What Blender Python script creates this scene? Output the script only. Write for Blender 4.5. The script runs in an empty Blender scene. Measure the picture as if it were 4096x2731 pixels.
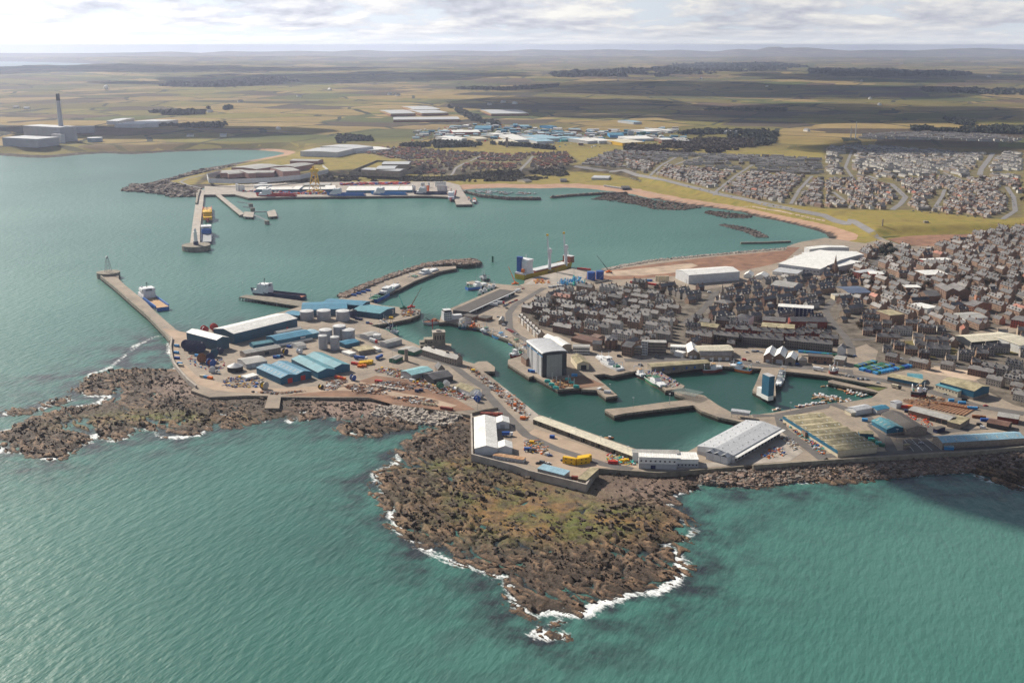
import bpy, bmesh, math, random
import numpy as np
from mathutils import Vector, Matrix
from mathutils.geometry import tessellate_polygon
R = math.radians
random.seed(7)
rng = np.random.RandomState(11)
scene = bpy.context.scene
C = scene.collection
# ---------------------------------------------------------------- camera, sky, sun, exposure
HCAM, FPX, CXP, CYP = 340.0, 4354.0, 2048.0, 1365.5
PITCH = math.atan((CYP - 181.0) / FPX)
cd = bpy.data.cameras.new("camera"); cam = bpy.data.objects.new("camera", cd); C.objects.link(cam)
cam.location = (0, 0, HCAM); cam.rotation_euler = (math.pi/2 - PITCH, 0, 0)
cd.sensor_width = 36.0; cd.lens = 36.0 * FPX / 4096.0; cd.clip_start = 1.0; cd.clip_end = 120000.0
scene.camera = cam
scene.view_settings.view_transform = 'Standard'; scene.view_settings.look = 'None'
scene.view_settings.exposure = 0.5; scene.view_settings.gamma = 1.0
HAZE_D = 3.7e-5
SUN_EL, SUN_AZ = R(35), R(-45)              # azimuth clockwise from +Y
w = bpy.data.worlds.new("World"); scene.world = w; w.use_nodes = True
nt = w.node_tree; nt.nodes.clear()
def N(t, typ, **kw):
 n = t.nodes.new(typ)
 for k, v in kw.items(): setattr(n, k, v)
 return n
def mth(t, op, a, b=None, c=None, clamp=False):
 n = t.nodes.new('ShaderNodeMath'); n.operation = op; n.use_clamp = clamp
 for i, v in enumerate((a, b, c)):
  if v is None: continue
  if isinstance(v, (int, float)): n.inputs[i].default_value = v
  else: t.links.new(v, n.inputs[i])
 return n.outputs[0]
def ramp(t, fac, stops, interp='LINEAR'):
 n = t.nodes.new('ShaderNodeValToRGB'); n.color_ramp.interpolation = interp
 el = n.color_ramp.elements
 while len(el) < len(stops): el.new(0.5)
 for e, (p, c) in zip(el, stops):
  e.position = p; e.color = (*c, 1) if len(c) == 3 else c
 t.links.new(fac, n.inputs[0]); return n.outputs[0]
def mixc(t, f, a, b):
 n = t.nodes.new('ShaderNodeMix'); n.data_type = 'RGBA'
 for i, v in ((0, f), (6, a), (7, b)):
  if isinstance(v, (int, float)): n.inputs[i].default_value = v
  elif isinstance(v, tuple): n.inputs[i].default_value = (*v, 1)
  else: t.links.new(v, n.inputs[i])
 return n.outputs[2]
sky = N(nt, 'ShaderNodeTexSky', sky_type='NISHITA', sun_disc=False)
sky.sun_elevation = SUN_EL; sky.sun_rotation = SUN_AZ % (2*math.pi); sky.altitude = 300
sky.air_density = 1.0; sky.dust_density = 1.2; sky.ozone_density = 1.0
bg = N(nt, 'ShaderNodeBackground'); bg.inputs[1].default_value = 0.05
nt.links.new(sky.outputs[0], bg.inputs[0])
# broken cloud deck seen at a low angle (direction projected on a plane overhead)
tc = N(nt, 'ShaderNodeTexCoord'); sx = N(nt, 'ShaderNodeSeparateXYZ'); nt.links.new(tc.outputs['Generated'], sx.inputs[0])
az = mth(nt, 'ARCTAN2', sx.outputs[0], sx.outputs[1]); ev = mth(nt, 'MAXIMUM', sx.outputs[2], 0.0)
lv = mth(nt, 'LOGARITHM', mth(nt, 'ADD', ev, 0.009), math.e)
def skyn(du, dv, sc, det):
 cx = N(nt, 'ShaderNodeCombineXYZ'); nt.links.new(mth(nt, 'MULTIPLY_ADD', az, 19.0, du), cx.inputs[0]); nt.links.new(mth(nt, 'MULTIPLY_ADD', lv, 2.5, dv), cx.inputs[1])
 n = N(nt, 'ShaderNodeTexNoise'); n.inputs['Scale'].default_value = sc; n.inputs['Detail'].default_value = det; n.inputs['Roughness'].default_value = 0.58
 nt.links.new(cx.outputs[0], n.inputs['Vector']); return n.outputs[0]
n1, n2, n3 = skyn(3.0, 1.0, 0.85, 8), skyn(2.9, 1.32, 0.85, 8), skyn(9.0, 4.0, 0.30, 3)
mask = ramp(nt, mth(nt, 'ADD', n1, mth(nt, 'MULTIPLY', n3, 0.35)), [(0.56, (0, 0, 0)), (0.66, (1, 1, 1))])
fall = N(nt, 'ShaderNodeMapRange'); fall.inputs[1].default_value = 0.12; fall.inputs[2].default_value = 0.4; fall.inputs[3].default_value = 1.0; fall.inputs[4].default_value = 0.12; nt.links.new(ev, fall.inputs[0])
mask = mth(nt, 'MULTIPLY', mask, fall.outputs[0])
shade = mth(nt, 'MULTIPLY_ADD', mth(nt, 'SUBTRACT', n1, n2), 2.0, mth(nt, 'MULTIPLY_ADD', n3, -1.7, 1.40), clamp=True)
ccol = ramp(nt, shade, [(0.15, (0.52, 0.545, 0.63)), (0.42, (0.67, 0.69, 0.765)), (0.68, (0.85, 0.85, 0.87)), (0.9, (1.0, 0.985, 0.95))])
hzc = N(nt, 'ShaderNodeMapRange'); hzc.inputs[1].default_value = 0.0; hzc.inputs[2].default_value = 0.018; hzc.inputs[3].default_value = 0.75; hzc.inputs[4].default_value = 0.0; nt.links.new(ev, hzc.inputs[0])
ccol = mixc(nt, hzc.outputs[0], ccol, (0.87, 0.90, 0.96)); low = N(nt, 'ShaderNodeMapRange'); low.inputs[1].default_value = 0.10; low.inputs[2].default_value = 0.3; low.inputs[3].default_value = 1.0; low.inputs[4].default_value = 0.0; nt.links.new(ev, low.inputs[0])
ccol = mixc(nt, mth(nt, 'MAXIMUM', mask, hzc.outputs[0]), (0.75, 0.81, 0.89), ccol); mask = mth(nt, 'MAXIMUM', mth(nt, 'MAXIMUM', mask, hzc.outputs[0]), low.outputs[0])
bgc = N(nt, 'ShaderNodeBackground'); glow = mth(nt, 'MULTIPLY_ADD', mth(nt, 'MULTIPLY_ADD', mth(nt, 'ABSOLUTE', mth(nt, 'ADD', az, 0.75)), -1.1, 1.0, clamp=True), 0.6, 0.62)
nt.links.new(glow, bgc.inputs[1]); nt.links.new(ccol, bgc.inputs[0])
mx = N(nt, 'ShaderNodeMixShader'); nt.links.new(mask, mx.inputs[0]); nt.links.new(bg.outputs[0], mx.inputs[1]); nt.links.new(bgc.outputs[0], mx.inputs[2])
wo = N(nt, 'ShaderNodeOutputWorld'); nt.links.new(mx.outputs[0], wo.inputs[0])
sd_ = bpy.data.lights.new("sun", 'SUN'); sd_.energy = 5.0; sd_.angle = R(0.53); sd_.color = (1.0, 0.92, 0.79)
sun = bpy.data.objects.new("sun", sd_); C.objects.link(sun)
sdir = Vector((math.sin(SUN_AZ)*math.cos(SUN_EL), math.cos(SUN_AZ)*math.cos(SUN_EL), math.sin(SUN_EL)))
sun.rotation_euler = sdir.to_track_quat('Z', 'Y').to_euler(); sun.location = (0, 0, 900)
scene.cycles.max_bounces = 5; scene.cycles.diffuse_bounces = 2; scene.cycles.glossy_bounces = 3; scene.cycles.transparent_max_bounces = 6
scene.cycles.volume_bounces = 0; scene.cycles.volume_max_steps = 64
scene.cycles.use_denoising = True
# ---------------------------------------------------------------- pixel -> world helpers (surveying the photograph)
cp, sp = math.cos(PITCH), math.sin(PITCH)
def P(px, py, z=0.0):
 x = (px - CXP) / FPX; y = (CYP - py) / FPX
 d = (x, cp + y*sp, -sp + y*cp)
 t = (z - HCAM) / d[2]
 return Vector((t*d[0], t*d[1], z))
class crop:
 def __init__(s, x0, y0, wd): s.x0, s.y0, s.k = x0, y0, wd/2352.0
 def px(s, a, b): return (s.x0 + a*s.k, s.y0 + b*s.k)
 def __call__(s, a, b, z=5.0): return P(*s.px(a, b), z)
def zat(c, a, b, g):
 """height at which the sight line through a picture point passes over ground point g"""
 px, py = c.px(a, b); y = (CYP - py)/FPX
 return HCAM + (-sp + y*cp) * (g[1]/(cp + y*sp))
def mpx(c, p):
 """metres per picture unit of crop c at world point p"""
 return c.k * math.sqrt(p[0]**2 + p[1]**2 + (HCAM-p[2])**2) / FPX
c1, c2, c3 = crop(0,0,1400), crop(1350,0,1400), crop(2696,0,1400)
c4, c5, c6 = crop(0,600,1000), crop(700,600,1000), crop(1600,600,1000)
c7, c8 = crop(2500,500,800), crop(3296,500,800)
c9, c10, c11, c12, c13 = crop(300,1000,800), crop(900,900,800), crop(1700,900,800), crop(2500,900,800), crop(3296,900,800)
c14, c15, c16, c17, c18 = crop(600,1200,800), crop(1300,1250,800), crop(1950,1200,800), crop(2600,1250,800), crop(3296,1250,800)
c19, c20, c21 = crop(1800,1550,800), crop(2500,1550,800), crop(3296,1550,800)
c22, c23, c24 = crop(0,1300,1200), crop(1400,1700,1500), crop(1000,1400,1000)
D = crop(0,0,4096)
def L(c, pts, z=5.0): return [c(a, b, z) for a, b in pts]
def XY(ps): return [(p[0], p[1]) for p in ps]
# ---------------------------------------------------------------- numpy noise and polygon distance
def _h(ix, iy, s):
 n = (ix*374761393 + iy*668265263 + s*1442695041) & 0x7fffffff
 n = (n ^ (n >> 13)) * 1274126177 & 0x7fffffff
 return ((n ^ (n >> 16)) & 0xffff) / 65535.0
def vnoise(x, y, s=0):
 x = np.asarray(x, float); y = np.asarray(y, float)
 ix = np.floor(x).astype(np.int64); iy = np.floor(y).astype(np.int64)
 fx = x-ix; fy = y-iy; fx = fx*fx*(3-2*fx); fy = fy*fy*(3-2*fy)
 a = _h(ix,iy,s); b = _h(ix+1,iy,s); c = _h(ix,iy+1,s); d = _h(ix+1,iy+1,s)
 return (a*(1-fx)+b*fx)*(1-fy) + (c*(1-fx)+d*fx)*fy
def fbm(x, y, o=5, s=0, g=0.5):
 t = 0; a = 1; n = 0
 for i in range(o):
  t = t + a*vnoise(x*2**i, y*2**i, s+i*17); n += a; a *= g
 return t/n
def sdist(x, y, poly):
 """signed distance to a closed polygon, positive inside"""
 x = np.asarray(x, float); y = np.asarray(y, float)
 d2 = np.full(x.shape, 1e18); ins = np.zeros(x.shape, bool)
 n = len(poly)
 for i in range(n):
  ax, ay = poly[i]; bx, by = poly[(i+1) % n]
  ex, ey = bx-ax, by-ay; l2 = ex*ex+ey*ey + 1e-9
  t = np.clip(((x-ax)*ex + (y-ay)*ey)/l2, 0, 1)
  d2 = np.minimum(d2, (x-ax-t*ex)**2 + (y-ay-t*ey)**2)
  if ay != by:
   c = ((ay > y) != (by > y)) & (x < (bx-ax)*(y-ay)/(by-ay) + ax)
   ins ^= c
 d = np.sqrt(d2)
 return np.where(ins, d, -d)
def sstep(a, b, v):
 t = np.clip((v-a)/(b-a), 0, 1); return t*t*(3-2*t)
def inpoly(x, y, poly):
 r = False; n = len(poly)
 for i in range(n):
  ax, ay = poly[i]; bx, by = poly[(i+1) % n]
  if (ay > y) != (by > y) and x < (bx-ax)*(y-ay)/(by-ay)+ax: r = not r
 return r
# ---------------------------------------------------------------- materials
MATS = {}
def mat(name, col, rough=0.8, var=0.25, scale=0.15, bump=0.0, metal=0.0, col2=None, spec=0.3, detail=4, stripe=0.0):
 if name in MATS: return MATS[name]
 m = bpy.data.materials.new(name); m.use_nodes = True; t = m.node_tree
 b = t.nodes['Principled BSDF']
 b.inputs['Roughness'].default_value = rough; b.inputs['Metallic'].default_value = metal
 b.inputs['Specular IOR Level'].default_value = spec
 geo = N(t, 'ShaderNodeNewGeometry')
 nz = N(t, 'ShaderNodeTexNoise'); nz.inputs['Scale'].default_value = scale; nz.inputs['Detail'].default_value = detail; nz.inputs['Roughness'].default_value = 0.62
 t.links.new(geo.outputs['Position'], nz.inputs['Vector'])
 lo = tuple(max(0, c*(1-var)) for c in col); hi = tuple(min(1, c*(1+var)) for c in (col2 or col))
 cr = ramp(t, nz.outputs[0], [(0.32, lo), (0.68, hi)])
 oi = N(t, 'ShaderNodeObjectInfo')
 hs = N(t, 'ShaderNodeHueSaturation'); t.links.new(cr, hs.inputs['Color'])
 t.links.new(mth(t, 'MULTIPLY_ADD', oi.outputs['Random'], var*0.7, 1-var*0.35), hs.inputs['Value'])
 t.links.new(hs.outputs[0], b.inputs['Base Color'])
 if bump:
  bm_ = N(t, 'ShaderNodeBump'); bm_.inputs['Strength'].default_value = bump; bm_.inputs['Distance'].default_value = 0.3
  t.links.new(nz.outputs[0], bm_.inputs['Height']); t.links.new(bm_.outputs[0], b.inputs['Normal'])
 MATS[name] = m; return m
def wallmat(name, col, var=0.2, win=(0.03, 0.035, 0.045), pitch=2.7, st=2.9, frame=None):
 """masonry with sash windows laid out in the wall's own UV metres"""
 if name in MATS: return MATS[name]
 m = mat(name, col, 0.9, var, 0.35); t = m.node_tree; b = t.nodes['Principled BSDF']
 uv = N(t, 'ShaderNodeUVMap'); s = N(t, 'ShaderNodeSeparateXYZ'); t.links.new(uv.outputs[0], s.inputs[0])
 fu = mth(t, 'FRACT', mth(t, 'DIVIDE', s.outputs[0], pitch)); fv = mth(t, 'FRACT', mth(t, 'DIVIDE', s.outputs[1], st))
 def band(f, c, hw): return mth(t, 'LESS_THAN', mth(t, 'ABSOLUTE', mth(t, 'SUBTRACT', f, c)), hw)
 inside = mth(t, 'MULTIPLY', band(fu, 0.5, 0.21), band(fv, 0.56, 0.25))
 on = mth(t, 'MULTIPLY', inside, mth(t, 'GREATER_THAN', s.outputs[0], 0.01))
 src = b.inputs['Base Color'].links[0].from_socket
 if frame:
  ring = mth(t, 'MULTIPLY', mth(t, 'MULTIPLY', band(fu, 0.5, 0.27), band(fv, 0.56, 0.31)), mth(t, 'GREATER_THAN', s.outputs[0], 0.01))
  src = mixc(t, ring, src, frame)
 t.links.new(mixc(t, on, src, win), b.inputs['Base Color'])
 t.links.new(mth(t, 'MULTIPLY_ADD', on, -0.7, 0.9), b.inputs['Roughness'])
 return m
def roofmat(name, col, var=0.25, line=0.55, col2=None, rough=0.55, metal=0.0):
 """sheet or slate roofing: courses/ribs from UV, weathering from noise"""
 if name in MATS: return MATS[name]
 m = mat(name, col, rough, var, 0.12, col2=col2, detail=6, metal=metal); t = m.node_tree; b = t.nodes['Principled BSDF']
 uv = N(t, 'ShaderNodeUVMap'); s = N(t, 'ShaderNodeSeparateXYZ'); t.links.new(uv.outputs[0], s.inputs[0])
 f = mth(t, 'FRACT', mth(t, 'MULTIPLY', s.outputs[0], line))
 g = mth(t, 'LESS_THAN', f, 0.12)
 src = b.inputs['Base Color'].links[0].from_socket
 nz = N(t, 'ShaderNodeTexNoise'); nz.inputs['Scale'].default_value = 0.6; nz.inputs['Detail'].default_value = 3
 geo = N(t, 'ShaderNodeNewGeometry'); t.links.new(geo.outputs['Position'], nz.inputs['Vector'])
 st = ramp(t, nz.outputs[0], [(0.35, (0.74, 0.74, 0.74)), (0.65, (1.1, 1.1, 1.1))])
 mm = N(t, 'ShaderNodeMix', data_type='RGBA', blend_type='MULTIPLY'); mm.inputs[0].default_value = 0.8
 t.links.new(src, mm.inputs[6]); t.links.new(st, mm.inputs[7])
 d = N(t, 'ShaderNodeHueSaturation'); d.inputs['Value'].default_value = 0.78; t.links.new(mm.outputs[2], d.inputs['Color'])
 t.links.new(mixc(t, g, mm.outputs[2], d.outputs[0]), b.inputs['Base Color'])
 return m
# ---------------------------------------------------------------- mesh builder
class MB:
 def __init__(s): s.v = []; s.f = []; s.m = []; s.uv = []
 def face(s, pts, mi=0, uv=None):
  i = len(s.v); s.v += [tuple(p) for p in pts]; s.f.append(tuple(range(i, i+len(pts)))); s.m.append(mi)
  s.uv.append(uv or [(0.0, 0.0)]*len(pts))
 def box(s, x0, x1, y0, y1, z0, z1, mi=0, mtop=None, wins=False, bottom=False):
  a = [(x0,y0),(x1,y0),(x1,y1),(x0,y1)]
  s.prism(a, z0, z1, mi, mtop, wins, bottom)
 def prism(s, poly, z0, z1, mi=0, mtop=None, wins=False, bottom=False):
  n = len(poly)
  for i in range(n):
   a = poly[i]; b = poly[(i+1) % n]; l = math.hypot(b[0]-a[0], b[1]-a[1])
   k = 0.02 if wins else 0
   s.face([(*a,z0),(*b,z0),(*b,z1),(*a,z1)], mi, [(k,0),(l*bool(wins)+k*0,0),(l*bool(wins),z1-z0),(k,z1-z0)] if wins else None)
  s.face([(*p, z1) for p in poly], mi if mtop is None else mtop, [(p[0],p[1]) for p in poly])
  if bottom: s.face([(*p, z0) for p in reversed(poly)], mi)
 def cyl(s, cx, cy, z0, z1, r, n=12, mi=0, r2=None, mtop=None, cone=0.0):
  r2 = r if r2 is None else r2
  A = [(cx+r*math.cos(2*math.pi*i/n), cy+r*math.sin(2*math.pi*i/n), z0) for i in range(n)]
  B = [(cx+r2*math.cos(2*math.pi*i/n), cy+r2*math.sin(2*math.pi*i/n), z1) for i in range(n)]
  for i in range(n): j = (i+1) % n; s.face([A[i],A[j],B[j],B[i]], mi)
  if cone:
   for i in range(n): s.face([B[i],B[(i+1)%n],(cx,cy,z1+cone)], mi if mtop is None else mtop)
  elif r2 > 0: s.face(B, mi if mtop is None else mtop)
 def bar(s, p, q, r=0.1, mi=0, n=4, r2=None):
  p = Vector(p); q = Vector(q); d = (q-p)
  if d.length < 1e-6: return
  d.normalize(); a = Vector((0,0,1)) if abs(d.z) < 0.9 else Vector((1,0,0))
  u = d.cross(a).normalized(); v = d.cross(u); r2 = r if r2 is None else r2
  A = [p + (u*math.cos(2*math.pi*(i+.5)/n) + v*math.sin(2*math.pi*(i+.5)/n))*r for i in range(n)]
  B = [q + (u*math.cos(2*math.pi*(i+.5)/n) + v*math.sin(2*math.pi*(i+.5)/n))*r2 for i in range(n)]
  for i in range(n): j = (i+1) % n; s.face([A[j],A[i],B[i],B[j]], mi)
  s.face(A, mi); s.face(list(reversed(B)), mi)
 def ball(s, c, r, mi=0, n=8, m=5, sz=1.0):
  g = [[(c[0]+r*math.sin(math.pi*j/m)*math.cos(2*math.pi*i/n), c[1]+r*math.sin(math.pi*j/m)*math.sin(2*math.pi*i/n), c[2]+sz*r*math.cos(math.pi*j/m)) for i in range(n)] for j in range(m+1)]
  for j in range(m):
   for i in range(n):
    k = (i+1) % n; q = [g[j][i], g[j+1][i], g[j+1][k], g[j][k]]
    if j == 0: q = [g[0][0], g[1][i], g[1][k]]
    if j == m-1: q = [g[j][i], g[m][0], g[j][k]]
    s.face(q, mi)
 def add(s, o, M=None):
  for f, mi, uv in zip(o.f, o.m, o.uv):
   pts = [o.v[i] for i in f]
   if M is not None: pts = [tuple(M @ Vector(p)) for p in pts]
   s.face(pts, mi, uv)
 def mesh(s, name, mats):
  me = bpy.data.meshes.new(name); me.from_pydata(s.v, [], s.f)
  for m in (mats if isinstance(mats, (list, tuple)) else [mats]): me.materials.append(m)
  me.polygons.foreach_set('material_index', s.m)
  ul = me.uv_layers.new(name="UVMap")
  flat = [c for u in s.uv for q in u for c in q]
  ul.data.foreach_set('uv', flat); me.update(); return me
 def build(s, name, mats, parent=None, loc=(0,0,0)):
  o = bpy.data.objects.new(name, s.mesh(name, mats)); C.objects.link(o)
  if parent is not None: o.parent = parent
  o.location = loc; return o
def tag(o, label, cat, group=None, kind=None):
 if label: o['label'] = label
 if cat: o['category'] = cat
 if group: o['group'] = group
 if kind: o['kind'] = kind
 return o
def thing(name, label, cat, loc=(0,0,0), rz=0.0, group=None):
 o = bpy.data.objects.new(name, None); C.objects.link(o); o.empty_display_size = 2
 o.location = loc; o.rotation_euler = (0, 0, rz); return tag(o, label, cat, group)
def part(name, me, parent, loc=(0,0,0), rz=0.0, label=None):
 o = bpy.data.objects.new(name, me); C.objects.link(o); o.parent = parent; o.location = loc
 if rz: o.rotation_euler = (0, 0, rz)
 if label: o['label'] = label
 return o
def copy_tree(o, parent=None):
 c = o.copy(); C.objects.link(c)
 if parent is not None: c.parent = parent
 for ch in list(o.children): copy_tree(ch, c)
 return c
def poly_mesh(name, pts, z0, z1, mtop, mside, kind='structure', label=None, cat=None, chunk=None):
 """a flat-topped block with vertical sides from a (concave) outline"""
 bm = bmesh.new()
 ps = XY(pts)
 if sum(ps[i][0]*ps[(i+1)%len(ps)][1]-ps[(i+1)%len(ps)][0]*ps[i][1] for i in range(len(ps))) < 0: ps = ps[::-1]
 top = [bm.verts.new((x, y, z1)) for x, y in ps]
 for tri in tessellate_polygon([[Vector((x, y, 0)) for x, y in ps]]):
  a, b, c = (ps[k] for k in tri)
  ar = (b[0]-a[0])*(c[1]-a[1]) - (b[1]-a[1])*(c[0]-a[0])
  if abs(ar) < 1e-6: continue
  t3 = tri if ar > 0 else (tri[0], tri[2], tri[1])
  f = bm.faces.new([top[k] for k in t3]); f.material_index = 0
 if z0 < z1 - 0.2:
  bot = [bm.verts.new((x, y, z0)) for x, y in ps]
  for i in range(len(ps)):
   j = (i+1) % len(ps); q = bm.faces.new((top[j], top[i], bot[i], bot[j])); q.material_index = 1
 me = bpy.data.meshes.new(name); bm.to_mesh(me); bm.free()
 me.materials.append(mtop); me.materials.append(mside)
 o = bpy.data.objects.new(name, me); C.objects.link(o)
 return tag(o, label, cat, None, kind)
def grid_obj(name, X, Y, Z, keep, mats, attrs=None, smooth=False):
 """height field on an (r,c) grid; keep = mask of vertices, quads with any kept vertex stay"""
 r, c = X.shape; idx = np.arange(r*c).reshape(r, c)
 q = np.stack([idx[:-1,:-1], idx[:-1,1:], idx[1:,1:], idx[1:,:-1]], -1).reshape(-1, 4)
 k = keep.reshape(-1); q = q[k[q].any(1)]
 used = np.unique(q); remap = -np.ones(r*c, int); remap[used] = np.arange(len(used)); q = remap[q]
 co = np.stack([X.reshape(-1)[used], Y.reshape(-1)[used], Z.reshape(-1)[used]], -1)
 me = bpy.data.meshes.new(name); me.vertices.add(len(co)); me.vertices.foreach_set('co', co.astype(np.float32).ravel())
 me.loops.add(q.size); me.loops.foreach_set('vertex_index', q.ravel().astype(np.int32))
 me.polygons.add(len(q)); me.polygons.foreach_set('loop_start', np.arange(0, q.size, 4, dtype=np.int32)); me.polygons.foreach_set('loop_total', np.full(len(q), 4, np.int32))
 me.update(calc_edges=True); me.validate()
 if smooth: me.polygons.foreach_set('use_smooth', np.ones(len(me.polygons), bool))
 for an, av in (attrs or {}).items():
  a = me.attributes.new(an, 'FLOAT', 'POINT'); a.data.foreach_set('value', av.reshape(-1)[used].astype(np.float32))
 for m in mats: me.materials.append(m)
 o = bpy.data.objects.new(name, me); C.objects.link(o); return o
# ================================================================ LAND, SEA, FORESHORE
# ---- the harbour ground: one outline round the sea walls, piers and basins
GH = []
GH += [c21(3300,640), c21(2352,705)]                                                        # along the sea wall, right to left
GH += L(c21, [(1820,745),(0,858)]) + L(c20, [(1515,912),(1390,915),(400,990),(0,968)])
GH += L(c19, [(1715,950),(1600,1150),(935,980),(770,915),(262,790),(252,330)])
GH += L(c24, [(2040,606),(1900,585),(1690,550),(1345,518),(1300,475),(1100,445),(870,445),(290,440),(275,545),(137,545),(170,430)])
GH += L(c14, [(1130,1120),(700,1140),(480,1060),(540,1000),(420,900),(330,800),(265,690),(235,580),(230,470),(240,450)])
GH += L(c9, [(1095,1030),(1005,935),(860,790),(660,620),(470,450),(300,320),(300,262),(345,240),(420,236),(480,260),(515,300),(515,340),(580,405),(830,605),(930,710),(1090,850),(1190,935),(1250,965),(1310,968),(1600,925),(1780,890),(2080,815),(2240,775)])
GH += L(c10, [(480,1065),(690,1015),(890,955),(1080,918),(1330,868),(1400,835),(1690,740),(1950,620),(2080,565),(2300,500)])
GH += L(c11, [(220,490),(362,482),(366,508),(165,545)]) + L(c10, [(2240,655),(2070,740),(1690,900),(1850,945),(2050,965),(2300,990),(2290,1050),(2170,1100),(1900,1155)])
GH += L(c15, [(530,150),(720,205),(880,295),(1020,348),(1190,425),(1400,360),(1485,365),(1485,440),(1560,520),(1620,560),(1755,600),(1790,575),(1905,570),(2000,640),(1995,690),(1860,690),(1940,745)])
GH += L(c19, [(640,0),(1040,318),(1085,328),(2230,735)]) + L(c20, [(160,738),(740,750),(1300,440),(1380,405),(1100,345),(900,272),(825,215),(800,205),(0,300)])
GH += L(c19, [(1930,328),(1820,262),(1830,250)]) + L(c20, [(0,232),(520,162),(755,140),(583,70),(583,45),(660,38),(930,90),(1100,208),(1250,288),(1500,322),(1740,292),(2000,243)])
GH += L(c18, [(0,1075),(180,1060),(330,1042),(560,1000),(640,940),(50,820),(50,798),(100,790),(640,915),(760,880),(500,830),(0,738)])
GH += L(c17, [(1522,682),(1470,800),(1482,975),(1378,1005),(1205,915),(1250,815),(1312,657),(850,628),(720,618),(180,700),(70,668),(410,862),(380,890),(180,915)])
GH += L(c16, [(2085,1045),(1850,880),(1745,830),(1460,888),(1370,865),(1240,880),(1380,990),(1530,1120),(1392,1140),(1282,1055),(1110,1050),(1100,1030),(830,1050),(660,955),(540,888),(488,905),(238,745),(240,700),(380,660),(455,605),(250,468),(70,402)])
GH += L(c15, [(1960,245),(1840,190),(1450,103),(1340,115)]) + L(c11, [(185,1075),(200,1035),(310,975),(840,748),(880,738),(720,718),(500,688),(492,672),(560,656),(830,690),(1080,712),(1165,690),(1172,652),(1290,612),(1745,508),(1790,520),(1900,540),(2090,535),(2352,480)])
GH += L(c12, [(300,430),(1000,362),(1890,285),(1905,250),(2060,200),(2352,150)])
GH += L(c13, [(480,215),(690,165),(900,250),(1400,240),(2000,60),(2900,-60)])
# ---- the mainland coast beyond (natural shore)
LAND = [c21(3400,600,0), c21(3400,300,0)] + [c18(2000,600), c18(900,500), c17(800,400), c16(1500,400), c11(1900,800), c11(2200,650), c12(300,520), c12(1700,400), c12(1930,260)]
LAND = [P(5200,1700,0), P(3900,1500,0), P(3300,1420,0), P(2900,1330,0), P(2350,1250,0), P(2330,1150,0), P(2500,1090,0), P(2800,1040,0), P(3120,1000,0)]
LAND += [D(a,b,0) for a,b in [(1845,560),(1870,552),(1905,547),(1900,538),(1858,524),(1800,510),(1738,497),(1700,487),(1640,478),(1560,468),(1500,456),(1430,442),(1370,435),(1300,431),(1240,433),(1160,431),(1090,433),(1060,436),(1040,445),(900,446),(700,448),(600,446),(520,436),(470,432),(440,438),(425,452),(395,442),(360,446),(330,436),(290,434),(310,425),(360,415),(400,405),(450,392),(480,385),(530,376),(600,364),(640,357),(655,351),(630,347),(590,345),(520,344),(470,346),(380,349),(310,354),(240,352),(190,355),(100,363),(40,360),(0,357),(-120,355),(-300,352),(-700,345)]]
LAND += [D(a,b,0) for a,b in [(-900,190),(-60,186),(0,185),(100,184),(122,181.5),(60,178),(0,177),(-300,176),(-300,166),(0,163),(50,160.5),(140,158),(200,155),(250,152),(296,147),(180,140),(60,136),(-300,131)]]
LAND += [(-60000, 40000), (-60000, 90000), (60000, 90000), (60000, 3000), (2500, 900)]
LANDXY = [(p[0], p[1]) for p in LAND]
# plateau above the bluff: prison, old prison, housing
PLAT = [D(a,b,16) for a,b in [(452,412),(470,404),(520,404),(600,410),(700,402),(800,394),(900,390),(1000,384),(1040,392),(1090,397),(1180,396),(1250,388),(1300,383),(1400,388),(1450,398),(1500,415),(1600,440),(1700,462),(1800,482),(1900,500),(2000,530)]] 
PLAT += [(3000,2300),(60000,3000),(60000,90000),(-60000,90000),(-60000,5000),(-4000,5000),(-1700,3950)] + [D(a,b,10) for a,b in [(-100,345),(0,346),(190,344),(310,344),(470,337),(640,337),(690,345),(650,360),(560,378),(480,392)]]
PLATXY = [(p[0], p[1]) for p in PLAT]
HILL = [(-1.2,118),(0,122),(120,122),(300,120),(390,118),(460,121),(520,117),(600,118.5),(680,116),(760,118),(830,114.5),(900,117.5),(980,117),(1050,115.5),(1150,117.5),(1220,113),(1300,115.5),(1400,113),(1500,116),(1560,114),(1640,118),(1700,112),(1740,114.5),(1760,108.5),(1790,107),(1800,110),(1850,109),(1890,112),(1950,116),(2010,114),(2100,115.5),(2180,112),(2250,110),(2300,112),(2352,114),(2700,115)]
HX = np.array([h[0] for h in HILL]); HY = np.array([h[1] for h in HILL])
def curve(r): return np.maximum(0, r*r - 1700.0**2)/(2*7.4e6)      # the earth falls away with distance
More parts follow.
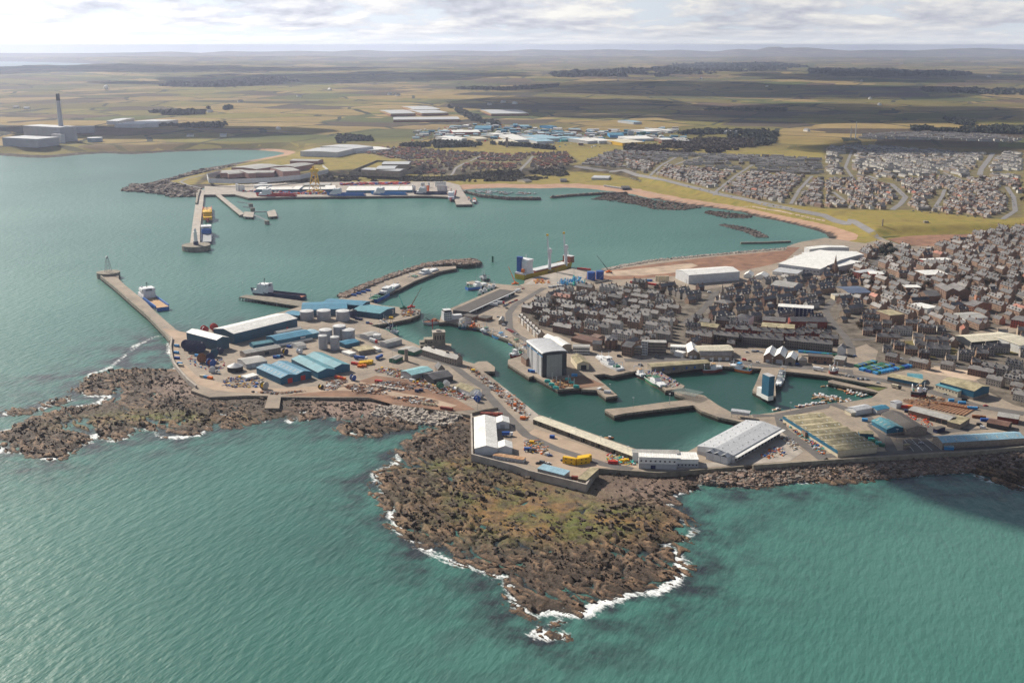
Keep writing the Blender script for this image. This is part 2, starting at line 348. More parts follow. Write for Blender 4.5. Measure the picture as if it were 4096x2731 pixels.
def T(x, y):
 """ground height"""
 x = np.asarray(x, float); y = np.asarray(y, float)
 r = np.sqrt(x*x + y*y)
 s = sdist(x, y, LANDXY)
 wob = (fbm(x/40, y/40, 3, 5)-0.5) * np.clip(r/150, 0, 22) * (r < 9000)
 s = s + wob*0.8
 h = np.where(s > 0, np.minimum(s*0.066, 4.2), np.maximum(s*0.08, -7))
 p = sdist(x, y, PLATXY)
 land = np.clip(s/60, 0, 1)
 h = h + land*13*sstep(-6, 42, p) + land*(r < 12000)*1.2*(fbm(x/60, y/60, 3, 9)-0.5)*sstep(0, 60, p)
 far = sstep(2900, 6500, r); a = np.clip((r-2500)/9000, 0, 1)
 roll = (fbm(x/1500, y/900, 5, 21) - 0.42)
 h = h + land*far*(18 + 95*a*roll + 26*sstep(6000, 16000, r))
 h = h - curve(r)
 # distant hills
 px = 1176 + x/np.maximum(y*cp, 1)*2500
 zt = HCAM - (np.interp(px, HX, HY) - 104.0 + 0*px)/2500*36000
 h = np.where((s > 0), np.maximum(h, zt*sstep(29500, 35500, y)*sstep(48000, 37000, y)*(0.75+0.25*np.cos((y-36000)/900))), h)
 near = sstep(30500, 27500, y)*sstep(22500, 26000, y)*90*fbm(x/2600, y/1800, 4, 40)
 return h + land*near*(s > 300)
def G(c, a, b, zoff=0.0):
 """point on the terrain under a picture point"""
 z = 5.0
 for i in range(14):
  p = c(a, b, z); z = 0.5*z + 0.5*max(float(T(p.x, p.y)), 0.0)
 p = c(a, b, z); p.z = z + zoff; return p
def GL(c, pts): return [G(c, a, b) for a, b in pts]
# ---- housing areas on the far side of the bay: outline, row direction, style
SUBZ = [(c7,[(0,480),(330,590),(560,650),(1100,790),(1500,880),(1760,930),(2352,985),(2352,620),(1500,560),(700,500),(0,400)],((0,520),(1000,770)),'villa'),
 (c7,[(0,395),(700,495),(1500,555),(2352,610),(2352,400),(1500,370),(900,350),(300,330),(0,330)],((700,470),(1700,500)),'estate'),
 (c8,[(0,985),(560,1000),(1000,1000),(1700,1070),(1960,1110),(2352,1090),(2352,640),(1400,600),(900,640),(0,640)],((1200,700),(1600,830)),'villa'),
 (c8,[(0,630),(900,630),(1400,590),(2352,640),(2352,330),(1900,330),(1700,340),(1100,280),(420,240),(0,260)],((300,380),(700,460)),'estate'),
 (c8,[(380,165),(900,175),(1500,180),(2250,215),(2352,180),(2000,120),(1300,95),(900,95),(400,120)],((400,150),(1400,170)),'estate'),
 (c6,[(0,215),(200,235),(480,240),(1150,205),(1580,165),(1700,110),(1560,20),(1000,40),(600,20),(0,-20)],((100,150),(1400,165)),'bungalow'),
 (c5,[(1550,20),(1850,40),(2000,80),(2352,90),(2352,-20),(1700,-20)],((1700,20),(2300,30)),'bungalow'),
 (c6,[(1640,150),(2100,180),(2352,240),(2352,20),(2000,10),(1850,60)],((1700,150),(2300,190)),'villa')]
SUBW = []
for c_, pts, rd, sty in SUBZ: SUBW.append((XY(GL(c_, pts)), (G(c_, *rd[0]), G(c_, *rd[1])), sty))
# ---- materials of the setting
def sea_material():
 m = bpy.data.materials.new('sea_water'); m.use_nodes = True; t = m.node_tree; b = t.nodes['Principled BSDF']
 geo = N(t, 'ShaderNodeNewGeometry'); pos = geo.outputs['Position']
 def noise(sc, det, vec=None, rough=0.5):
  n = N(t, 'ShaderNodeTexNoise'); n.inputs['Scale'].default_value = sc; n.inputs['Detail'].default_value = det; n.inputs['Roughness'].default_value = rough
  t.links.new(vec or pos, n.inputs['Vector']); return n.outputs[0]
 big = noise(0.0016, 4); mid = noise(0.012, 3)
 col = ramp(t, big, [(0.35, (0.028, 0.110, 0.090)), (0.5, (0.047, 0.146, 0.120)), (0.66, (0.078, 0.185, 0.155))])
 hb = N(t, 'ShaderNodeAttribute', attribute_name='harbour'); sh = N(t, 'ShaderNodeAttribute', attribute_name='shoal'); fo = N(t, 'ShaderNodeAttribute', attribute_name='foam')
 col = mixc(t, hb.outputs['Fac'], col, (0.012, 0.060, 0.046))
 sm = mth(t, 'MULTIPLY', sh.outputs['Fac'], mth(t, 'MULTIPLY_ADD', noise(0.035, 5, None, 0.65), 5.5, -2.15), clamp=True)
 col = mixc(t, sm, col, (0.022, 0.030, 0.034))
 mp = N(t, 'ShaderNodeMapping'); mp.vector_type = 'TEXTURE'; mp.inputs['Rotation'].default_value = (0, 0, R(-50)); mp.inputs['Scale'].default_value = (2.2, 1, 1); t.links.new(pos, mp.inputs[0])
 fn = noise(0.3, 8, mp.outputs[0], 0.78)
 fm = mth(t, 'MULTIPLY_ADD', mth(t, 'ADD', fo.outputs['Fac'], mth(t, 'MULTIPLY_ADD', fn, 1.5, -0.75)), 4.2, -1.9, clamp=True)
 caps = mth(t, 'GREATER_THAN', noise(0.11, 6, mp.outputs[0], 0.8), 0.775)
 fm = mth(t, 'MAXIMUM', fm, mth(t, 'MULTIPLY', caps, 0.55))
 t.links.new(mixc(t, fm, col, (0.72, 0.74, 0.74)), b.inputs['Base Color'])
 t.links.new(mth(t, 'MULTIPLY_ADD', fm, 0.4, 0.34), b.inputs['Roughness'])
 b.inputs['IOR'].default_value = 1.33
 mp2 = N(t, 'ShaderNodeMapping'); mp2.vector_type = 'TEXTURE'; mp2.inputs['Rotation'].default_value = (0, 0, R(66)); mp2.inputs['Scale'].default_value = (2.6, 1.0, 1); t.links.new(pos, mp2.inputs[0])
 wv = mth(t, 'ADD', mth(t, 'MULTIPLY', noise(0.17, 3, mp2.outputs[0]), 1.0), mth(t, 'MULTIPLY', noise(0.33, 3, mp2.outputs[0]), 0.42))
 wv = mth(t, 'ADD', wv, mth(t, 'MULTIPLY', mid, 0.9))
 bp = N(t, 'ShaderNodeBump'); bp.inputs['Distance'].default_value = 2.1
 t.links.new(mth(t, 'MULTIPLY_ADD', hb.outputs['Fac'], -0.36, 0.5), bp.inputs['Strength'])
 t.links.new(wv, bp.inputs['Height']); t.links.new(bp.outputs[0], b.inputs['Normal'])
 return m
def country_material():
 m = bpy.data.materials.new('countryside'); m.use_nodes = True; t = m.node_tree; b = t.nodes['Principled BSDF']
 b.inputs['Roughness'].default_value = 0.95; b.inputs['Specular IOR Level'].default_value = 0.1
 geo = N(t, 'ShaderNodeNewGeometry'); pos = geo.outputs['Position']
 s = N(t, 'ShaderNodeSeparateXYZ'); t.links.new(pos, s.inputs[0])
 mp = N(t, 'ShaderNodeMapping'); mp.inputs['Rotation'].default_value = (0, 0, R(17)); mp.inputs['Scale'].default_value = (1/330, 1/270, 0); t.links.new(pos, mp.inputs[0])
 wn = N(t, 'ShaderNodeTexNoise'); wn.inputs['Scale'].default_value = 0.6; t.links.new(mp.outputs[0], wn.inputs['Vector'])
 ad = N(t, 'ShaderNodeMix', data_type='VECTOR'); ad.inputs[0].default_value = 0.16; t.links.new(mp.outputs[0], ad.inputs[4]); t.links.new(wn.outputs['Color'], ad.inputs[5])
 vo = N(t, 'ShaderNodeTexVoronoi', distance='CHEBYCHEV'); vo.inputs['Scale'].default_value = 1.0; vo.inputs['Randomness'].default_value = 0.75; t.links.new(ad.outputs[1], vo.inputs['Vector'])
 ve = N(t, 'ShaderNodeTexVoronoi', feature='DISTANCE_TO_EDGE'); ve.inputs['Scale'].default_value = 1.0; ve.inputs['Randomness'].default_value = 0.75; t.links.new(ad.outputs[1], ve.inputs['Vector'])
 sc = N(t, 'ShaderNodeSeparateXYZ'); t.links.new(vo.outputs['Color'], sc.inputs[0])
 fld = ramp(t, sc.outputs[0], [(0.0, (0.14, 0.118, 0.030)), (0.18, (0.24, 0.175, 0.062)), (0.34, (0.078, 0.092, 0.024)), (0.5, (0.27, 0.195, 0.080)), (0.64, (0.070, 0.052, 0.036)), (0.8, (0.17, 0.148, 0.036)), (0.93, (0.115, 0.076, 0.048))], 'CONSTANT')
 nz = N(t, 'ShaderNodeTexNoise'); nz.inputs['Scale'].default_value = 0.011; nz.inputs['Detail'].default_value = 6; nz.inputs['Roughness'].default_value = 0.6; t.links.new(pos, nz.inputs['Vector'])
 fv = ramp(t, nz.outputs[0], [(0.3, (0.68, 0.68, 0.68)), (0.7, (1.25, 1.25, 1.25))])
 mm = N(t, 'ShaderNodeMix', data_type='RGBA', blend_type='MULTIPLY'); mm.inputs[0].default_value = 0.8; t.links.new(fld, mm.inputs[6]); t.links.new(fv, mm.inputs[7])
 nb = N(t, 'ShaderNodeTexNoise'); nb.inputs['Scale'].default_value = 0.00042; nb.inputs['Detail'].default_value = 4; t.links.new(pos, nb.inputs['Vector'])
 col = mixc(t, mth(t, 'MULTIPLY_ADD', nb.outputs[0], 6, -2.9, clamp=True), mm.outputs[2], mixc(t, 0.5, mm.outputs[2], (0.075, 0.055, 0.038)))
 hg = mth(t, 'MULTIPLY', mth(t, 'LESS_THAN', ve.outputs['Distance'], 0.022), mth(t, 'GREATER_THAN', nz.outputs[0], 0.40))
 col = mixc(t, hg, col, (0.022, 0.026, 0.016))
 # moor and plantations
 nf = N(t, 'ShaderNodeTexNoise'); nf.inputs['Scale'].default_value = 0.0011; nf.inputs['Detail'].default_value = 5; nf.inputs['Roughness'].default_value = 0.55
 mpf = N(t, 'ShaderNodeMapping'); mpf.inputs['Scale'].default_value = (0.6, 1.0, 1); mpf.inputs['Location'].default_value = (300, 100, 0); t.links.new(pos, mpf.inputs[0]); t.links.new(mpf.outputs[0], nf.inputs['Vector'])
 wood = mth(t, 'MULTIPLY', mth(t, 'MULTIPLY_ADD', nf.outputs[0], 14, -8.4, clamp=True), mth(t, 'GREATER_THAN', s.outputs[1], 4600.0))
 col = mixc(t, wood, col, (0.022, 0.028, 0.018))
 # near shore: town earth, turf, then sand and dark weed by height
 at = N(t, 'ShaderNodeAttribute', attribute_name='near')
 n2 = N(t, 'ShaderNodeTexNoise'); n2.inputs['Scale'].default_value = 0.03; n2.inputs['Detail'].default_value = 6; t.links.new(pos, n2.inputs['Vector'])
 turf = ramp(t, n2.outputs[0], [(0.3, (0.19, 0.145, 0.048)), (0.5, (0.26, 0.205, 0.056)), (0.72, (0.155, 0.145, 0.038))])
 col = mixc(t, at.outputs['Fac'], col, turf)
 bank = N(t, 'ShaderNodeAttribute', attribute_name='bank')
 n3 = N(t, 'ShaderNodeTexNoise'); n3.inputs['Scale'].default_value = 0.05; n3.inputs['Detail'].default_value = 5; t.links.new(pos, n3.inputs['Vector'])
 col = mixc(t, bank.outputs['Fac'], col, ramp(t, n3.outputs[0], [(0.38, (0.030, 0.026, 0.018)), (0.5, (0.075, 0.058, 0.034)), (0.66, (0.13, 0.10, 0.056))]))
 tw_ = N(t, 'ShaderNodeAttribute', attribute_name='town')
 col = mixc(t, mth(t, 'MULTIPLY', tw_.outputs['Fac'], 0.62), col, ramp(t, n3.outputs[0], [(0.35, (0.055, 0.050, 0.036)), (0.5, (0.095, 0.085, 0.070)), (0.62, (0.13, 0.118, 0.105))]))
 sand = mth(t, 'LESS_THAN', mth(t, 'ADD', s.outputs[2], mth(t, 'MULTIPLY', n2.outputs[0], 1.2)), 3.8)
 st = N(t, 'ShaderNodeAttribute', attribute_name='stony')
 sandc = mixc(t, st.outputs['Fac'], ramp(t, n3.outputs[0], [(0.3, (0.35, 0.215, 0.15)), (0.7, (0.44, 0.285, 0.20))]), ramp(t, n3.outputs[0], [(0.4, (0.032, 0.028, 0.026)), (0.56, (0.085, 0.066, 0.055)), (0.7, (0.16, 0.12, 0.10))]))
 col = mixc(t, sand, col, sandc)
 t.links.new(col, b.inputs['Base Color']); return m
def rock_material():
 m = bpy.data.materials.new('shore_rock'); m.use_nodes = True; t = m.node_tree; b = t.nodes['Principled BSDF']
 b.inputs['Roughness'].default_value = 0.75; b.inputs['Specular IOR Level'].default_value = 0.25
 geo = N(t, 'ShaderNodeNewGeometry'); pos = geo.outputs['Position']; s = N(t, 'ShaderNodeSeparateXYZ'); t.links.new(pos, s.inputs[0])
 def noise(sc, det=5, rough=0.6):
  n = N(t, 'ShaderNodeTexNoise'); n.inputs['Scale'].default_value = sc; n.inputs['Detail'].default_value = det; n.inputs['Roughness'].default_value = rough
  t.links.new(pos, n.inputs['Vector']); return n.outputs[0]
 a, bb, cc = noise(0.035), noise(0.22, 6, 0.7), noise(0.9, 4, 0.7)
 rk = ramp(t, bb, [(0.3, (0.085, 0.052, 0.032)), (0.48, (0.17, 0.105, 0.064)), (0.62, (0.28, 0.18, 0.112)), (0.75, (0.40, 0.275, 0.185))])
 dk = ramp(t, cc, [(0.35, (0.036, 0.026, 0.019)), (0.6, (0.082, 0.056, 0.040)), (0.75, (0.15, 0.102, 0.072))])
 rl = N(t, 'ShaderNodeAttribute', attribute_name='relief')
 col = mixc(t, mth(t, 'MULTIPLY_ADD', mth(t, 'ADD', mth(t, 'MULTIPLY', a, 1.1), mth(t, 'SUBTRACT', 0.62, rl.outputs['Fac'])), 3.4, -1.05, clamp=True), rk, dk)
 al = N(t, 'ShaderNodeAttribute', attribute_name='algae'); am = mth(t, 'MULTIPLY', al.outputs['Fac'], mth(t, 'MULTIPLY_ADD', noise(0.12, 6, 0.65), 4.5, -1.5, clamp=True))
 col = mixc(t, am, col, ramp(t, noise(0.028, 3), [(0.38, (0.10, 0.115, 0.022)), (0.5, (0.15, 0.125, 0.032)), (0.6, (0.24, 0.135, 0.045)), (0.7, (0.14, 0.085, 0.035))]))
 gv = N(t, 'ShaderNodeAttribute', attribute_name='gravel')
 col = mixc(t, gv.outputs['Fac'], col, ramp(t, cc, [(0.3, (0.14, 0.095, 0.075)), (0.55, (0.26, 0.18, 0.145)), (0.75, (0.38, 0.28, 0.24))]))
 wet = mth(t, 'LESS_THAN', mth(t, 'ADD', s.outputs[2], mth(t, 'MULTIPLY', bb, 0.9)), 1.0)
 col = mixc(t, mth(t, 'MULTIPLY', wet, 0.7), col, (0.032, 0.025, 0.021))
 t.links.new(col, b.inputs['Base Color'])
 bp = N(t, 'ShaderNodeBump'); bp.inputs['Strength'].default_value = 0.9; bp.inputs['Distance'].default_value = 0.9
 t.links.new(mth(t, 'ADD', cc, bb), bp.inputs['Height']); t.links.new(bp.outputs[0], b.inputs['Normal'])
 return m
def ground_material():
 m = bpy.data.materials.new('quay_ground'); m.use_nodes = True; t = m.node_tree; b = t.nodes['Principled BSDF']; b.inputs['Roughness'].default_value = 0.9
 geo = N(t, 'ShaderNodeNewGeometry'); pos = geo.outputs['Position']
 def noise(sc, det=5, rough=0.6):
  n = N(t, 'ShaderNodeTexNoise'); n.inputs['Scale'].default_value = sc; n.inputs['Detail'].default_value = det; n.inputs['Roughness'].default_value = rough
  t.links.new(pos, n.inputs['Vector']); return n.outputs[0]
 a, bb = noise(0.018, 6), noise(0.28, 5, 0.7)
 col = ramp(t, a, [(0.3, (0.17, 0.14, 0.112)), (0.5, (0.29, 0.233, 0.178)), (0.7, (0.20, 0.17, 0.142))])
 f = ramp(t, bb, [(0.3, (0.72, 0.72, 0.72)), (0.7, (1.2, 1.2, 1.2))])
 mm = N(t, 'ShaderNodeMix', data_type='RGBA', blend_type='MULTIPLY'); mm.inputs[0].default_value = 0.8; t.links.new(col, mm.inputs[6]); t.links.new(f, mm.inputs[7])
 t.links.new(mm.outputs[2], b.inputs['Base Color']); return m
def quaywall_material():
 m = mat('quay_wall', (0.17, 0.145, 0.115), 0.9, 0.4, 0.5, col2=(0.24, 0.20, 0.16)); t = m.node_tree; b = t.nodes['Principled BSDF']
 geo = N(t, 'ShaderNodeNewGeometry'); s = N(t, 'ShaderNodeSeparateXYZ'); t.links.new(geo.outputs['Position'], s.inputs[0])
 n = N(t, 'ShaderNodeTexNoise'); n.inputs['Scale'].default_value = 0.4; t.links.new(geo.outputs['Position'], n.inputs['Vector'])
 f = mth(t, 'LESS_THAN', mth(t, 'MULTIPLY_ADD', n.outputs[0], 1.2, s.outputs[2]), 3.4)
 src = b.inputs['Base Color'].links[0].from_socket
 t.links.new(mixc(t, f, src, (0.028, 0.026, 0.018)), b.inputs['Base Color']); return m
M_SEA, M_LAND, M_ROCK, M_GROUND, M_QUAY = sea_material(), country_material(), rock_material(), ground_material(), quaywall_material()
M_ASPH = mat('asphalt', (0.115, 0.105, 0.10), 0.9, 0.18, 0.08); M_CONC = mat('concrete', (0.34, 0.30, 0.26), 0.85, 0.25, 0.1, detail=7)
M_CONCD = mat('old_concrete', (0.22, 0.195, 0.155), 0.9, 0.35, 0.18, detail=7); M_EARTH = mat('red_earth', (0.235, 0.125, 0.080), 0.95, 0.35, 0.05, detail=8)
M_GRASS = mat('turf', (0.145, 0.118, 0.040), 0.95, 0.3, 0.02, detail=8, col2=(0.165, 0.135, 0.05)); M_TAN = mat('pale_rubble', (0.42, 0.32, 0.24), 0.95, 0.3, 0.05, detail=8)
M_SANDY = mat('sandy_track', (0.36, 0.27, 0.20), 0.95, 0.2, 0.05, detail=7); M_DIRT = mat('brown_dirt', (0.20, 0.115, 0.075), 0.95, 0.35, 0.06, detail=8)
M_GREEN = mat('green_turf', (0.10, 0.105, 0.032), 0.95, 0.3, 0.03, detail=8)
# ---- countryside terrain
rows = np.exp(np.linspace(math.log(1150), math.log(50000), 560)); cols = np.linspace(-0.86, 0.86, 640)
Yg, Sg = np.meshgrid(rows, cols, indexing='ij'); Xg = Sg*Yg
Zg = T(Xg, Yg); sL = sdist(Xg, Yg, LANDXY); pl = sdist(Xg, Yg, PLATXY)
townmask = 1 - sstep(3400, 4100, np.hypot(Xg, Yg)); 
near_a = np.clip(townmask, 0, 1)
bank_a = sstep(-14, 0, pl)*sstep(58, 34, pl)*(Yg < 3300)*(Xg < 330)
stony = np.clip(sstep(-700, -900, Xg) + sstep(60, 20, np.hypot(Xg+0.0, 0)*0+np.abs(sL)) * ((Xg > 300)*(Yg < 2500)*(sL < 14)) + (Xg < -330)*(Yg < 3300), 0, 1)
stony = np.where((np.abs(Xg+640) < 210) & (Yg > 3380) & (Yg < 3700), 0, stony)
town_a = np.zeros_like(Xg)
for poly_, rd_, st2 in SUBW: town_a = np.maximum(town_a, sstep(-8, 8, sdist(Xg, Yg, poly_)))
# keep the ground out from under the built harbour block
land = grid_obj('ground', Xg, Yg, Zg - 0.0, (sL > -60) , [M_LAND], {'near': near_a, 'bank': bank_a, 'stony': stony, 'town': town_a}, smooth=True)
tag(land, 'patchwork of fields, turf and moor reaching to the hills on the horizon', 'land', None, 'structure')
poly_mesh('harbour_ground', GH, -4.0, 5.0, M_GROUND, M_QUAY, label='quays, breakwater and town ground enclosing the harbour basins', cat='quay')
# ---- foreshore rocks: a fine jagged height field
ROCKS = []
ROCKS.append(L(c23, [(760,205),(745,60),(700,-100),(640,-120),(560,30),(450,72),(372,112),(415,165),(300,170),(265,240),(180,280),(130,310),(190,420),(150,440),(230,520),(290,640),(330,690),(430,770),(560,840),(640,880),(760,900),(900,940),(985,970),(990,1040),(1050,1140),(1150,1200),(1260,1180),(1350,1190),(1480,1190),(1560,1130),(1640,1110),(1800,1065),(1930,1065),(2060,985),(2100,880),(2060,800),(1990,735),(2130,722),(2190,660),(2120,620),(2040,560),(2015,480),(2050,440),(2150,408)], 0) + L(c20, [(900,1120),(1300,1180)], 0) + L(c21, [(200,1090),(700,1070),(1200,1020),(1700,1005),(1850,1085),(2100,1150),(2352,1190),(3000,1230),(3000,680),(2352,705),(0,858)], 0) + L(c20, [(1400,925),(400,1000),(0,978)], 0) + L(c19, [(1720,970),(1600,1165),(770,930),(250,800)], 0))
ROCKS.append(L(c22, [(1340,75),(1200,90),(1050,160),(950,250),(830,345),(700,380),(590,510),(680,560),(830,560),(740,620),(560,640),(330,710),(180,790),(0,830),(-80,900),(0,1000),(180,1010),(300,1020),(400,1060),(520,1020),(600,960),(720,930),(740,870),(880,920),(1020,880),(980,810),(1160,830),(1230,880),(1400,890),(1550,870),(1640,790),(1680,720),(1760,690),(1730,780),(1760,810),(1900,800),(2080,760),(2195,690),(2210,640),(2230,520),(1600,500),(1420,380),(1350,200)], 0))
ROCKS.append(L(c22, [(260,680),(380,600),(530,560),(570,590),(400,640)], 0)); ROCKS.append(L(c22, [(40,700),(120,660),(210,670),(150,690)], 0))
ROCKS.append(L(c24, [(275,440),(330,545),(370,590),(440,600),(540,575),(440,640),(470,672),(600,650),(730,612),(860,650),(940,655),(1060,600),(1110,610),(1040,640),(920,690),(850,720),(890,790),(1000,805),(1180,795),(1400,725),(1500,728),(1590,690),(1700,700),(1820,735),(1640,790),(1800,830),(2100,800),(2100,590),(1690,530),(1300,470),(870,435)], 0))
ROCKS.append(L(c23, [(1140,1300),(1180,1270),(1250,1300),(1255,1335),(1170,1318)], 0)); ROCKS.append(L(c23, [(1330,1330),(1350,1310),(1370,1335)], 0)); ROCKS.append(L(c23, [(1260,1240),(1300,1230),(1310,1250),(1270,1255)], 0))
ROCKS.append(L(c24, [(340,665),(380,650),(385,680)], 0))
RXY = [XY(p) for p in ROCKS]
def rock_sd(x, y):
 s = np.full(np.shape(x), -1e9)
 for p in RXY: s = np.maximum(s, sdist(x, y, p))
 return s
st_ = 1.25
gx = np.arange(-500, 520, st_); gy = np.arange(545, 1130, st_)
Xr, Yr = np.meshgrid(gx, gy)
coarse = rock_sd(Xr[::6, ::6], Yr[::6, ::6])
sdr = np.kron(coarse, np.ones((6, 6)))[:Xr.shape[0], :Xr.shape[1]]
m_ = sdr > -22
sdr2 = sdr.copy(); sdr2[m_] = rock_sd(Xr[m_], Yr[m_]); sdr = sdr2
ang = R(-52)
U = Xr*math.cos(ang) + Yr*math.sin(ang); V = -Xr*math.sin(ang) + Yr*math.cos(ang)
warp = fbm(Xr/30, Yr/30, 3, 3)*30
big_n = fbm(Xr/45, Yr/45, 4, 60)
rid = 1 - np.abs(2*fbm((U+warp)/30, (V+warp*.6)/7.0, 5, 31, .6) - 1)
fine = 1 - np.abs(2*fbm((U+warp)/8.0, (V+warp*.5)/1.9, 3, 77, .6) - 1)
blocky = vnoise(U/4.2+warp*.1, V/1.7, 91)
inl = np.clip(sdr/40, -1, 1)
edge = np.clip(sdr/9, -1.2, 1)
Zr = -1.0 + 1.8*edge + 0.7*np.clip(sdr/80, 0, 1) + (rid-0.63)*5.0*(0.3+1.0*big_n) + (fine-0.55)*2.3 + (blocky-0.5)*1.5 + (big_n-0.5)*5.0
gul = np.exp(-((fbm((U+warp)/75, (V+warp*.7)/17, 3, 140)-0.5)/.022)**2) + .8*np.exp(-((fbm((U-warp)/40, (V+warp)/26, 3, 150)-0.5)/.016)**2)
Zr = Zr - 3.2*np.clip(gul, 0, 1)*sstep(110, 40, sdr)
gh = sdist(Xr, Yr, XY(GH))
up = sstep(-26, 0, gh)
Zr = Zr*(1-up*0.75) + up*2.6
# the sheltered flat with weed in the middle of the big reef, the gravel banks of the other shores
fl = c23(1250,480,0); flat = np.exp(-(((Xr-fl.x)/62)**2 + ((Yr-fl.y)/44)**2)); Zr = Zr*(1-0.35*flat) + 0.7*flat
def blob(c, a, b, rx, ry): q = c(a, b, 0); return np.exp(-(((Xr-q.x)/rx)**2 + ((Yr-q.y)/ry)**2))
algae = np.clip(blob(c23,1050,470,62,36)*1.2 + blob(c23,1300,640,66,28)*1.4 + blob(c23,620,270,40,18)*.9 + blob(c22,1350,740,60,14)*.9 + blob(c22,1000,710,40,16)*0.5 + blob(c22,600,790,30,14)*0.5 + blob(c23,1650,560,30,24)*0.6, 0, 1)
gravel = np.clip(blob(c22,1600,540,40,14) + blob(c22,1370,460,22,26)*0.9 + blob(c24,950,560,38,26)*1.4 + blob(c24,1500,480,60,14)*0.6 + blob(c23,1900,420,70,30)*0.7, 0, 1)
Zr = Zr*(1-0.8*gravel) + gravel*1.35*np.clip(sdr/6+0.4, -1, 1)
Zr = np.where(Zr > .5, .5 + (Zr-.5)*.74, Zr)
Zr = np.where(sdr < -9, np.minimum(Zr, -0.6), Zr)
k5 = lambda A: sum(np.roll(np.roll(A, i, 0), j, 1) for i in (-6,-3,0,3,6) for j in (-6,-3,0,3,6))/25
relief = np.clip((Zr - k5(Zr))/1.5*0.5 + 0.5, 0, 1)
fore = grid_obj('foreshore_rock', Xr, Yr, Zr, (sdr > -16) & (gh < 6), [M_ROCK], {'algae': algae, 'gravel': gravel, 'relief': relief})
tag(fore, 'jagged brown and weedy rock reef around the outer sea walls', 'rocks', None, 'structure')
# ---- sea: a near sheet carrying foam and shoal masks, then the open water
sg = 3.0
gx = np.arange(-720, 720.1, sg); gy = np.arange(330, 1500.1, sg)
Xs, Ys = np.meshgrid(gx, gy)
sc_ = np.kron(rock_sd(Xs[::3, ::3], Ys[::3, ::3]), np.ones((3, 3)))[:Xs.shape[0], :Xs.shape[1]]
mm_ = np.abs(sc_) < 40; tmp = sc_.copy(); tmp[mm_] = rock_sd(Xs[mm_], Ys[mm_]); sdS = tmp
def blobS(c, a, b, rx, ry): q = c(a, b, 0); return np.exp(-(((Xs-q.x)/rx)**2 + ((Ys-q.y)/ry)**2))
expo = 0.30 + 0.5*fbm(Xs/30, Ys/30, 3, 8)
for c_, a_, b_, rx, ry, k in [(c23,1500,1150,48,40,1.0),(c23,1230,1330,26,16,1.0),(c23,320,720,16,26,0.8),(c23,180,460,14,30,0.7),(c23,2080,810,14,34,0.8),(c23,2130,690,16,12,0.7),(c23,1000,1080,20,20,0.7),(c23,800,920,30,10,0.6),(c23,2150,430,30,8,0.6),(c22,100,690,22,12,1.0),(c22,350,1040,30,14,1.0),(c22,40,980,20,16,0.8),(c22,480,520,24,10,0.9),(c22,740,360,14,30,0.7),(c22,1150,100,16,8,0.7),(c22,950,900,24,8,0.7),(c22,1450,890,26,6,0.6),(c24,900,640,24,6,0.6),(c24,1000,800,24,6,0.7),(c22,300,580,22,10,0.6),(c24,360,670,6,5,0.7)]:
 expo = np.maximum(expo, k*.8*blobS(c_, a_, b_, rx*1.3, ry*1.5))
foam = expo*np.exp(-np.maximum(-sdS, 0)/(2.0+11*expo**2))*(sdS > -60)
foam = np.where(sdS > 6, foam*0.45, foam)
br = sdist(Xs, Ys, XY(GH)); foam = np.maximum(foam, 0.24*np.exp(-np.maximum(-br-1, 0)/2.2)*(Xs < -140)*(Ys > 900))
shoal = np.exp(-np.maximum(-sdS, 0)/38)*1.1
shoal = np.maximum(shoal, 0.9*(blobS(c21,1900,1130,120,40) + blobS(c22,500,420,70,30) + blobS(c9,2000,820,60,14)))
hp = [D(a,b,0) for a,b in [(905,745),(980,715),(1080,745),(1200,830),(1500,820),(1900,860),(2000,920),(1700,960),(1500,1070),(1230,960),(1060,830),(950,770)]]
harb = sstep(-8, 20, sdist(Xs, Ys, XY(hp)))
sea = grid_obj('sea', Xs, Ys, np.zeros_like(Xs), np.ones(Xs.shape, bool), [M_SEA], {'foam': foam, 'shoal': shoal, 'harbour': harb}, smooth=True)
x0, x1, y0, y1 = gx[0], gx[-1], gy[0], gy[-1]
bm = bmesh.new(); bm.from_mesh(sea.data); zc = lambda x, y: -float(curve(math.hypot(x, y)))
for q in ([(-9000,-3000),(9000,-3000),(9000,y0),(-9000,y0)], [(-9000,y0),(x0,y0),(x0,y1),(-9000,y1)], [(x1,y0),(9000,y0),(9000,y1),(x1,y1)]): bm.faces.new([bm.verts.new((a, b, 0)) for a, b in q])
ry = [y1*1.06**k for k in range(61)]; rx = [k/20 for k in range(-30, 31)]
V = [[bm.verts.new((a*(y+4000), y, zc(a*(y+4000), y) if k else 0)) for a in rx] for k, y in enumerate(ry)]
for i in range(len(ry)-1):
 for j in range(len(rx)-1): bm.faces.new((V[i][j], V[i][j+1], V[i+1][j+1], V[i+1][j]))
bm.to_mesh(sea.data); bm.free()
tag(sea, 'blue green sea water filling the bay, harbour basins and open coast', 'sea', None, 'structure')
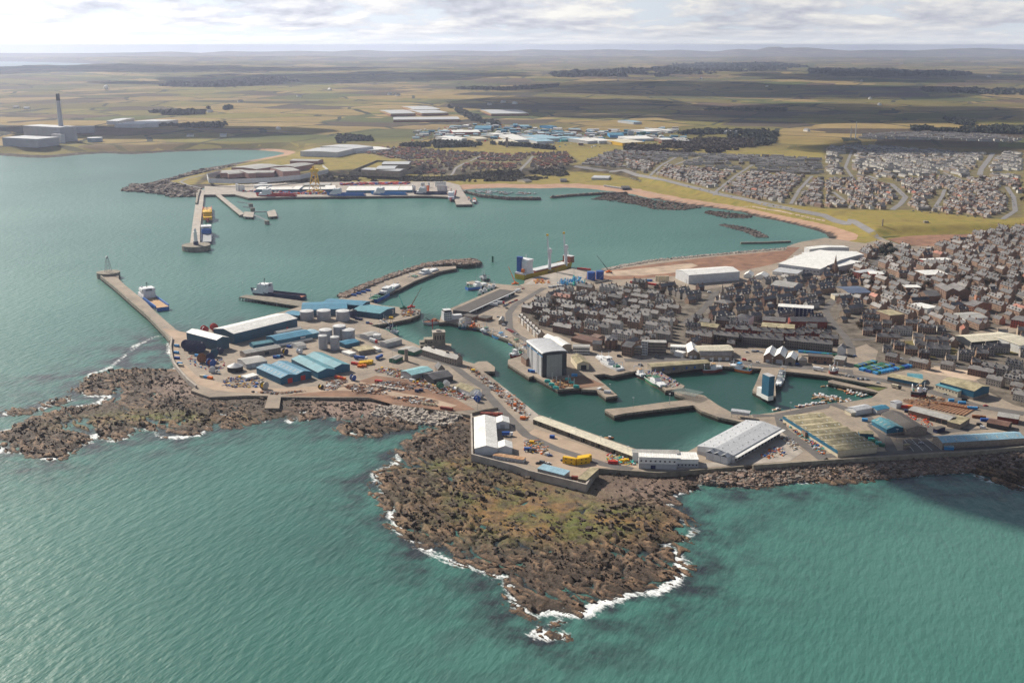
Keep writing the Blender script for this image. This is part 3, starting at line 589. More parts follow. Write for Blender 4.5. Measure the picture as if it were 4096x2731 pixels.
def reef_blocks(n, seed, name, label, sel):
 """angular blocks broken off the reef, lying on the rock surface"""
 q = np.random.RandomState(seed); m = MB(); idx = np.argwhere(sel); pick = idx[q.randint(0, len(idx), n)]
 for i, j in pick:
  if big_n[i, j] + .25*q.rand() < .56: continue
  x, y, z = Xr[i, j]+q.uniform(-.6,.6), Yr[i, j]+q.uniform(-.6,.6), Zr[i, j]; r = q.uniform(.5, 1.0)*(1+1.3*(q.rand() < .12)); a = ang + q.normal(0, .5)
  rot = Matrix.Rotation(a, 3, 'Z') @ Matrix.Rotation(q.uniform(-.6, .6), 3, 'X') @ Matrix.Rotation(q.uniform(-.4, .4), 3, 'Y'); e = (1.5*r, .75*r, .7*r); vs = []
  for c in ((1,1,1),(-1,1,1),(-1,-1,1),(1,-1,1),(1,1,-1),(-1,1,-1),(-1,-1,-1),(1,-1,-1)):
   v = rot @ Vector([c[k]*e[k]*q.uniform(.6, 1) for k in range(3)]); vs.append((x+v.x, y+v.y, z+.25*r+v.z))
  for f in ((0,1,2,3),(0,3,7,4),(1,0,4,5),(2,1,5,6),(3,2,6,7)): m.face([vs[k] for k in f])
 tag(m.build(name, M_ROCK), label, 'rocks', None, 'stuff')
selz = (sdr > 1) & (Zr > .5) & (gh < -3)
reef_blocks(3000, 1, 'reef_rocks', 'broken angular rocks strewn over the big weedy headland reef', selz & (Xr > -180) & (Yr < 905))
reef_blocks(2200, 2, 'reef_rocks', 'broken angular rocks strewn over the left reef and inner shores', selz & ((Xr <= -180) | (Yr >= 905)))
# ================================================================ BUILDINGS AND STRUCTURES
OCC = []        # footprints: (cx, cy, ux, uy, hl, hw)
AUTO = []       # (object, base phrase) labelled at the end by the nearest landmark
MARKS = []      # (phrase, x, y)
def occ(cx, cy, ux, uy, hl, hw): OCC.append((cx, cy, ux, uy, hl, hw))
def mark(phrase, p): MARKS.append((phrase, p[0], p[1]))
W_BLUE = mat('blue_cladding', (0.022, 0.115, 0.19), 0.55, 0.15, 0.1); W_DBLUE = mat('dark_blue_cladding', (0.020, 0.085, 0.14), 0.5, 0.15, 0.1)
W_GREY = mat('grey_cladding', (0.40, 0.40, 0.41), 0.6, 0.12, 0.2); W_WHITE = mat('white_render', (0.74, 0.73, 0.70), 0.7, 0.1, 0.3); W_LG = mat('pale_cladding', (0.55, 0.56, 0.57), 0.55, 0.1, 0.2)
W_BRICK = mat('brown_brick', (0.21, 0.135, 0.10), 0.9, 0.25, 0.5); W_STONE = mat('granite_stone', (0.26, 0.215, 0.18), 0.9, 0.25, 0.5); W_DARK = mat('charcoal_cladding', (0.038, 0.041, 0.048), 0.5, 0.15, 0.2)
W_RED = mat('red_paint', (0.50, 0.035, 0.025), 0.5, 0.15, 0.3); W_YEL = mat('yellow_paint', (0.72, 0.43, 0.015), 0.5, 0.12, 0.3); W_GREEN = mat('green_paint', (0.03, 0.14, 0.085), 0.5, 0.15, 0.3)
W_ORANGE = mat('orange_paint', (0.72, 0.17, 0.025), 0.5, 0.15, 0.3); W_RUST = mat('rusty_steel', (0.23, 0.095, 0.045), 0.9, 0.4, 0.6); W_STEEL = mat('galvanised_steel', (0.33, 0.34, 0.35), 0.5, 0.2, 0.4, metal=0.3)
W_ROYAL = mat('royal_blue_paint', (0.020, 0.085, 0.33), 0.45, 0.15, 0.3); W_CYAN = mat('sky_blue_paint', (0.05, 0.27, 0.55), 0.45, 0.15, 0.3); W_TURQ = mat('turquoise_paint', (0.06, 0.42, 0.38), 0.5, 0.15, 0.3)
W_CREAM = mat('cream_cladding', (0.56, 0.49, 0.36), 0.7, 0.12, 0.3); W_NAVY = mat('navy_paint', (0.018, 0.028, 0.085), 0.5, 0.15, 0.3); W_MAROON = mat('maroon_brick', (0.21, 0.05, 0.038), 0.85, 0.2, 0.4)
M_GLASS = mat('window_glass', (0.022, 0.027, 0.035), 0.12, 0.2, 0.5, spec=0.6); M_BLACK = mat('black_rubber', (0.018, 0.018, 0.020), 0.8, 0.2, 0.5)
R_WHITE = roofmat('white_sheet_roof', (0.70, 0.69, 0.66), 0.10, 0.5, col2=(0.76, 0.75, 0.72)); R_SILV = roofmat('silver_sheet_roof', (0.47, 0.48, 0.50), 0.08, 0.7); R_BLUE = roofmat('blue_sheet_roof', (0.050, 0.20, 0.31), 0.15, 0.7)
R_TEAL = roofmat('teal_sheet_roof', (0.095, 0.26, 0.31), 0.2, 0.7); R_GREY = roofmat('grey_sheet_roof', (0.36, 0.35, 0.33), 0.2, 0.7); R_MOSS = roofmat('mossy_fibre_roof', (0.27, 0.235, 0.14), 0.3, 0.6, col2=(0.36, 0.31, 0.20), rough=0.9)
R_DARK = roofmat('dark_felt_roof', (0.095, 0.085, 0.08), 0.15, 0.4, rough=0.8); R_SLATE = roofmat('slate_roof', (0.185, 0.172, 0.168), 0.3, 2.4, rough=0.55); R_SLATED = roofmat('dark_slate_roof', (0.085, 0.082, 0.088), 0.35, 2.4, rough=0.6)
R_PALE = roofmat('pale_blue_sheet_roof', (0.27, 0.43, 0.52), 0.15, 0.6); R_LTURQ = roofmat('light_turquoise_roof', (0.24, 0.45, 0.48), 0.12, 0.6); R_TILE = roofmat('red_tile_roof', (0.30, 0.10, 0.06), 0.3, 2.0); R_CREAM = roofmat('cream_sheet_roof', (0.60, 0.55, 0.43), 0.15, 0.5)
R_BROWN = roofmat('brown_tile_roof', (0.15, 0.085, 0.062), 0.3, 2.0); R_RUST = roofmat('rusted_sheet_roof', (0.40, 0.17, 0.07), 0.35, 0.8, col2=(0.42, 0.29, 0.18), rough=0.9)
WM_BROWN = wallmat('sandstone_house_wall', (0.30, 0.20, 0.145), 0.3); WM_GREYH = wallmat('granite_house_wall', (0.30, 0.265, 0.235), 0.3, frame=(0.4, 0.38, 0.35)); WM_WHITE = wallmat('harled_house_wall', (0.54, 0.52, 0.48), 0.15)
WM_BUFF = wallmat('buff_house_wall', (0.34, 0.265, 0.20), 0.2); WM_DKBR = wallmat('dark_brick_house_wall', (0.165, 0.10, 0.078), 0.3)
def frame3(E1, E2, E3):
 """plan frame of a rectangular building: origin, x-dir, length, width, swapped flag"""
 a = Vector((E1[0], E1[1])); b = Vector((E2[0], E2[1])); c = Vector((E3[0], E3[1]))
 u = (b-a); Ln = u.length; u.normalize(); v = Vector((-u.y, u.x)); wd = (c-a).dot(v); sw = False
 if wd < 0: a, b = b, a; u = -u; wd = -wd; sw = True
 return a, u, Ln, wd, sw
def roof_mesh(Ln, wd, h, rise, kind, th=0.25, ov=0.35, n=1):
 m = MB()
 def slab(q, uvs):
  m.face(q, 0, uvs); m.face([(p[0], p[1], p[2]-th) for p in reversed(q)], 0)
  for i in range(len(q)):
   a, b = q[i], q[(i+1) % len(q)]; m.face([(a[0],a[1],a[2]-th),(b[0],b[1],b[2]-th),b,a], 0)
 x0, x1 = -ov, Ln+ov
 if kind == 'flat':
  slab([(x0,-ov,h+th),(x1,-ov,h+th),(x1,wd+ov,h+th),(x0,wd+ov,h+th)], [(x0,0),(x1,0),(x1,wd),(x0,wd)])
 elif kind == 'mono':
  slab([(x0,-ov,h+th),(x1,-ov,h+th),(x1,wd+ov,h+th+rise),(x0,wd+ov,h+th+rise)], [(x0,0),(x1,0),(x1,wd),(x0,wd)])
 elif kind == 'hip':
  k = min(wd/2, Ln/2*0.95); o = ov; zt = h+th+rise
  A, B, Cc, Dd = (x0,-o,h+th),(x1,-o,h+th),(x1,wd+o,h+th),(x0,wd+o,h+th); r1, r2 = (k,wd/2,zt),(Ln-k,wd/2,zt)
  m.face([A,B,r2,r1],0,[(x0,0),(x1,0),(Ln-k,wd/2),(k,wd/2)]); m.face([Cc,Dd,r1,r2],0,[(x1,0),(x0,0),(k,wd/2),(Ln-k,wd/2)])
  m.face([B,Cc,r2],0,[(0,0),(wd,0),(wd/2,k)]); m.face([Dd,A,r1],0,[(0,0),(wd,0),(wd/2,k)]); m.face([Dd,Cc,B,A],0)
 elif kind == 'arch':
  K = 7
  ys = [wd/2 - (wd/2+ov)*math.cos(math.pi*i/K) for i in range(K+1)]; zs = [h+th+rise*math.sin(math.pi*i/K) for i in range(K+1)]
  for i in range(K): slab([(x0,ys[i],zs[i]),(x1,ys[i],zs[i]),(x1,ys[i+1],zs[i+1]),(x0,ys[i+1],zs[i+1])], [(x0,0),(x1,0),(x1,1),(x0,1)])
 else:
  b = wd/n; s = rise/(b/2)
  for i in range(n):
   y0, y1, ym = i*b, (i+1)*b, (i+.5)*b; o0 = ov if i == 0 else 0; o1 = ov if i == n-1 else 0; hl = math.hypot(b/2, rise)
   slab([(x0,y0-o0,h+th-o0*s),(x1,y0-o0,h+th-o0*s),(x1,ym,h+th+rise),(x0,ym,h+th+rise)], [(x0,0),(x1,0),(x1,hl),(x0,hl)])
   slab([(x0,ym,h+th+rise),(x1,ym,h+th+rise),(x1,y1+o1,h+th-o1*s),(x0,y1+o1,h+th-o1*s)], [(x0,hl),(x1,hl),(x1,0),(x0,0)])
 return m
def wall_mesh(Ln, wd, h, rise, kind, n=1, wins=False, base=0.0, mono=False):
 m = MB()
 def quad(p, q, za, zb, mi, w_):
  l = math.hypot(q[0]-p[0], q[1]-p[1]); m.face([(*p,za),(*q,za),(*q,zb),(*p,zb)], mi, [(0.02,za),(l,za),(l,zb),(0.02,zb)] if w_ else None)
 cs = [(0,0),(Ln,0),(Ln,wd),(0,wd)]
 for i in range(4):
  p, q = cs[i], cs[(i+1) % 4]
  if base: quad(p, q, -1.2, base, 1, wins); quad(p, q, base, h, 0, wins)
  else: quad(p, q, -1.2, h, 0, wins and i in (0, 2))
 if kind == 'gable':
  b = wd/n
  for i in range(n):
   for x, fl in ((0, 1), (Ln, 0)):
    t = [(x,i*b,h),(x,(i+1)*b,h),(x,(i+.5)*b,h+rise)]; m.face(t[::-1] if fl else t, 0)
 elif kind == 'mono':
  m.face([(Ln,0,h),(Ln,wd,h),(Ln,wd,h+rise)],0); m.face([(0,wd,h),(0,0,h),(0,wd,h+rise)],0); m.face([(Ln,wd,h),(0,wd,h),(0,wd,h+rise),(Ln,wd,h+rise)],0)
 elif kind == 'arch':
  K = 7; ys = [wd/2 - wd/2*math.cos(math.pi*i/K) for i in range(K+1)]; zs = [h+rise*math.sin(math.pi*i/K) for i in range(K+1)]
  m.face([(Ln,y,z) for y, z in zip(ys, zs)], 0); m.face([(0,y,z) for y, z in zip(ys, zs)][::-1], 0)
 return m
UNIT = {}
def unitbox(mt):
 if mt.name not in UNIT:
  m = MB(); m.box(-.5,.5,-.5,.5,0,1); UNIT[mt.name] = m.mesh('panel', mt)
 return UNIT[mt.name]
def panel(name, mt, parent, x, y, z, sx, sy, sz, rx=0.0, label=None):
 o = part(name, unitbox(mt), parent, (x, y, z)); o.scale = (sx, sy, sz)
 if rx: o.rotation_euler = (rx, 0, 0)
 if label: o['label'] = label
 return o
def shed(name, label, cat, c, E1, E2, E3, h, rise=2.0, wall=None, roof=None, kind='gable', n=1, gz=5.0, base=0, basem=None, doors=(), sky=0, skym=None, width=None, group=None, wins=False, windows=None, mk=None, auto=False, free=False):
 """rectangular building from three eaves corners seen in the picture (E1-E2 one eave, E3 on the opposite one)"""
 a, u, Ln, wd, sw = frame3(c(*E1, gz+h), c(*E2, gz+h), c(*E3, gz+h))
 if width: wd = width
 return shed_at(name, label, cat, a, u, Ln, wd, sw, h, rise, wall, roof, kind, n, gz, base, basem, doors, sky, skym, group, wins, windows, mk, auto)
def shed_at(name, label, cat, a, u, Ln, wd, sw, h, rise, wall, roof, kind='gable', n=1, gz=5.0, base=0, basem=None, doors=(), sky=0, skym=None, group=None, wins=False, windows=None, mk=None, auto=False):
 o = thing(name, label, cat, (a.x, a.y, gz), math.atan2(u.y, u.x), group)
 if auto: AUTO.append((o, label))
 cx, cy = a.x + u.x*Ln/2 - u.y*wd/2, a.y + u.y*Ln/2 + u.x*wd/2
 occ(cx, cy, u.x, u.y, Ln/2, wd/2); o['cxy'] = (cx, cy)
 if mk: mark(mk, (cx, cy))
 wl = wall_mesh(Ln, wd, h, rise, kind, n, wins, base).build('wall', [wall, basem or wall], o)
 if kind == 'flat':
  ro = roof_mesh(Ln, wd, h, rise, kind).build('roof', roof, o)
 else: ro = roof_mesh(Ln, wd, h, rise, kind, n=n).build('roof', roof, o)
 for (side, t, dw, dh, dm) in doors:
  if side == 'f': panel('door', dm, wl, (1-t if sw else t)*Ln, -0.06, 0, dw, 0.14, dh)
  elif side == 'b': panel('door', dm, wl, (1-t if sw else t)*Ln, wd+0.06, 0, dw, 0.14, dh)
  else:
   end = Ln+0.06 if (side == 'r') != sw else -0.06
   panel('door', dm, wl, end, t*wd, 0, 0.14, dw, dh)
 if sky and kind in ('gable',):
  b = wd/n; ang = math.atan2(rise, b/2)
  for i in range(n):
   for k in range(sky):
    x = (k+.5)*Ln/sky
    for sgn in (-1, 1):
     if n > 4 and random.random() < .45: continue
     ym = (i+.5)*b + sgn*b*0.27; zc = h + rise*(1-0.54) + 0.28
     panel('skylight', skym or R_CREAM, ro, x, ym, zc, 0.8, b*0.2, 0.06, -sgn*ang)
 if windows:
  wn, lv, z0, dz, ww, wh, sides = windows
  for sd in sides:
   ln = Ln if sd in 'fb' else wd
   for j in range(lv):
    for k in range(wn if sd in 'fb' else max(2, int(wn*wd/Ln))):
     nk = wn if sd in 'fb' else max(2, int(wn*wd/Ln)); x = (k+.5)*ln/nk
     if sd == 'f': panel('window', M_GLASS, wl, x, -0.04, z0+j*dz, ww, 0.12, wh)
     elif sd == 'b': panel('window', M_GLASS, wl, x, wd+0.04, z0+j*dz, ww, 0.12, wh)
     elif sd == 'r': panel('window', M_GLASS, wl, Ln+0.04, x, z0+j*dz, 0.12, ww, wh)
     else: panel('window', M_GLASS, wl, -0.04, x, z0+j*dz, 0.12, ww, wh)
 return o
def fpx(z): return z
# ---------------- Keith Inch yard (blue sheds and tank farm)
shed('reel_shed', 'narrow dark blue shed with plain white roof beside the row of navy cable reels', 'shed', c9, (1310,968),(1665,1060),(1795,1022), 12.5, 2.6, W_DBLUE, R_WHITE, mk='the narrow blue shed')
shed('long_store', 'long dark blue warehouse with a broad stained white roof', 'warehouse', c14, (985,398),(1730,215),(735,340), 12, 3.2, W_DBLUE, R_WHITE, doors=[('f',0.83,3,4,W_RED)], mk='the long blue warehouse')
o = shed('blue_office_shed', 'bright blue shed with white lower wall and white name board facing the yard', 'shed', c14, (1490,478),(1908,398),(1385,424), 7, 2.4, W_BLUE, R_BLUE, base=2.6, basem=W_WHITE, mk='the bright blue office shed')
panel('sign', W_WHITE, o, 0.72*o.children[0].dimensions.x, -0.1, 4.2, 6.5, 0.15, 1.6)
shed('teal_hut', 'low teal shed with rusty roof lights before the bright blue office shed', 'shed', c14, (1215,530),(1475,490),(1195,497), 4, 1.8, W_BLUE, R_TEAL)
shed('mossy_lean_shed', 'weathered grey roof shed squeezed between the blue warehouses', 'shed', c14, (1500,390),(1790,335),(1460,372), 6, 1.5, W_GREY, R_GREY)
shed('blue_annex', 'light blue roofed annex right beside the tank farm', 'shed', c14, (1900,400),(1995,380),(1880,345), 5.5, 1.5, W_BLUE, R_PALE)
shed('long_grey_store', 'long low grey store with ribbed grey roof behind the black round tank', 'shed', c14, (1120,632),(1538,556),(1055,600), 5.5, 1.8, W_STONE, R_GREY, doors=[('f',0.6,5,3.6,W_DARK)])
shed('wide_grey_store', 'wide pale grey store with low pitched roof next to the black round tank', 'shed', c14, (1130,757),(1378,715),(1027,692), 5, 1.8, W_GREY, R_GREY, doors=[('f',0.35,4,3.5,W_LG),('f',0.75,4,3.5,W_LG)])
shed('gabled_hut', 'small white gabled hut on the tank farm road', 'hut', c14, (1735,545),(1838,525),(1697,505), 4, 1.5, W_WHITE, R_GREY)
tw = shed('twin_blue_shed', 'blue twin-gabled shed with two red doors and rows of pale roof lights', 'shed', c14, (1250,792),(1535,918),(1920,848), 7.2, 2.2, W_BLUE, R_BLUE, n=2, sky=7, doors=[('r',0.30,5.5,5,W_RED),('r',0.72,5.5,5,W_RED)], mk='the twin-gabled blue shed')
shed('ridged_blue_shed', 'blue shed with teal ribbed roof next to the twin-gabled shed', 'shed', c14, (1662,692),(1975,852),(2152,802), 7, 2.6, W_BLUE, R_TEAL, sky=0)
shed('ridged_blue_shed', 'furthest blue shed of the row, teal roof, beside stacked white sacks', 'shed', c14, (1838,652),(2165,797),(2345,757), 7, 2.6, W_BLUE, R_TEAL)
shed('site_cabin', 'long white site cabin before the twin-gabled blue shed', 'cabin', c14, (1135,915),(1275,880),(1082,890), 2.8, 0.3, W_WHITE, R_WHITE, 'flat')
shed('blue_fish_hall', 'large blue sheet-roofed fish hall behind the grey oil tanks', 'hall', c10, (900,1003),(1435,985),(1150,905), 8, 2.2, W_DBLUE, R_BLUE, mk='the blue fish hall')
shed('blue_fish_hall', 'blue sheet-roofed hall nearest the rock mole, behind the fish hall', 'hall', c10, (1150,915),(1612,948),(1340,872), 8.6, 2, W_DBLUE, R_BLUE)
shed('blue_ice_hall', 'teal and blue roofed hall beside the cone-topped dark silo', 'hall', c10, (1492,1003),(1822,1043),(1945,965), 7, 2, W_DBLUE, R_TEAL)
shed('low_blue_store', 'low blue roof store between white-roofed warehouse and grey tanks', 'store', c10, (690,1045),(862,1066),(770,1003), 6, 1.2, W_DBLUE, R_BLUE)
shed('quay_office', 'small grey office with white name board on the blue hall quay', 'office', c10, (1815,1048),(1985,988),(1880,980), 6, 0.6, W_STEEL, R_GREY, 'flat', windows=(5,1,2.6,2,1.6,1.3,'f'))
shed('small_blue_shed', 'small blue shed with three roof lights below the grey tanks', 'shed', c15, (240,378),(405,340),(175,338), 4.2, 1.4, W_BLUE, R_BLUE)
shed('white_portable_office', 'white portable office beside the small blue shed', 'cabin', c15, (290,488),(365,470),(208,455), 2.8, 0.3, W_WHITE, R_WHITE, 'flat')
shed('flat_brown_store', 'flat mossy-roofed brown store with a walled scrap yard', 'store', c15, (400,455),(590,425),(290,415), 4.5, 0.3, W_STONE, R_MOSS, 'flat')
shed('white_store', 'small white flat store at the walled scrap yard corner', 'store', c15, (610,435),(662,425),(545,405), 3, 0.3, W_WHITE, R_WHITE, 'flat')
shed('pale_quay_shed', 'pale ribbed shed on the inner quay beside the white tank', 'shed', c15, (505,280),(642,246),(463,240), 4, 1.2, W_LG, R_GREY)
shed('pale_quay_shed', 'grey ribbed quay shed nearest the inner harbour water', 'shed', c15, (722,365),(905,318),(650,342), 5, 1.2, W_CONCRETE if False else W_GREY, R_GREY)
shed('low_green_store', 'low pale store with dark green front before the ice factory tower', 'store', c15, (1045,468),(1140,428),(900,420), 4.2, 1.4, W_GREEN, R_GREY)
rs = [((1140,428),(1232,456)),((1232,456),(1402,510)),((1402,510),(1548,546))]
for k, (p, q) in enumerate(rs):
 a, u, Ln, wd, sw = frame3(c15(*p, 13), c15(*q, 13), c15(1620,500,13))
 s_ = shed_at('quayside_house', ['left end house of the old stone row by the ice factory', 'middle long house of the old stone row by the ice factory', 'tall end house of the old stone row, stepped gable'][k], 'house', a, u, Ln, 9.5, sw, 7.5, 3.6, W_STONE, R_SLATE, windows=(max(3,int(Ln/3.4)),2,1.2,3,1.0,1.5,'f'))
 for xx in (0.8, Ln-0.8): m = MB(); m.box(-.6,.6,-1.1,1.1,0,2.6); m.build('chimney', W_STONE, s_, (xx, 4.75, 10.2))
mark('the old stone row', c15(1350,520))
# ice factory: tall tower and stepped wings
o = thing('ice_factory', 'concrete ice factory tower standing on its own pier in the inner harbour', 'factory', c15(1345,405), math.atan2((c15(1400,395)-c15(1290,400)).y, (c15(1400,395)-c15(1290,400)).x))
mark('the concrete ice factory', c15(1345,405)); occ(o.location.x, o.location.y, 1, 0, 20, 14)
m = MB(); m.box(-7,7,0,11,-3,17); m.build('tower', M_CONCD, o); m = MB(); m.box(-7.4,7.4,-.4,11.4,17,17.6); m.box(-3,2,3,7,17.6,19.5); m.build('roof', M_CONC, o)
m = MB(); m.box(-17,-7,0,11,-3,9.5); m.build('wing', M_CONCD, o); m = MB(); m.box(-22,-17,0.5,10.5,-3,6.5); m.box(-22,-14,-5,0,-3,4); m.build('wing', M_CONCD, o)
for x in (-4.5, -1.5, 1.5, 4.5): panel('window', M_GLASS, o, x, -0.05, 8.5, 1.4, 0.15, 5.0)
for x in (-15, -12, -9): panel('window', M_GLASS, o, x, -0.05, 5.5, 1.4, 0.15, 1.4)
shed('turquoise_net_store', 'pale turquoise-roofed net store beside the grey slate store', 'store', c15, (1020,737),(1270,680),(972,668), 6, 2, W_STEEL, R_LTURQ, mk='the pale turquoise-roofed store')
shed('dark_slate_store', 'broad dark-roofed store with four roof lights behind red steel frames', 'store', c15, (1272,788),(1505,745),(1063,735), 5.5, 3.2, W_DARK, R_SLATED, mk='the dark-roofed store')
shed('gabled_stone_store', 'stone store with steep gable and small roof lights by the harbour road', 'store', c15, (1290,628),(1330,668),(1400,650), 5, 4.5, W_STONE, R_SLATED)
shed('grey_green_shed', 'small grey-roofed green shed beside the round stone chimney', 'shed', c15, (830,555),(915,515),(765,538), 4, 1.3, W_GREEN, R_GREY)
shed('mossy_roof_shed', 'mossy brown-roofed shed with white gable beside the harbour road', 'shed', c15, (1530,868),(1700,935),(1770,882), 4.6, 2.6, W_WHITE, R_MOSS)
p_ = c15(957,572); m = MB(); m.cyl(0,0,-1,14,2.2,14,r2=1.8); o = m.build('stone_chimney', W_STONE, None, (p_.x,p_.y,5)); tag(o, 'short round stone chimney stack standing in the scrap yard', 'chimney')
# oil tanks
def tank(label, c, cx_, top, bot, rpx, mt=None, cone=1.2, group=None, name='oil_tank', gz=5.0, topm=None, rail=True, cat='tank'):
 nr = c(cx_, bot, gz); r = rpx*mpx(c, nr); d = Vector((nr.x, nr.y)).normalized()
 ct = Vector((nr.x + d.x*r, nr.y + d.y*r, gz)); h = zat(c, cx_, top, ct) - gz
 o = thing(name, label, cat, ct, 0, group); occ(ct.x, ct.y, 1, 0, r, r)
 m = MB(); m.cyl(0,0,-1,h,r,28); m.build('shell', mt or W_TANK, o)
 m = MB(); m.cyl(0,0,h,h+0.15,r+0.1,28,cone=cone); m.build('roof', topm or W_TANKR, o)
 if rail:
  m = MB()
  for i in range(14):
   a0, a1 = 2*math.pi*i/14, 2*math.pi*(i+1)/14
   p, q = (r*math.cos(a0), r*math.sin(a0)), (r*math.cos(a1), r*math.sin(a1)); m.bar((*p,h),(*p,h+1.3),.06); m.bar((*p,h+1.3),(*q,h+1.3),.06)
  m.build('railing', W_STEEL, o)
  m = MB()
  for i in range(9):
   a0 = -1.9 + i*0.22; a1 = a0 + .22; m.bar((r*1.02*math.cos(a0), r*1.02*math.sin(a0), 1+i*(h-1)/9), (r*1.02*math.cos(a1), r*1.02*math.sin(a1), 1+(i+1)*(h-1)/9), .22)
  m.build('stair', W_STEEL, o)
 return o
W_TANK = mat('tank_grey', (0.36, 0.36, 0.38), 0.55, 0.1, 0.3); W_TANKR = mat('tank_roof', (0.58, 0.58, 0.58), 0.5, 0.1, 0.3)
for lb, a in (('left of the three grey oil tanks in a row before the blue hall', (965,1010,1128,80)), ('middle of the three grey oil tanks in a row before the blue hall', (1165,1003,1125,80)), ('right of the three grey oil tanks in a row before the blue hall', (1388,1008,1135,80))): tank(lb, c10, *a, group='oil tanks on the tank farm')
for lb, a in (('wide grey oil tank standing at the back of the tank farm', (2232,302,470,75)), ('wide grey oil tank on the left of the five tank group', (2070,348,500,77)), ('wide grey oil tank on the right of the five tank group', (2335,348,490,77)), ('slim grey oil tank, left of the front pair in the bund', (2037,418,585,52)), ('slim grey oil tank, right of the front pair in the bund', (2178,432,592,53))): tank(lb, c14, *a, group='oil tanks on the tank farm')
mark('the grey oil tanks', c14(2150,560))
tank('white squat storage tank among the pale quay sheds', c15, 615, 258, 318, 48, W_WHITE, 0.8)
tank('black round tank under a fluted silver tent roof', c14, 1005, 775, 855, 88, M_BLACK, 3.6, topm=R_SILV, rail=False, name='digester_tank'); mark('the black round tank', c14(1005,850))
tank('dark cone-topped silo at the end of the three grey tanks', c10, 1512, 1003, 1095, 42, W_NAVY, 2, rail=False, name='silo', topm=W_DARK); tank('thin dark silo beside the teal-roofed hall', c10, 1663, 1018, 1085, 18, W_DARK, .8, rail=False, name='silo', topm=W_DARK)
# ---------------- north breakwater, wall, light tower
def wall_line(name, label, pts, th, z0, z1, mt, cat='wall', coping=None):
 m = MB()
 for a, b in zip(pts[:-1], pts[1:]):
  d = (Vector((b[0]-a[0], b[1]-a[1]))).normalized(); nx, ny = -d.y*th/2, d.x*th/2; ex, ey = d.x*th*.4, d.y*th*.4
  m.prism([(a[0]-ex+nx,a[1]-ey+ny),(a[0]-ex-nx,a[1]-ey-ny),(b[0]+ex-nx,b[1]+ey-ny),(b[0]+ex+nx,b[1]+ey+ny)], z0, z1 + random.uniform(-.004,.004), 0)
 return tag(m.build(name, mt), label, cat)
bw = L(c9, [(305,300),(470,432),(660,600),(860,770),(1010,925),(1080,1000),(1120,1060)], 8.2)
wall_line('breakwater_parapet', 'long concrete parapet wall along the sea side of the north breakwater', bw, 2.2, 3.5, 8.2, M_CONCD)
wall_line('sea_wall', 'curved concrete sea wall beside the sandy yard road', L(c14, [(255,432),(250,470),(240,530),(248,600),(262,680),(290,740),(360,830),(450,930),(540,1000)], 8), 2.0, 3, 8.0, M_CONC)
p_ = c9(392,262,8); m = MB(); m.cyl(0,0,-9,3.0,17,28); o = m.build('breakwater_roundhead', [M_CONCD], None, (p_.x,p_.y,5.6)); tag(o, 'round mossy masonry head at the tip of the north breakwater', 'pier'); mark('the north breakwater head', p_)
def tower_lattice(name, label, base, ht, w0, w1, mt, cat='beacon'):
 o = thing(name, label, cat, base); m = MB()
 cs = lambda w_, z: [(-w_,-w_,z),(w_,-w_,z),(w_,w_,z),(-w_,w_,z)]
 k = 4
 for i in range(k):
  a = cs(w0+(w1-w0)*i/k, ht*i/k); b = cs(w0+(w1-w0)*(i+1)/k, ht*(i+1)/k)
  for j in range(4): m.bar(a[j], b[j], .25); m.bar(a[j], b[(j+1)%4], .15); m.bar(b[j], b[(j+1)%4], .15)
 m.build('frame', mt, o); m = MB(); m.box(-w1-.6,w1+.6,-w1-.6,w1+.6,ht,ht+.4); m.cyl(0,0,ht+.4,ht+2.6,w1,10,cone=1); m.build('lantern', mt, o); return o
tower_lattice('beacon_tower', 'dark steel lattice beacon on the breakwater head', (p_.x,p_.y,8.6), 21, 4.2, 1.6, W_STEEL)
# west breakwater with white light tower
sb = L(c5, [(205,375),(272,375),(268,480),(250,610),(236,740),(234,895),(140,895),(165,690),(190,520),(200,430)], 5)
pm = poly_mesh('south_breakwater', sb, -4, 5.2, M_CONC, M_QUAY, kind=None, label='straight concrete breakwater with supply ships moored along its harbour side', cat='breakwater')
p_ = c5(199,905,6); m = MB(); m.cyl(0,0,-10,2.6,24,30); tag(m.build('breakwater_roundhead', M_CONCD, None, (p_.x,p_.y,6)), 'round masonry head carrying the white light tower', 'pier'); mark('the white light tower', p_)
o = thing('light_tower', 'white round light tower with dark base on the far breakwater head', 'lighthouse', (p_.x,p_.y,8.6)); m = MB(); m.cyl(0,0,0,6,4.4,14,r2=4.2); m.build('base', W_NAVY, o)
m = MB(); m.cyl(0,0,6,22,3.4,14,r2=2.6); m.cyl(0,0,22,22.6,4,14); m.build('tower', W_WHITE, o); m = MB(); m.cyl(0,0,22.6,27,2,10,cone=2); m.build('lantern', W_WHITE, o)
wall_line('breakwater_wall', 'mossy wave wall on the seaward root of the far breakwater', L(c5, [(200,500),(212,430),(232,372)], 8), 4, 3, 9, M_CONCD)
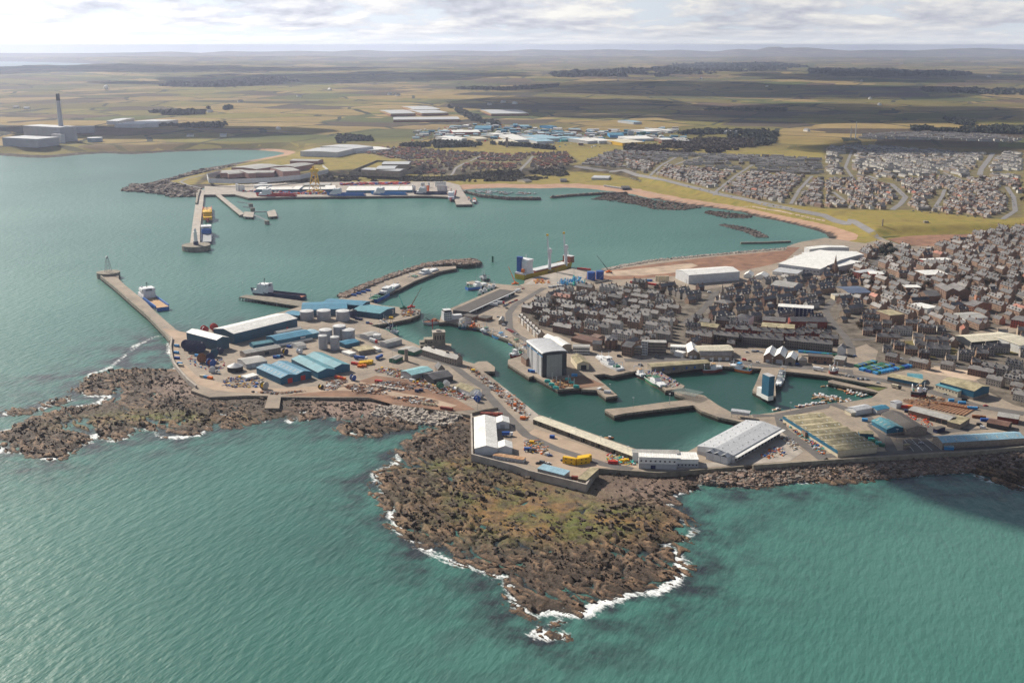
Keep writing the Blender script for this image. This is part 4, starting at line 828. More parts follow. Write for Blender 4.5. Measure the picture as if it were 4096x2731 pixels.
# ---------------- piled jetties
def piled(name, label, pts, top=5.0, th=1.4, step=9, deck=None, cat='jetty'):
 o = thing(name, label, cat, (pts[0][0], pts[0][1], 0)); o0 = o.location
 ps = [(p[0]-o0.x, p[1]-o0.y) for p in pts]
 if sum(ps[i][0]*ps[(i+1)%len(ps)][1]-ps[(i+1)%len(ps)][0]*ps[i][1] for i in range(len(ps))) < 0: ps = ps[::-1]
 m = MB(); m.prism(ps, top-th, top, 0, bottom=True); m.build('deck', deck or M_CONC, o)
 m = MB(); n = len(ps)
 for i in range(n):
  a, b = Vector(ps[i]), Vector(ps[(i+1)%n]); l = (b-a).length
  for k in range(int(l/step)+1):
   q = a + (b-a)*min(1, (k*step)/max(l, 1e-3)); m.cyl(q.x, q.y, -5, top-th, .45, 6)
 for p in ps: pass
 m.build('piles', M_BLACK, o)['kind'] = 'stuff'
 return o
piled('piled_jetty', 'concrete jetty on dark piles reaching out beside the small grey ship', L(c10, [(165,845),(245,820),(560,845),(1085,918),(900,958)]), deck=M_CONCD, step=6); mark('the piled jetty', c10(500,880))
piled('oil_jetty', 'long trestle jetty running out from the far breakwater root', L(c5, [(380,420),(410,405),(655,600),(610,612)]), deck=M_CONC, step=14); mark('the long oil jetty', c5(600,580))
piled('jetty_head', 'square working platform at the end of the oil jetty', L(c5, [(650,580),(745,585),(735,632),(640,625)]), deck=M_CONC, step=8)
piled('mooring_platform', 'detached mooring platform with dark fenders beyond the oil jetty', L(c5, [(865,580),(940,560),(962,622),(880,628)]), deck=M_CONC, step=8)
for lb, pp, q in (('lower mooring dolphin with gangway', (865,675), (735,620)), ('upper mooring dolphin with lattice walkway', (712,515), (590,500)), ('middle mooring dolphin on the lattice walkway', (730,555), (640,545))):
 a = c5(*pp, 5); o = thing('mooring_dolphin', lb + ' by the oil jetty', 'dolphin', a); m = MB(); m.cyl(0,0,-8,2,5,8); m.build('pier', M_CONCD, o); b = c5(*q, 5)-a; m = MB(); m.bar((0,0,2),(b.x,b.y,2),1.0); m.bar((0,0,4),(b.x,b.y,4),.4); m.build('walkway', W_STEEL, o)
m = MB(); a = c5(745,583,6)-c5(865,583,6); m.bar((0,0,0),(a.x,a.y,0),1.6); tag(m.build('gangway', W_STEEL, None, c5(865,583,6)), 'straight steel gangway linking the oil jetty to the mooring platform', 'gangway')
# ---------------- boulders: rock armour
def boulders(name, label, seg, n, rmin, rmax, z0=0.0, z1=4.5, mt=None, seed=1):
 """a bank of tumbled rocks between two matching lines (outer low edge, inner high edge)"""
 r_ = random.Random(seed); m = MB(); A, B = seg
 la = [0]; 
 for p, q in zip(A[:-1], A[1:]): la.append(la[-1] + math.hypot(q[0]-p[0], q[1]-p[1]))
 def lerp(Ps, t):
  tt = t*(len(Ps)-1); i = min(int(tt), len(Ps)-2); f = tt-i; return Vector(Ps[i][:2])*(1-f) + Vector(Ps[i+1][:2])*f
 for k in range(n):
  t = r_.random(); s_ = r_.random(); p = lerp(A, t)*(1-s_) + lerp(B, t)*s_; r = r_.uniform(rmin, rmax); z = z0 + (z1-z0)*s_ + r_.uniform(-.4, .5)
  e = [r_.uniform(.7, 1.3) for _ in range(3)]; rot = Matrix.Rotation(r_.uniform(0, 6.28), 3, 'Z') @ Matrix.Rotation(r_.uniform(-.5, .5), 3, 'X')
  vs = []
  for (x, y, zz_) in ((1,1,1),(-1,1,1),(-1,-1,1),(1,-1,1),(1,1,-1),(-1,1,-1),(-1,-1,-1),(1,-1,-1)):
   v = rot @ Vector((x*e[0]*r_.uniform(.65,1)*r, y*e[1]*r_.uniform(.65,1)*r, zz_*e[2]*r_.uniform(.6,1)*r*.75)); vs.append((p.x+v.x, p.y+v.y, z+v.z))
  mi = r_.choice((0, 0, 1, 2))
  for q in ((0,1,2,3),(7,6,5,4),(0,3,7,4),(1,0,4,5),(2,1,5,6),(3,2,6,7)): m.face([vs[i] for i in q], mi)
 o = m.build(name, mt or M_BOULD); return tag(o, label, 'rocks', None, 'stuff')
M_BOULD = [mat('boulder_brown', (0.17, 0.125, 0.098), 0.9, 0.45, 0.4), mat('boulder_grey', (0.21, 0.185, 0.165), 0.9, 0.4, 0.4), mat('boulder_pink', (0.27, 0.19, 0.15), 0.9, 0.35, 0.4)]
M_BOULDG = [mat('boulder_pale', (0.34, 0.30, 0.26), 0.9, 0.35, 0.4)]*3
boulders('rock_armour', 'bank of tumbled boulders below the straight sea wall', (L(c20,[(1400,1180)],0)+L(c21,[(0,1090),(700,1075),(1200,1020),(1700,1000),(2352,1010),(3000,960)],0), L(c20,[(1530,960)],4)+L(c21,[(0,905),(700,850),(1200,815),(1700,790),(2352,750),(3000,700)],4)), 4200, .7, 1.9, 0.2, 4.0)
boulders('rock_armour', 'loose concrete blocks and boulders on the bank below the market building', (L(c20,[(900,1130),(1150,1160),(1500,1160)],0), L(c20,[(880,1040),(1150,1010),(1520,950)],3)), 260, 1.0, 2.4, .8, 3.0, seed=3)
boulders('mole_rocks', 'rock bank along the outer side of the curved mole', (L(c10,[(1320,835),(1600,715),(1930,590),(2352,455)],0)+L(c11,[(250,420),(580,400),(655,448)],0), L(c10,[(1400,862),(1660,745),(1960,625),(2352,495)],5)+L(c11,[(250,478),(480,490),(620,470)],3)), 2600, 1.2, 2.6, 0, 6.0, seed=4)
boulders('armour_bank', 'pale rock revetment along the new reclaimed quay', (L(c11,[(2080,525),(2352,470)],0)+L(c12,[(300,415),(1000,348),(1900,270)],0), L(c11,[(2100,545),(2352,490)],5)+L(c12,[(300,432),(1000,362),(1900,288)],5)), 1700, .8, 1.8, .3, 5.2, M_BOULDG, seed=5)
boulders('marina_rocks', 'curved rock breakwater sheltering the yacht marina', (L(c6,[(600,395),(750,445),(1000,470),(1200,472),(1320,462)],0), L(c6,[(620,388),(760,425),(1000,448),(1200,450),(1310,452)],5)), 1500, 1.5, 3, 0, 4.5, seed=6)
boulders('marina_rocks', 'second rock breakwater opposite the marina entrance', (L(c6,[(1418,450),(1600,430),(1900,412),(2130,408)],0), L(c6,[(1430,435),(1600,418),(1900,400),(2130,395)],5)), 1000, 1.5, 3, 0, 3.5, seed=7)
boulders('concrete_rubble', 'tumbled grey concrete blocks on the shore below the scrap yard', (L(c24,[(1120,640),(1350,690),(1600,700),(1900,720)],0), L(c24,[(1200,530),(1400,530),(1700,565),(2000,620)],4)), 420, 1.2, 2.4, .6, 3.6, M_BOULDG, seed=8)
boulders('shore_weed_rocks', 'dark weedy reef exposed off the bay beach', (L(c7,[(0,900),(350,1000),(700,1000)],0), L(c7,[(0,820),(300,880),(900,970)],0)), 1100, 1.6, 3.6, -1.7, -.75, [mat('wet_weed_rock', (0.085, 0.060, 0.048), .8, .4, .2)]*3, seed=9)
boulders('shore_weed_rocks', 'small dark reef close to the bay beach', (L(c7,[(940,1040),(1200,1100),(1450,1100)],0), L(c7,[(960,1015),(1250,1030),(1500,1075)],0)), 600, 1.6, 3.4, -1.7, -.75, [mat('wet_weed_rock', (0.05, 0.043, 0.038))]*3, seed=10)
boulders('shingle_spit', 'low curving shingle spit in the bay', (L(c12,[(1100,0),(1400,80),(1560,150),(1680,148)],0), L(c12,[(1180,0),(1400,30),(1560,80),(1660,140)],0)), 1100, 1.4, 3, -1.4, -.2, [mat('spit_rock', (0.10, 0.082, 0.072))]*3, seed=11)
boulders('shore_weed_rocks', 'dark reef beside the second marina breakwater', (L(c6,[(1800,465),(2050,490),(2352,535)],0), L(c6,[(1950,420),(2100,420),(2352,470)],0)), 1100, 1.6, 3.6, -1.7, -.75, [mat('wet_weed_rock', (0.05, 0.043, 0.038))]*3, seed=12)
boulders('point_rocks', 'dark rocks off the point beside the far breakwater root', (L(c4,[(1150,385),(1350,400),(1550,420),(1620,445),(1850,440)],0), L(c4,[(1250,330),(1400,330),(1550,300),(1700,330),(1880,380)],2)), 1300, 3, 7, -1.2, 1.6, [mat('wet_weed_rock', (0.05, 0.043, 0.038)), M_BOULD[0], mat('wet_weed_rock', (0.05, 0.043, 0.038))], seed=13)
boulders('north_shore_rocks', 'weedy rocks fringing the shore towards the bay beach', (L(c4,[(1850,190),(1650,260),(1500,310)],0), L(c4,[(2250,150),(2000,200),(1800,240)],2)), 700, 3, 6, -1, 2, [mat('wet_weed_rock', (0.05, 0.043, 0.038)), M_BOULD[0], M_BOULD[1]], seed=14)
m = MB()
for a, b in zip(L(c12,[(1360,222),(1650,218)],0), L(c12,[(1650,218),(1945,205)],0)): m.bar((a.x,a.y,1.2),(b.x,b.y,1.2),2.6)
tag(m.build('old_jetty', M_CONCD), 'low straight old jetty sticking out into the bay by the revetment', 'jetty')
# ---------------- straight sea wall at the front right, corner walls
wall_line('sea_wall', 'long straight dark concrete sea wall above the boulders', [c21(3300,640,8.5)]+L(c21,[(2320,690),(1820,738),(0,848)],8.5)+L(c20,[(1515,905)],8.5), 1.6, 2.5, 8.4, M_CONCD); mark('the straight sea wall', c21(1000,790))
wall_line('low_sea_wall', 'dark sea wall below the white market building', L(c20,[(1390,915),(1050,945),(400,992)],6.4)+L(c20,[(0,965)],6.4)+L(c19,[(1720,940)],6.4), 1.4, 1.5, 6.2, M_CONCD)
wall_line('corner_sea_wall', 'high grey sea wall enclosing the corner yard of white sheds', L(c19,[(1715,945),(1600,1125),(935,965),(770,905),(262,772),(250,300)],9), 1.5, 1, 8.6, M_CONC)
wall_line('yard_wall', 'short concrete wall behind the red containers', L(c19,[(250,300),(400,262),(560,235)],7), 1, 3, 7.5, M_CONCD)
# ---------------- front corner yard
ws = shed('white_shed', 'long white gabled shed in the corner yard by the sea wall', 'shed', c19, (284,352),(290,716),(560,712), 6, 2.6, W_LG, R_WHITE, doors=[('r',.55,5,4,W_LG)], mk='the white corner shed')
shed('white_shed', 'short white gabled shed joined to the seaward end of the long white shed', 'shed', c19, (559,640),(562,712),(732,712), 5.5, 2.2, W_LG, R_WHITE)
shed('white_shed', 'short white gabled shed at the road end of the long white shed', 'shed', c19, (533,353),(539,418),(698,419), 5.5, 2.2, W_LG, R_WHITE, doors=[('r',.5,4,4,W_GREY)])
a0, a1 = c19(500,795,8), c19(862,850,8); d_ = Vector((a1.x-a0.x, a1.y-a0.y)); Ln = d_.length; d_.normalize()
for k in range(8):
 q = Vector((a0.x, a0.y)) + d_*(Ln*(k+.02)/8); o = thing('store_cabin', None, 'cabin', (q.x,q.y,5), math.atan2(d_.y, d_.x), 'rust-roofed store cabins along the sea wall')
 o['label'] = ['first','second','third','fourth','fifth','sixth','seventh','eighth'][k] + ' rust-roofed store cabin from the long white shed'
 m = MB(); m.box(0,Ln/8-.25,0,6.5,-1,2.9); m.build('body', W_LG, o); m = MB(); m.box(-.05,Ln/8-.2,-.1,6.6,2.9,3.15); m.build('roof', R_RUST, o); panel('door', W_GREY, o, Ln/16, -.05, 0, 2.0, .1, 2.2)
cp_ = shed('open_canopy', 'long pale blue mono-pitch canopy on posts by the sea wall', 'canopy', c19, (1030,950),(1340,1030),(1100,912), 3.6, 1.0, W_STEEL, R_PALE, 'mono')
shed('slope_roof_store', 'mossy sloping store with two pale roof strips in the sea wall corner', 'store', c19, (1510,1070),(1600,1088),(1640,945), 4, 1.0, M_CONCD, R_MOSS, 'mono')
# long fish quay shed with open front of pillars
a, u, Ln, wd, sw = frame3(c19(975,368,10), c19(2140,800,10), c19(1085,332,10))
o = thing('fish_quay_shed', 'very long white-roofed open-fronted quay shed along the harbour side', 'shed', (a.x,a.y,5), math.atan2(u.y,u.x)); occ(a.x+u.x*Ln/2-u.y*wd/2, a.y+u.y*Ln/2+u.x*wd/2, u.x, u.y, Ln/2, wd/2); mark('the long quay shed', (a.x+u.x*Ln/2, a.y+u.y*Ln/2))
roof_mesh(Ln, wd, 4.8, 1.0, 'gable').build('roof', R_CREAM, o); m = MB(); m.box(0,Ln,wd-.4,wd,-1,4.8); m.box(0,.4,0.01,wd-.4,-1,4.8); m.box(Ln-.4,Ln,0.01,wd-.4,-1,4.8); m.box(.4,Ln-.4,2.5,2.8,-1,4.7); m.build('wall', M_CONCD, o)
n = int(Ln/6)
for k in range(n+1): panel('pillar', M_CONCD, o, min(max(.3, k*Ln/n), Ln-.3), .25, -.5, .7, .5, 5.3)
for k in range(n//3): panel('door', M_BLACK, o, (k*3+1.5)*Ln/n, 2.45, 0, 3.6, .12, 3.4)
# market building: two blocks and the big hall
o = shed('market_office', 'white and grey two-storey market office block on the sea wall', 'office', c20, (165,815),(612,830),(165,768), 10, .4, W_WHITE, R_WHITE, 'flat', base=4.6, basem=W_GREY, doors=[('f',.38,4,3.2,W_NAVY)], windows=(8,1,6.2,3,1.4,1.2,'f'), mk='the white market office')
o = shed('market_wing', 'lower white wing joining the market office to the big market hall', 'office', c20, (612,842),(865,845),(640,760), 7, .4, W_WHITE, R_WHITE, 'flat', base=3.4, basem=W_GREY, windows=(6,1,1.5,3,1.2,1.2,'f'))
shed('market_link', 'narrow link building with roof plant behind the market office', 'office', c20, (90,765),(640,775),(210,728), 8, .3, W_LG, R_GREY, 'flat')
a, u, Ln, wd, sw = frame3(c20(1275,797,12), c20(1832,478,12), c20(742,745,12))
o = shed_at('market_hall', 'huge pale grey low-roofed market hall with dock doors along its yard side', 'hall', a, u, Ln, wd, sw, 7, 2.4, W_LG, R_SILV, base=3, basem=W_GREY, mk='the grey market hall')
for k in range(14): panel('dock_door', M_BLACK, o, (k+.8)*Ln/14.6, -.05, .6, 3.3, .2, 4.2)
m = MB(); m.box(-.5,Ln+.5,-4.5,-.4,6.2,6.45); m.build('canopy', R_WHITE, o)
for kx in range(9):
 for ky in range(4): panel('roof_vent', W_DARK, o, (kx+.5)*Ln/9, (ky+.5)*wd/4, 7.3+2.4*(1-abs((ky+.5)/2-1)), .5, .5, .35)
x_end = 0.0 if not sw else Ln
for k in range(3):
 m = MB(); yb = wd*(.06+.2*k); bw_ = wd*.19; x0_ = (-6.0 if not sw else Ln+.05); x1_ = (-.05 if not sw else Ln+6.0)
 m.box(x0_,x1_,yb,yb+bw_,-1,6.2); m.build('gable_bay', W_LG, o); m = roof_mesh(x1_-x0_, bw_, 6.2, 2.0, 'gable', ov=.15); m.build('bay_roof', R_SILV, o, (x0_, yb, 0))
# open canopy on the L-shaped pier
o = thing('pier_canopy', 'open-sided grey canopy on legs where the L-shaped pier meets the market', 'canopy', c20(1245,345), math.atan2((c20(1440,370)-c20(1245,345)).y,(c20(1440,370)-c20(1245,345)).x))
m = roof_mesh(17,7,6,1.2,'gable'); m.build('roof', R_SILV, o); m = MB(); m.box(0,17,-.1,.1,3.2,6.1); m.build('fascia', W_GREY, o)
for x in (0.3,5.8,11.2,16.7):
 for y in (.3,6.7): panel('post', W_STEEL, o, x, y, 0, .3, .3, 6.1)
# glass house frame on the pier block
o = thing('mesh_enclosure', 'translucent grey-green mesh enclosure standing on the pier block', 'enclosure', c20(650,48), math.atan2((c20(925,110)-c20(650,48)).y,(c20(925,110)-c20(650,48)).x)); m = MB()
Lx = (c20(925,110)-c20(650,48)).length
for i in range(15):
 for y in (0, 6, 12, 18): m.bar((i*Lx/14,y-18,0),(i*Lx/14,y-18,5),.09); 
for i in range(15): m.bar((i*Lx/14,-18,5),(i*Lx/14,0,5),.09)
for y in (-18,-12,-6,0): m.bar((0,y,5),(Lx,y,5),.09)
m.build('frame', W_STEEL, o); m = MB(); m.box(.1,Lx-.1,-17.9,-.1,5.05,5.12); m_net = mat('green_net', (0.20,0.26,0.24), .8, .2, .3)
ntn = m_net.node_tree; tr = N(ntn,'ShaderNodeBsdfTransparent'); ms = N(ntn,'ShaderNodeMixShader'); ms.inputs[0].default_value = .35; ou = ntn.nodes['Material Output']
ntn.links.new(tr.outputs[0], ms.inputs[1]); ntn.links.new(ntn.nodes['Principled BSDF'].outputs[0], ms.inputs[2]); ntn.links.new(ms.outputs[0], ou.inputs[0])
m.build('net', m_net, o)
# ---------------- shiplift hall
a, u, Ln, wd, sw = frame3(c16(465,492,30), c16(648,638,30), c16(912,598,30))
o = thing('shiplift_hall', 'very tall grey and black shiplift hall standing over the harbour quay', 'hall', (a.x,a.y,5), math.atan2(u.y,u.x)); occ(a.x+u.x*Ln/2-u.y*wd/2, a.y+u.y*Ln/2+u.x*wd/2, u.x, u.y, Ln/2, wd/2)
mark('the tall shiplift hall', (a.x+u.x*Ln/2-u.y*wd/2, a.y+u.y*Ln/2+u.x*wd/2))
wall_mesh(Ln, wd, 25, 2.0, 'arch').build('wall', [W_DARK, W_DARK], o); roof_mesh(Ln, wd, 25, 2.0, 'arch', th=.9, ov=1.0).build('roof', R_SILV, o)
ex = Ln+.1 if not sw else -.1
for k in range(4): panel('door_leaf', mat('shiplift_door', (0.33,0.335,0.31), .6, .08, .3), o, ex, wd*(.2+.16*k)+wd*.05, 0, .3, wd*.155, 23.5)
for x0_, x1_ in ((.16,.28),(.40,.66),(.78,.94)) : panel('cladding_strip', W_GREY, o, Ln*(x0_+x1_)/2, -.1, 0, Ln*(x1_-x0_), .3, 21.5)
for x_ in (.05,.11,.31,.36,.70,.74): panel('cladding_strip', W_LG, o, Ln*x_, -.1, 0, Ln*.02, .3, 20.5)
m = MB(); m.box(0,Ln,-.25,-.02,22.0,22.5); m.build('fascia', W_CYAN, o)
for x_ in (.25,.28,.69,.72): panel('sign', W_WHITE, o, Ln*x_, -.3, 22.8, Ln*.02, .15, 1.6)
shed('brick_store', 'tall brown brick store against the back of the shiplift hall', 'store', c16, (395,655),(455,700),(470,632), 7.5, 3, W_BRICK, R_DARK)
shed('rusty_roof_shed', 'brown rusty-roofed shed with open door beside the shiplift hall', 'shed', c16, (980,655),(1055,752),(1192,742), 6.5, 2.6, W_CREAM, R_MOSS, doors=[('r',.55,6,5,W_DARK)])
shed('long_pale_store', 'long pale-roofed curved store behind the shiplift hall', 'store', c16, (742,462),(880,550),(922,497), 6, 2.8, W_STONE, R_WHITE, 'arch')
shed('long_pale_store', 'shorter pale-roofed stone store further along behind the shiplift hall', 'store', c16, (655,432),(738,470),(775,425), 6, 2.8, W_STONE, R_WHITE)
shed('white_office', 'white two-storey office with blue window bands behind the shiplift hall', 'office', c16, (1005,548),(1203,552),(990,520), 8, .5, W_WHITE, R_GREY, 'flat', windows=(9,2,1.2,3.4,1.8,1.7,'f'), mk='the white two-storey office')
shed('seamens_hall', 'walled brown flat hall beside the white two-storey office', 'hall', c16, (985,440),(1240,500),(1060,395), 4.5, .4, W_BRICK, R_BROWN, 'flat')
shed('pink_roof_hall', 'pinkish-roofed small hall with large windows above the walled yard', 'hall', c16, (1215,420),(1295,450),(1260,383), 5, 2, W_STONE, R_BROWN, windows=(4,1,1.5,3,1.6,1.8,'f'))
ob = shed('harbour_office_block', 'long four-storey grey office block facing the inner harbour road', 'office', c16, (1885,497),(2103,502),(1905,470), 14, .6, W_STONE, R_GREY, 'flat', windows=(14,4,1.6,3.2,1.1,1.9,'f'), mk='the grey office block')
shed('office_stair_block', 'tall pale stair block in the middle of the grey offices', 'office', c16, (1812,485),(1880,490),(1815,468), 16, .5, W_LG, R_GREY, 'flat', windows=(4,5,1.4,3,1,2,'f'))
shed('office_wing', 'lower three-storey grey wing of the harbour offices', 'office', c16, (1697,553),(1808,560),(1700,530), 10, .5, W_STONE, R_GREY, 'flat', windows=(7,3,1.4,3,1.1,1.8,'f'))
shed('corner_tenement', 'brown stone corner building with small round turret at the quay bend', 'tenement', c16, (1580,540),(1690,560),(1600,478), 11, 3.6, W_BRICK, R_SLATED, windows=(6,3,1.4,3.2,1,1.7,'f'))
bb = shed('bay_fronted_house', 'stone house with two round bays and curved roof by the road', 'house', c16, (1400,470),(1530,470),(1380,415), 10, 2.6, W_BRICK, R_SLATED, 'hip', windows=(5,3,1.4,3,1,1.7,'f'))
for x_ in (.1,.9): m = MB(); m.cyl(0,0,-1,10.2,3,14,cone=2.4,mtop=1); m.build('bay', [W_BRICK, R_SLATED], bb, (x_*8,-1,0))
shed('gable_stone_store', 'plain stone store with dark roof by the white office', 'store', c16, (1235,515),(1340,520),(1240,480), 7.5, 2.5, W_STONE, R_SLATED)
shed('white_workshop', 'white two-storey flat workshop right of the grey offices', 'workshop', c17, (242,400),(418,408),(245,375), 7, .5, W_WHITE, R_WHITE, 'flat', windows=(6,1,4,3,2,1.4,'f'))
shed('canopy_white', 'small white filling station canopy on a post', 'canopy', c17, (285,455),(388,478),(280,432), 5, .3, W_WHITE, R_WHITE, 'flat')
shed('white_gable_store', 'gable-fronted stone store with bright white roof on the harbour road', 'store', c17, (445,472),(420,380),(572,468), 6.5, 4, W_STONE, R_WHITE, doors=[('l',.3,3,3.2,W_LG),('l',.7,3,3.2,W_LG)])
shed('white_roof_net_works', 'long white-roofed works behind the dormered store on the harbour road', 'works', c17, (560,458),(985,446),(552,390), 7, 2.2, W_STONE, R_CREAM, mk='the long white-roofed works')
dn = shed('dormer_store', 'long stone store with dark dormered roof and pale doors on the harbour road', 'store', c17, (592,505),(965,508),(600,470), 5.5, 3.5, W_STONE, R_SLATED, doors=[('f',.08,4,3.2,W_LG),('f',.36,4,3.2,W_LG),('f',.62,4,3.2,W_LG),('f',.85,4,3.2,W_LG)])
shed('twin_gable_store', 'left of the twin white-roofed gabled stores on the harbour road', 'store', c17, (1338,508),(1375,425),(1460,515), 7.5, 4.2, W_BRICK, R_WHITE, doors=[('l',.4,4,3.6,W_GREY)]); shed('twin_gable_store', 'right of the twin white-roofed gabled stores on the harbour road', 'store', c17, (1462,516),(1500,432),(1586,522), 7.5, 4.2, W_BRICK, R_WHITE, doors=[('l',.5,7,4.2,W_GREY)]); mark('the twin white-roofed stores', c17(1460,590))
shed('small_gable_store', 'smaller white-roofed gabled store beside the twin stores', 'store', c17, (1588,545),(1625,480),(1715,548), 6, 3.4, W_STONE, R_WHITE, doors=[('l',.5,3.5,3,W_DARK)])
shed('pyramid_roof_hut', 'square stone hut with pyramid slate roof on the harbour road', 'hut', c17, (1745,565),(1852,568),(1750,535), 4.5, 3.4, W_STONE, R_SLATE, 'hip')
shed('long_brown_market', 'long two-level brown market building with square white roof lights', 'market', c17, (1862,510),(2150,530),(1865,480), 7.5, .6, W_BRICK, R_DARK, 'flat', windows=(8,1,4.6,2,1.4,1.4,'f'), doors=[('f',.3,3,3,W_DARK),('f',.7,3,3,W_DARK)])
shed('pale_brick_store', 'pale square store with blue sign at the end of the harbour road', 'store', c17, (2165,545),(2285,560),(2170,500), 6.5, 1.6, W_STONE, R_GREY)
shed('grey_gable_house', 'tall grey gable-ended house at the road junction', 'house', c17, (2205,415),(2222,392),(2300,415), 8, 3.5, W_LG, R_SLATE, windows=(2,2,1.4,3,1,1.5,'l'))
qs = shed('quay_store', 'long narrow quay shed with mottled mossy roof beside the dry dock pier', 'shed', c17, (20,640),(705,592),(8,598), 5, 1.2, M_CONCD, R_MOSS, doors=[('f',.06,2,2.5,W_ROYAL),('f',.2,2,2.5,W_ROYAL),('f',.38,2,2.5,W_ROYAL),('f',.6,2,2.5,W_ROYAL),('f',.74,2,2.5,W_ROYAL)], mk='the mossy quay shed')
# ice plant on the narrow pier
a, u, Ln, wd, sw = frame3(c17(1323,720,29), c17(1405,756,29), c17(1461,743,29))
o = thing('ice_tower', 'tall plain blue ice tower on a white base at the end of the narrow pier', 'tower', (a.x,a.y,5), math.atan2(u.y,u.x)); m = MB(); m.box(0,Ln,0,wd,4,24); m.build('cladding', W_BLUE, o); m = MB(); m.box(.05,Ln-.05,.05,wd-.05,-.5,4); m.build('base', W_WHITE, o); m = MB(); m.box(-.15,Ln+.15,-.15,wd+.15,24,24.3); m.build('roof', W_GREY, o); mark('the blue ice tower', (a.x,a.y))
m = MB(); m.box(-9,-.2,1,wd-1,-.5,8); m.build('annex', W_WHITE, o)
# ---------------- tenement blocks behind the harbour road
def tenement(label, c, E1, E2, h, depth, rise, wall, roof, nb, ns, nst, name='tenement_block', wy=1.1, gables=0):
 a, u, Ln, wd, sw = frame3(c(*E1, 5+h), c(*E2, 5+h), c(E1[0], E1[1]-60, 5+h))
 o = shed_at(name, label, 'tenement', a, u, Ln, depth, sw, h, rise, wall, roof, windows=(nb, nst, 1.3, h/nst*.98, wy, 1.6, 'f'))
 for k in range(ns+1):
  m = MB(); m.box(-.6,.6,-.9,.9,0,2.6); 
  for q in (-.5,0,.5): m.cyl(0,q,2.6,3.3,.18,6)
  m.build('chimney', W_BRICK, o, (min(max(.8,k*Ln/ns),Ln-.8), depth/2, h+rise-1.0))
 for k in range(gables):
  m = MB(); x = (k+.5)*Ln/gables; m.face([(x-2.4,-.15,h),(x+2.4,-.15,h),(x,-.15,h+2.6)],0); m.face([(x-2.4,-.15,h),(x,-.15,h+2.6),(x,3,h+2.6)],1); m.face([(x,-.15,h+2.6),(x+2.4,-.15,h),(x,3,h+2.6)],1); m.build('gablet', [wall, roof], o)
 return o
W_DKS = mat('dark_granite', (0.135, 0.120, 0.112), .9, .25, .5)
tenement('left block of the three long grey tenements facing the harbour', c17, (680,247),(1037,290), 9.5, 9, 3.6, W_DKS, R_SLATE, 14, 4, 3); tenement('middle block of the three long grey tenements facing the harbour', c17, (1062,285),(1565,328), 9.5, 9, 3.6, W_DKS, R_SLATE, 18, 5, 3); tenement('right block of the three long grey tenements facing the harbour', c17, (1588,322),(2142,378), 9.5, 9, 3.6, W_DKS, R_SLATE, 20, 5, 3)
mark('the long grey tenements', c17(1300,370))
tenement('reddish tenement, first from the town square in the rear row', c17, (885,182),(1268,212), 9, 9, 3.4, W_MAROON, R_SLATE, 13, 3, 3, gables=2); tenement('reddish tenement, second in the rear row behind grey tenements', c17, (1270,215),(1590,238), 9, 9, 3.4, W_MAROON, R_SLATE, 11, 3, 3, gables=1); tenement('reddish tenement, third in the rear row behind grey tenements', c17, (1592,240),(1815,255), 9, 9, 3.4, W_MAROON, R_SLATE, 8, 2, 3, gables=1); tenement('reddish tenement with the broad gable at the rear row end', c17, (1820,232),(2010,248), 9.5, 9, 3.6, W_MAROON, R_SLATE, 7, 2, 3, gables=1)
shed('moss_works', 'long works with yellow lichen roof behind the reddish tenements', 'works', c17, (1310,165),(1695,192),(1312,115), 7, 1.4, W_BRICK, R_MOSS)
shed('lichen_store', 'green lichen-roofed store left of the reddish tenements', 'store', c17, (540,150),(790,180),(545,110), 6, 2.4, W_STONE, R_MOSS)
shed('brick_warehouse', 'dark brick warehouse with gable behind the lichen-roofed works', 'warehouse', c17, (1325,90),(1590,110),(1330,55), 8, 3.4, W_MAROON, R_SLATE); shed('brick_warehouse', 'long dark brick warehouse with sharp gable left end', 'warehouse', c17, (1660,105),(2085,110),(1650,60), 8, 3.6, W_MAROON, R_SLATED)
# ---------------- front right industrial estate
a, u, Ln, wd, sw = frame3(c21(165,742,11), c21(625,692,11), c20(1975,322,11))
o = shed_at('mossy_works', 'vast mossy multi-ridged works roof speckled with pale roof lights', 'works', a, u, Ln, wd, sw, 6, 1.6, W_CREAM, R_MOSS, n=7, sky=9, skym=mat('roof_light', (0.5,0.49,0.44), .5, .2, .5), mk='the vast mossy works')
m = MB(); m.box(-.3,-.02,0,wd,3.2,6.2); m.build('fascia', W_BLUE, o)
shed('teal_shed', 'teal shed with yellow-streaked roof lights beside the dark-roofed warehouse', 'shed', c21, (560,388),(740,492),(935,470), 5.5, 2.6, W_BLUE, R_TEAL, base=1.8, basem=W_STONE, sky=4, skym=R_CREAM, mk='the teal shed')
shed('dark_warehouse', 'broad dark-roofed warehouse touching the teal shed', 'warehouse', c21, (672,308),(968,497),(1212,480), 5.5, 3.2, W_STONE, R_DARK, mk='the broad dark-roofed warehouse')
shed('grey_blue_shed', 'grey-blue ribbed shed with a dark loading side near the marina berths', 'shed', c21, (380,272),(567,238),(287,230), 5, 1.4, W_LG, R_PALE if False else R_SILV)
shed('small_lean_store', 'small pale lean-to store against the grey-blue ribbed shed', 'store', c21, (320,300),(375,292),(240,265), 3, .6, W_CREAM, R_GREY, 'mono')
shed('small_blue_roof_shed', 'small blue-roofed shed with dark roof lights near the pipes', 'shed', c21, (625,268),(772,240),(568,222), 4, 1.4, W_LG, R_BLUE)
shed('corrugated_hut', 'pale corrugated hut on the slipway edge', 'hut', c21, (855,190),(922,175),(792,160), 5, 1.0, W_LG, R_SILV)
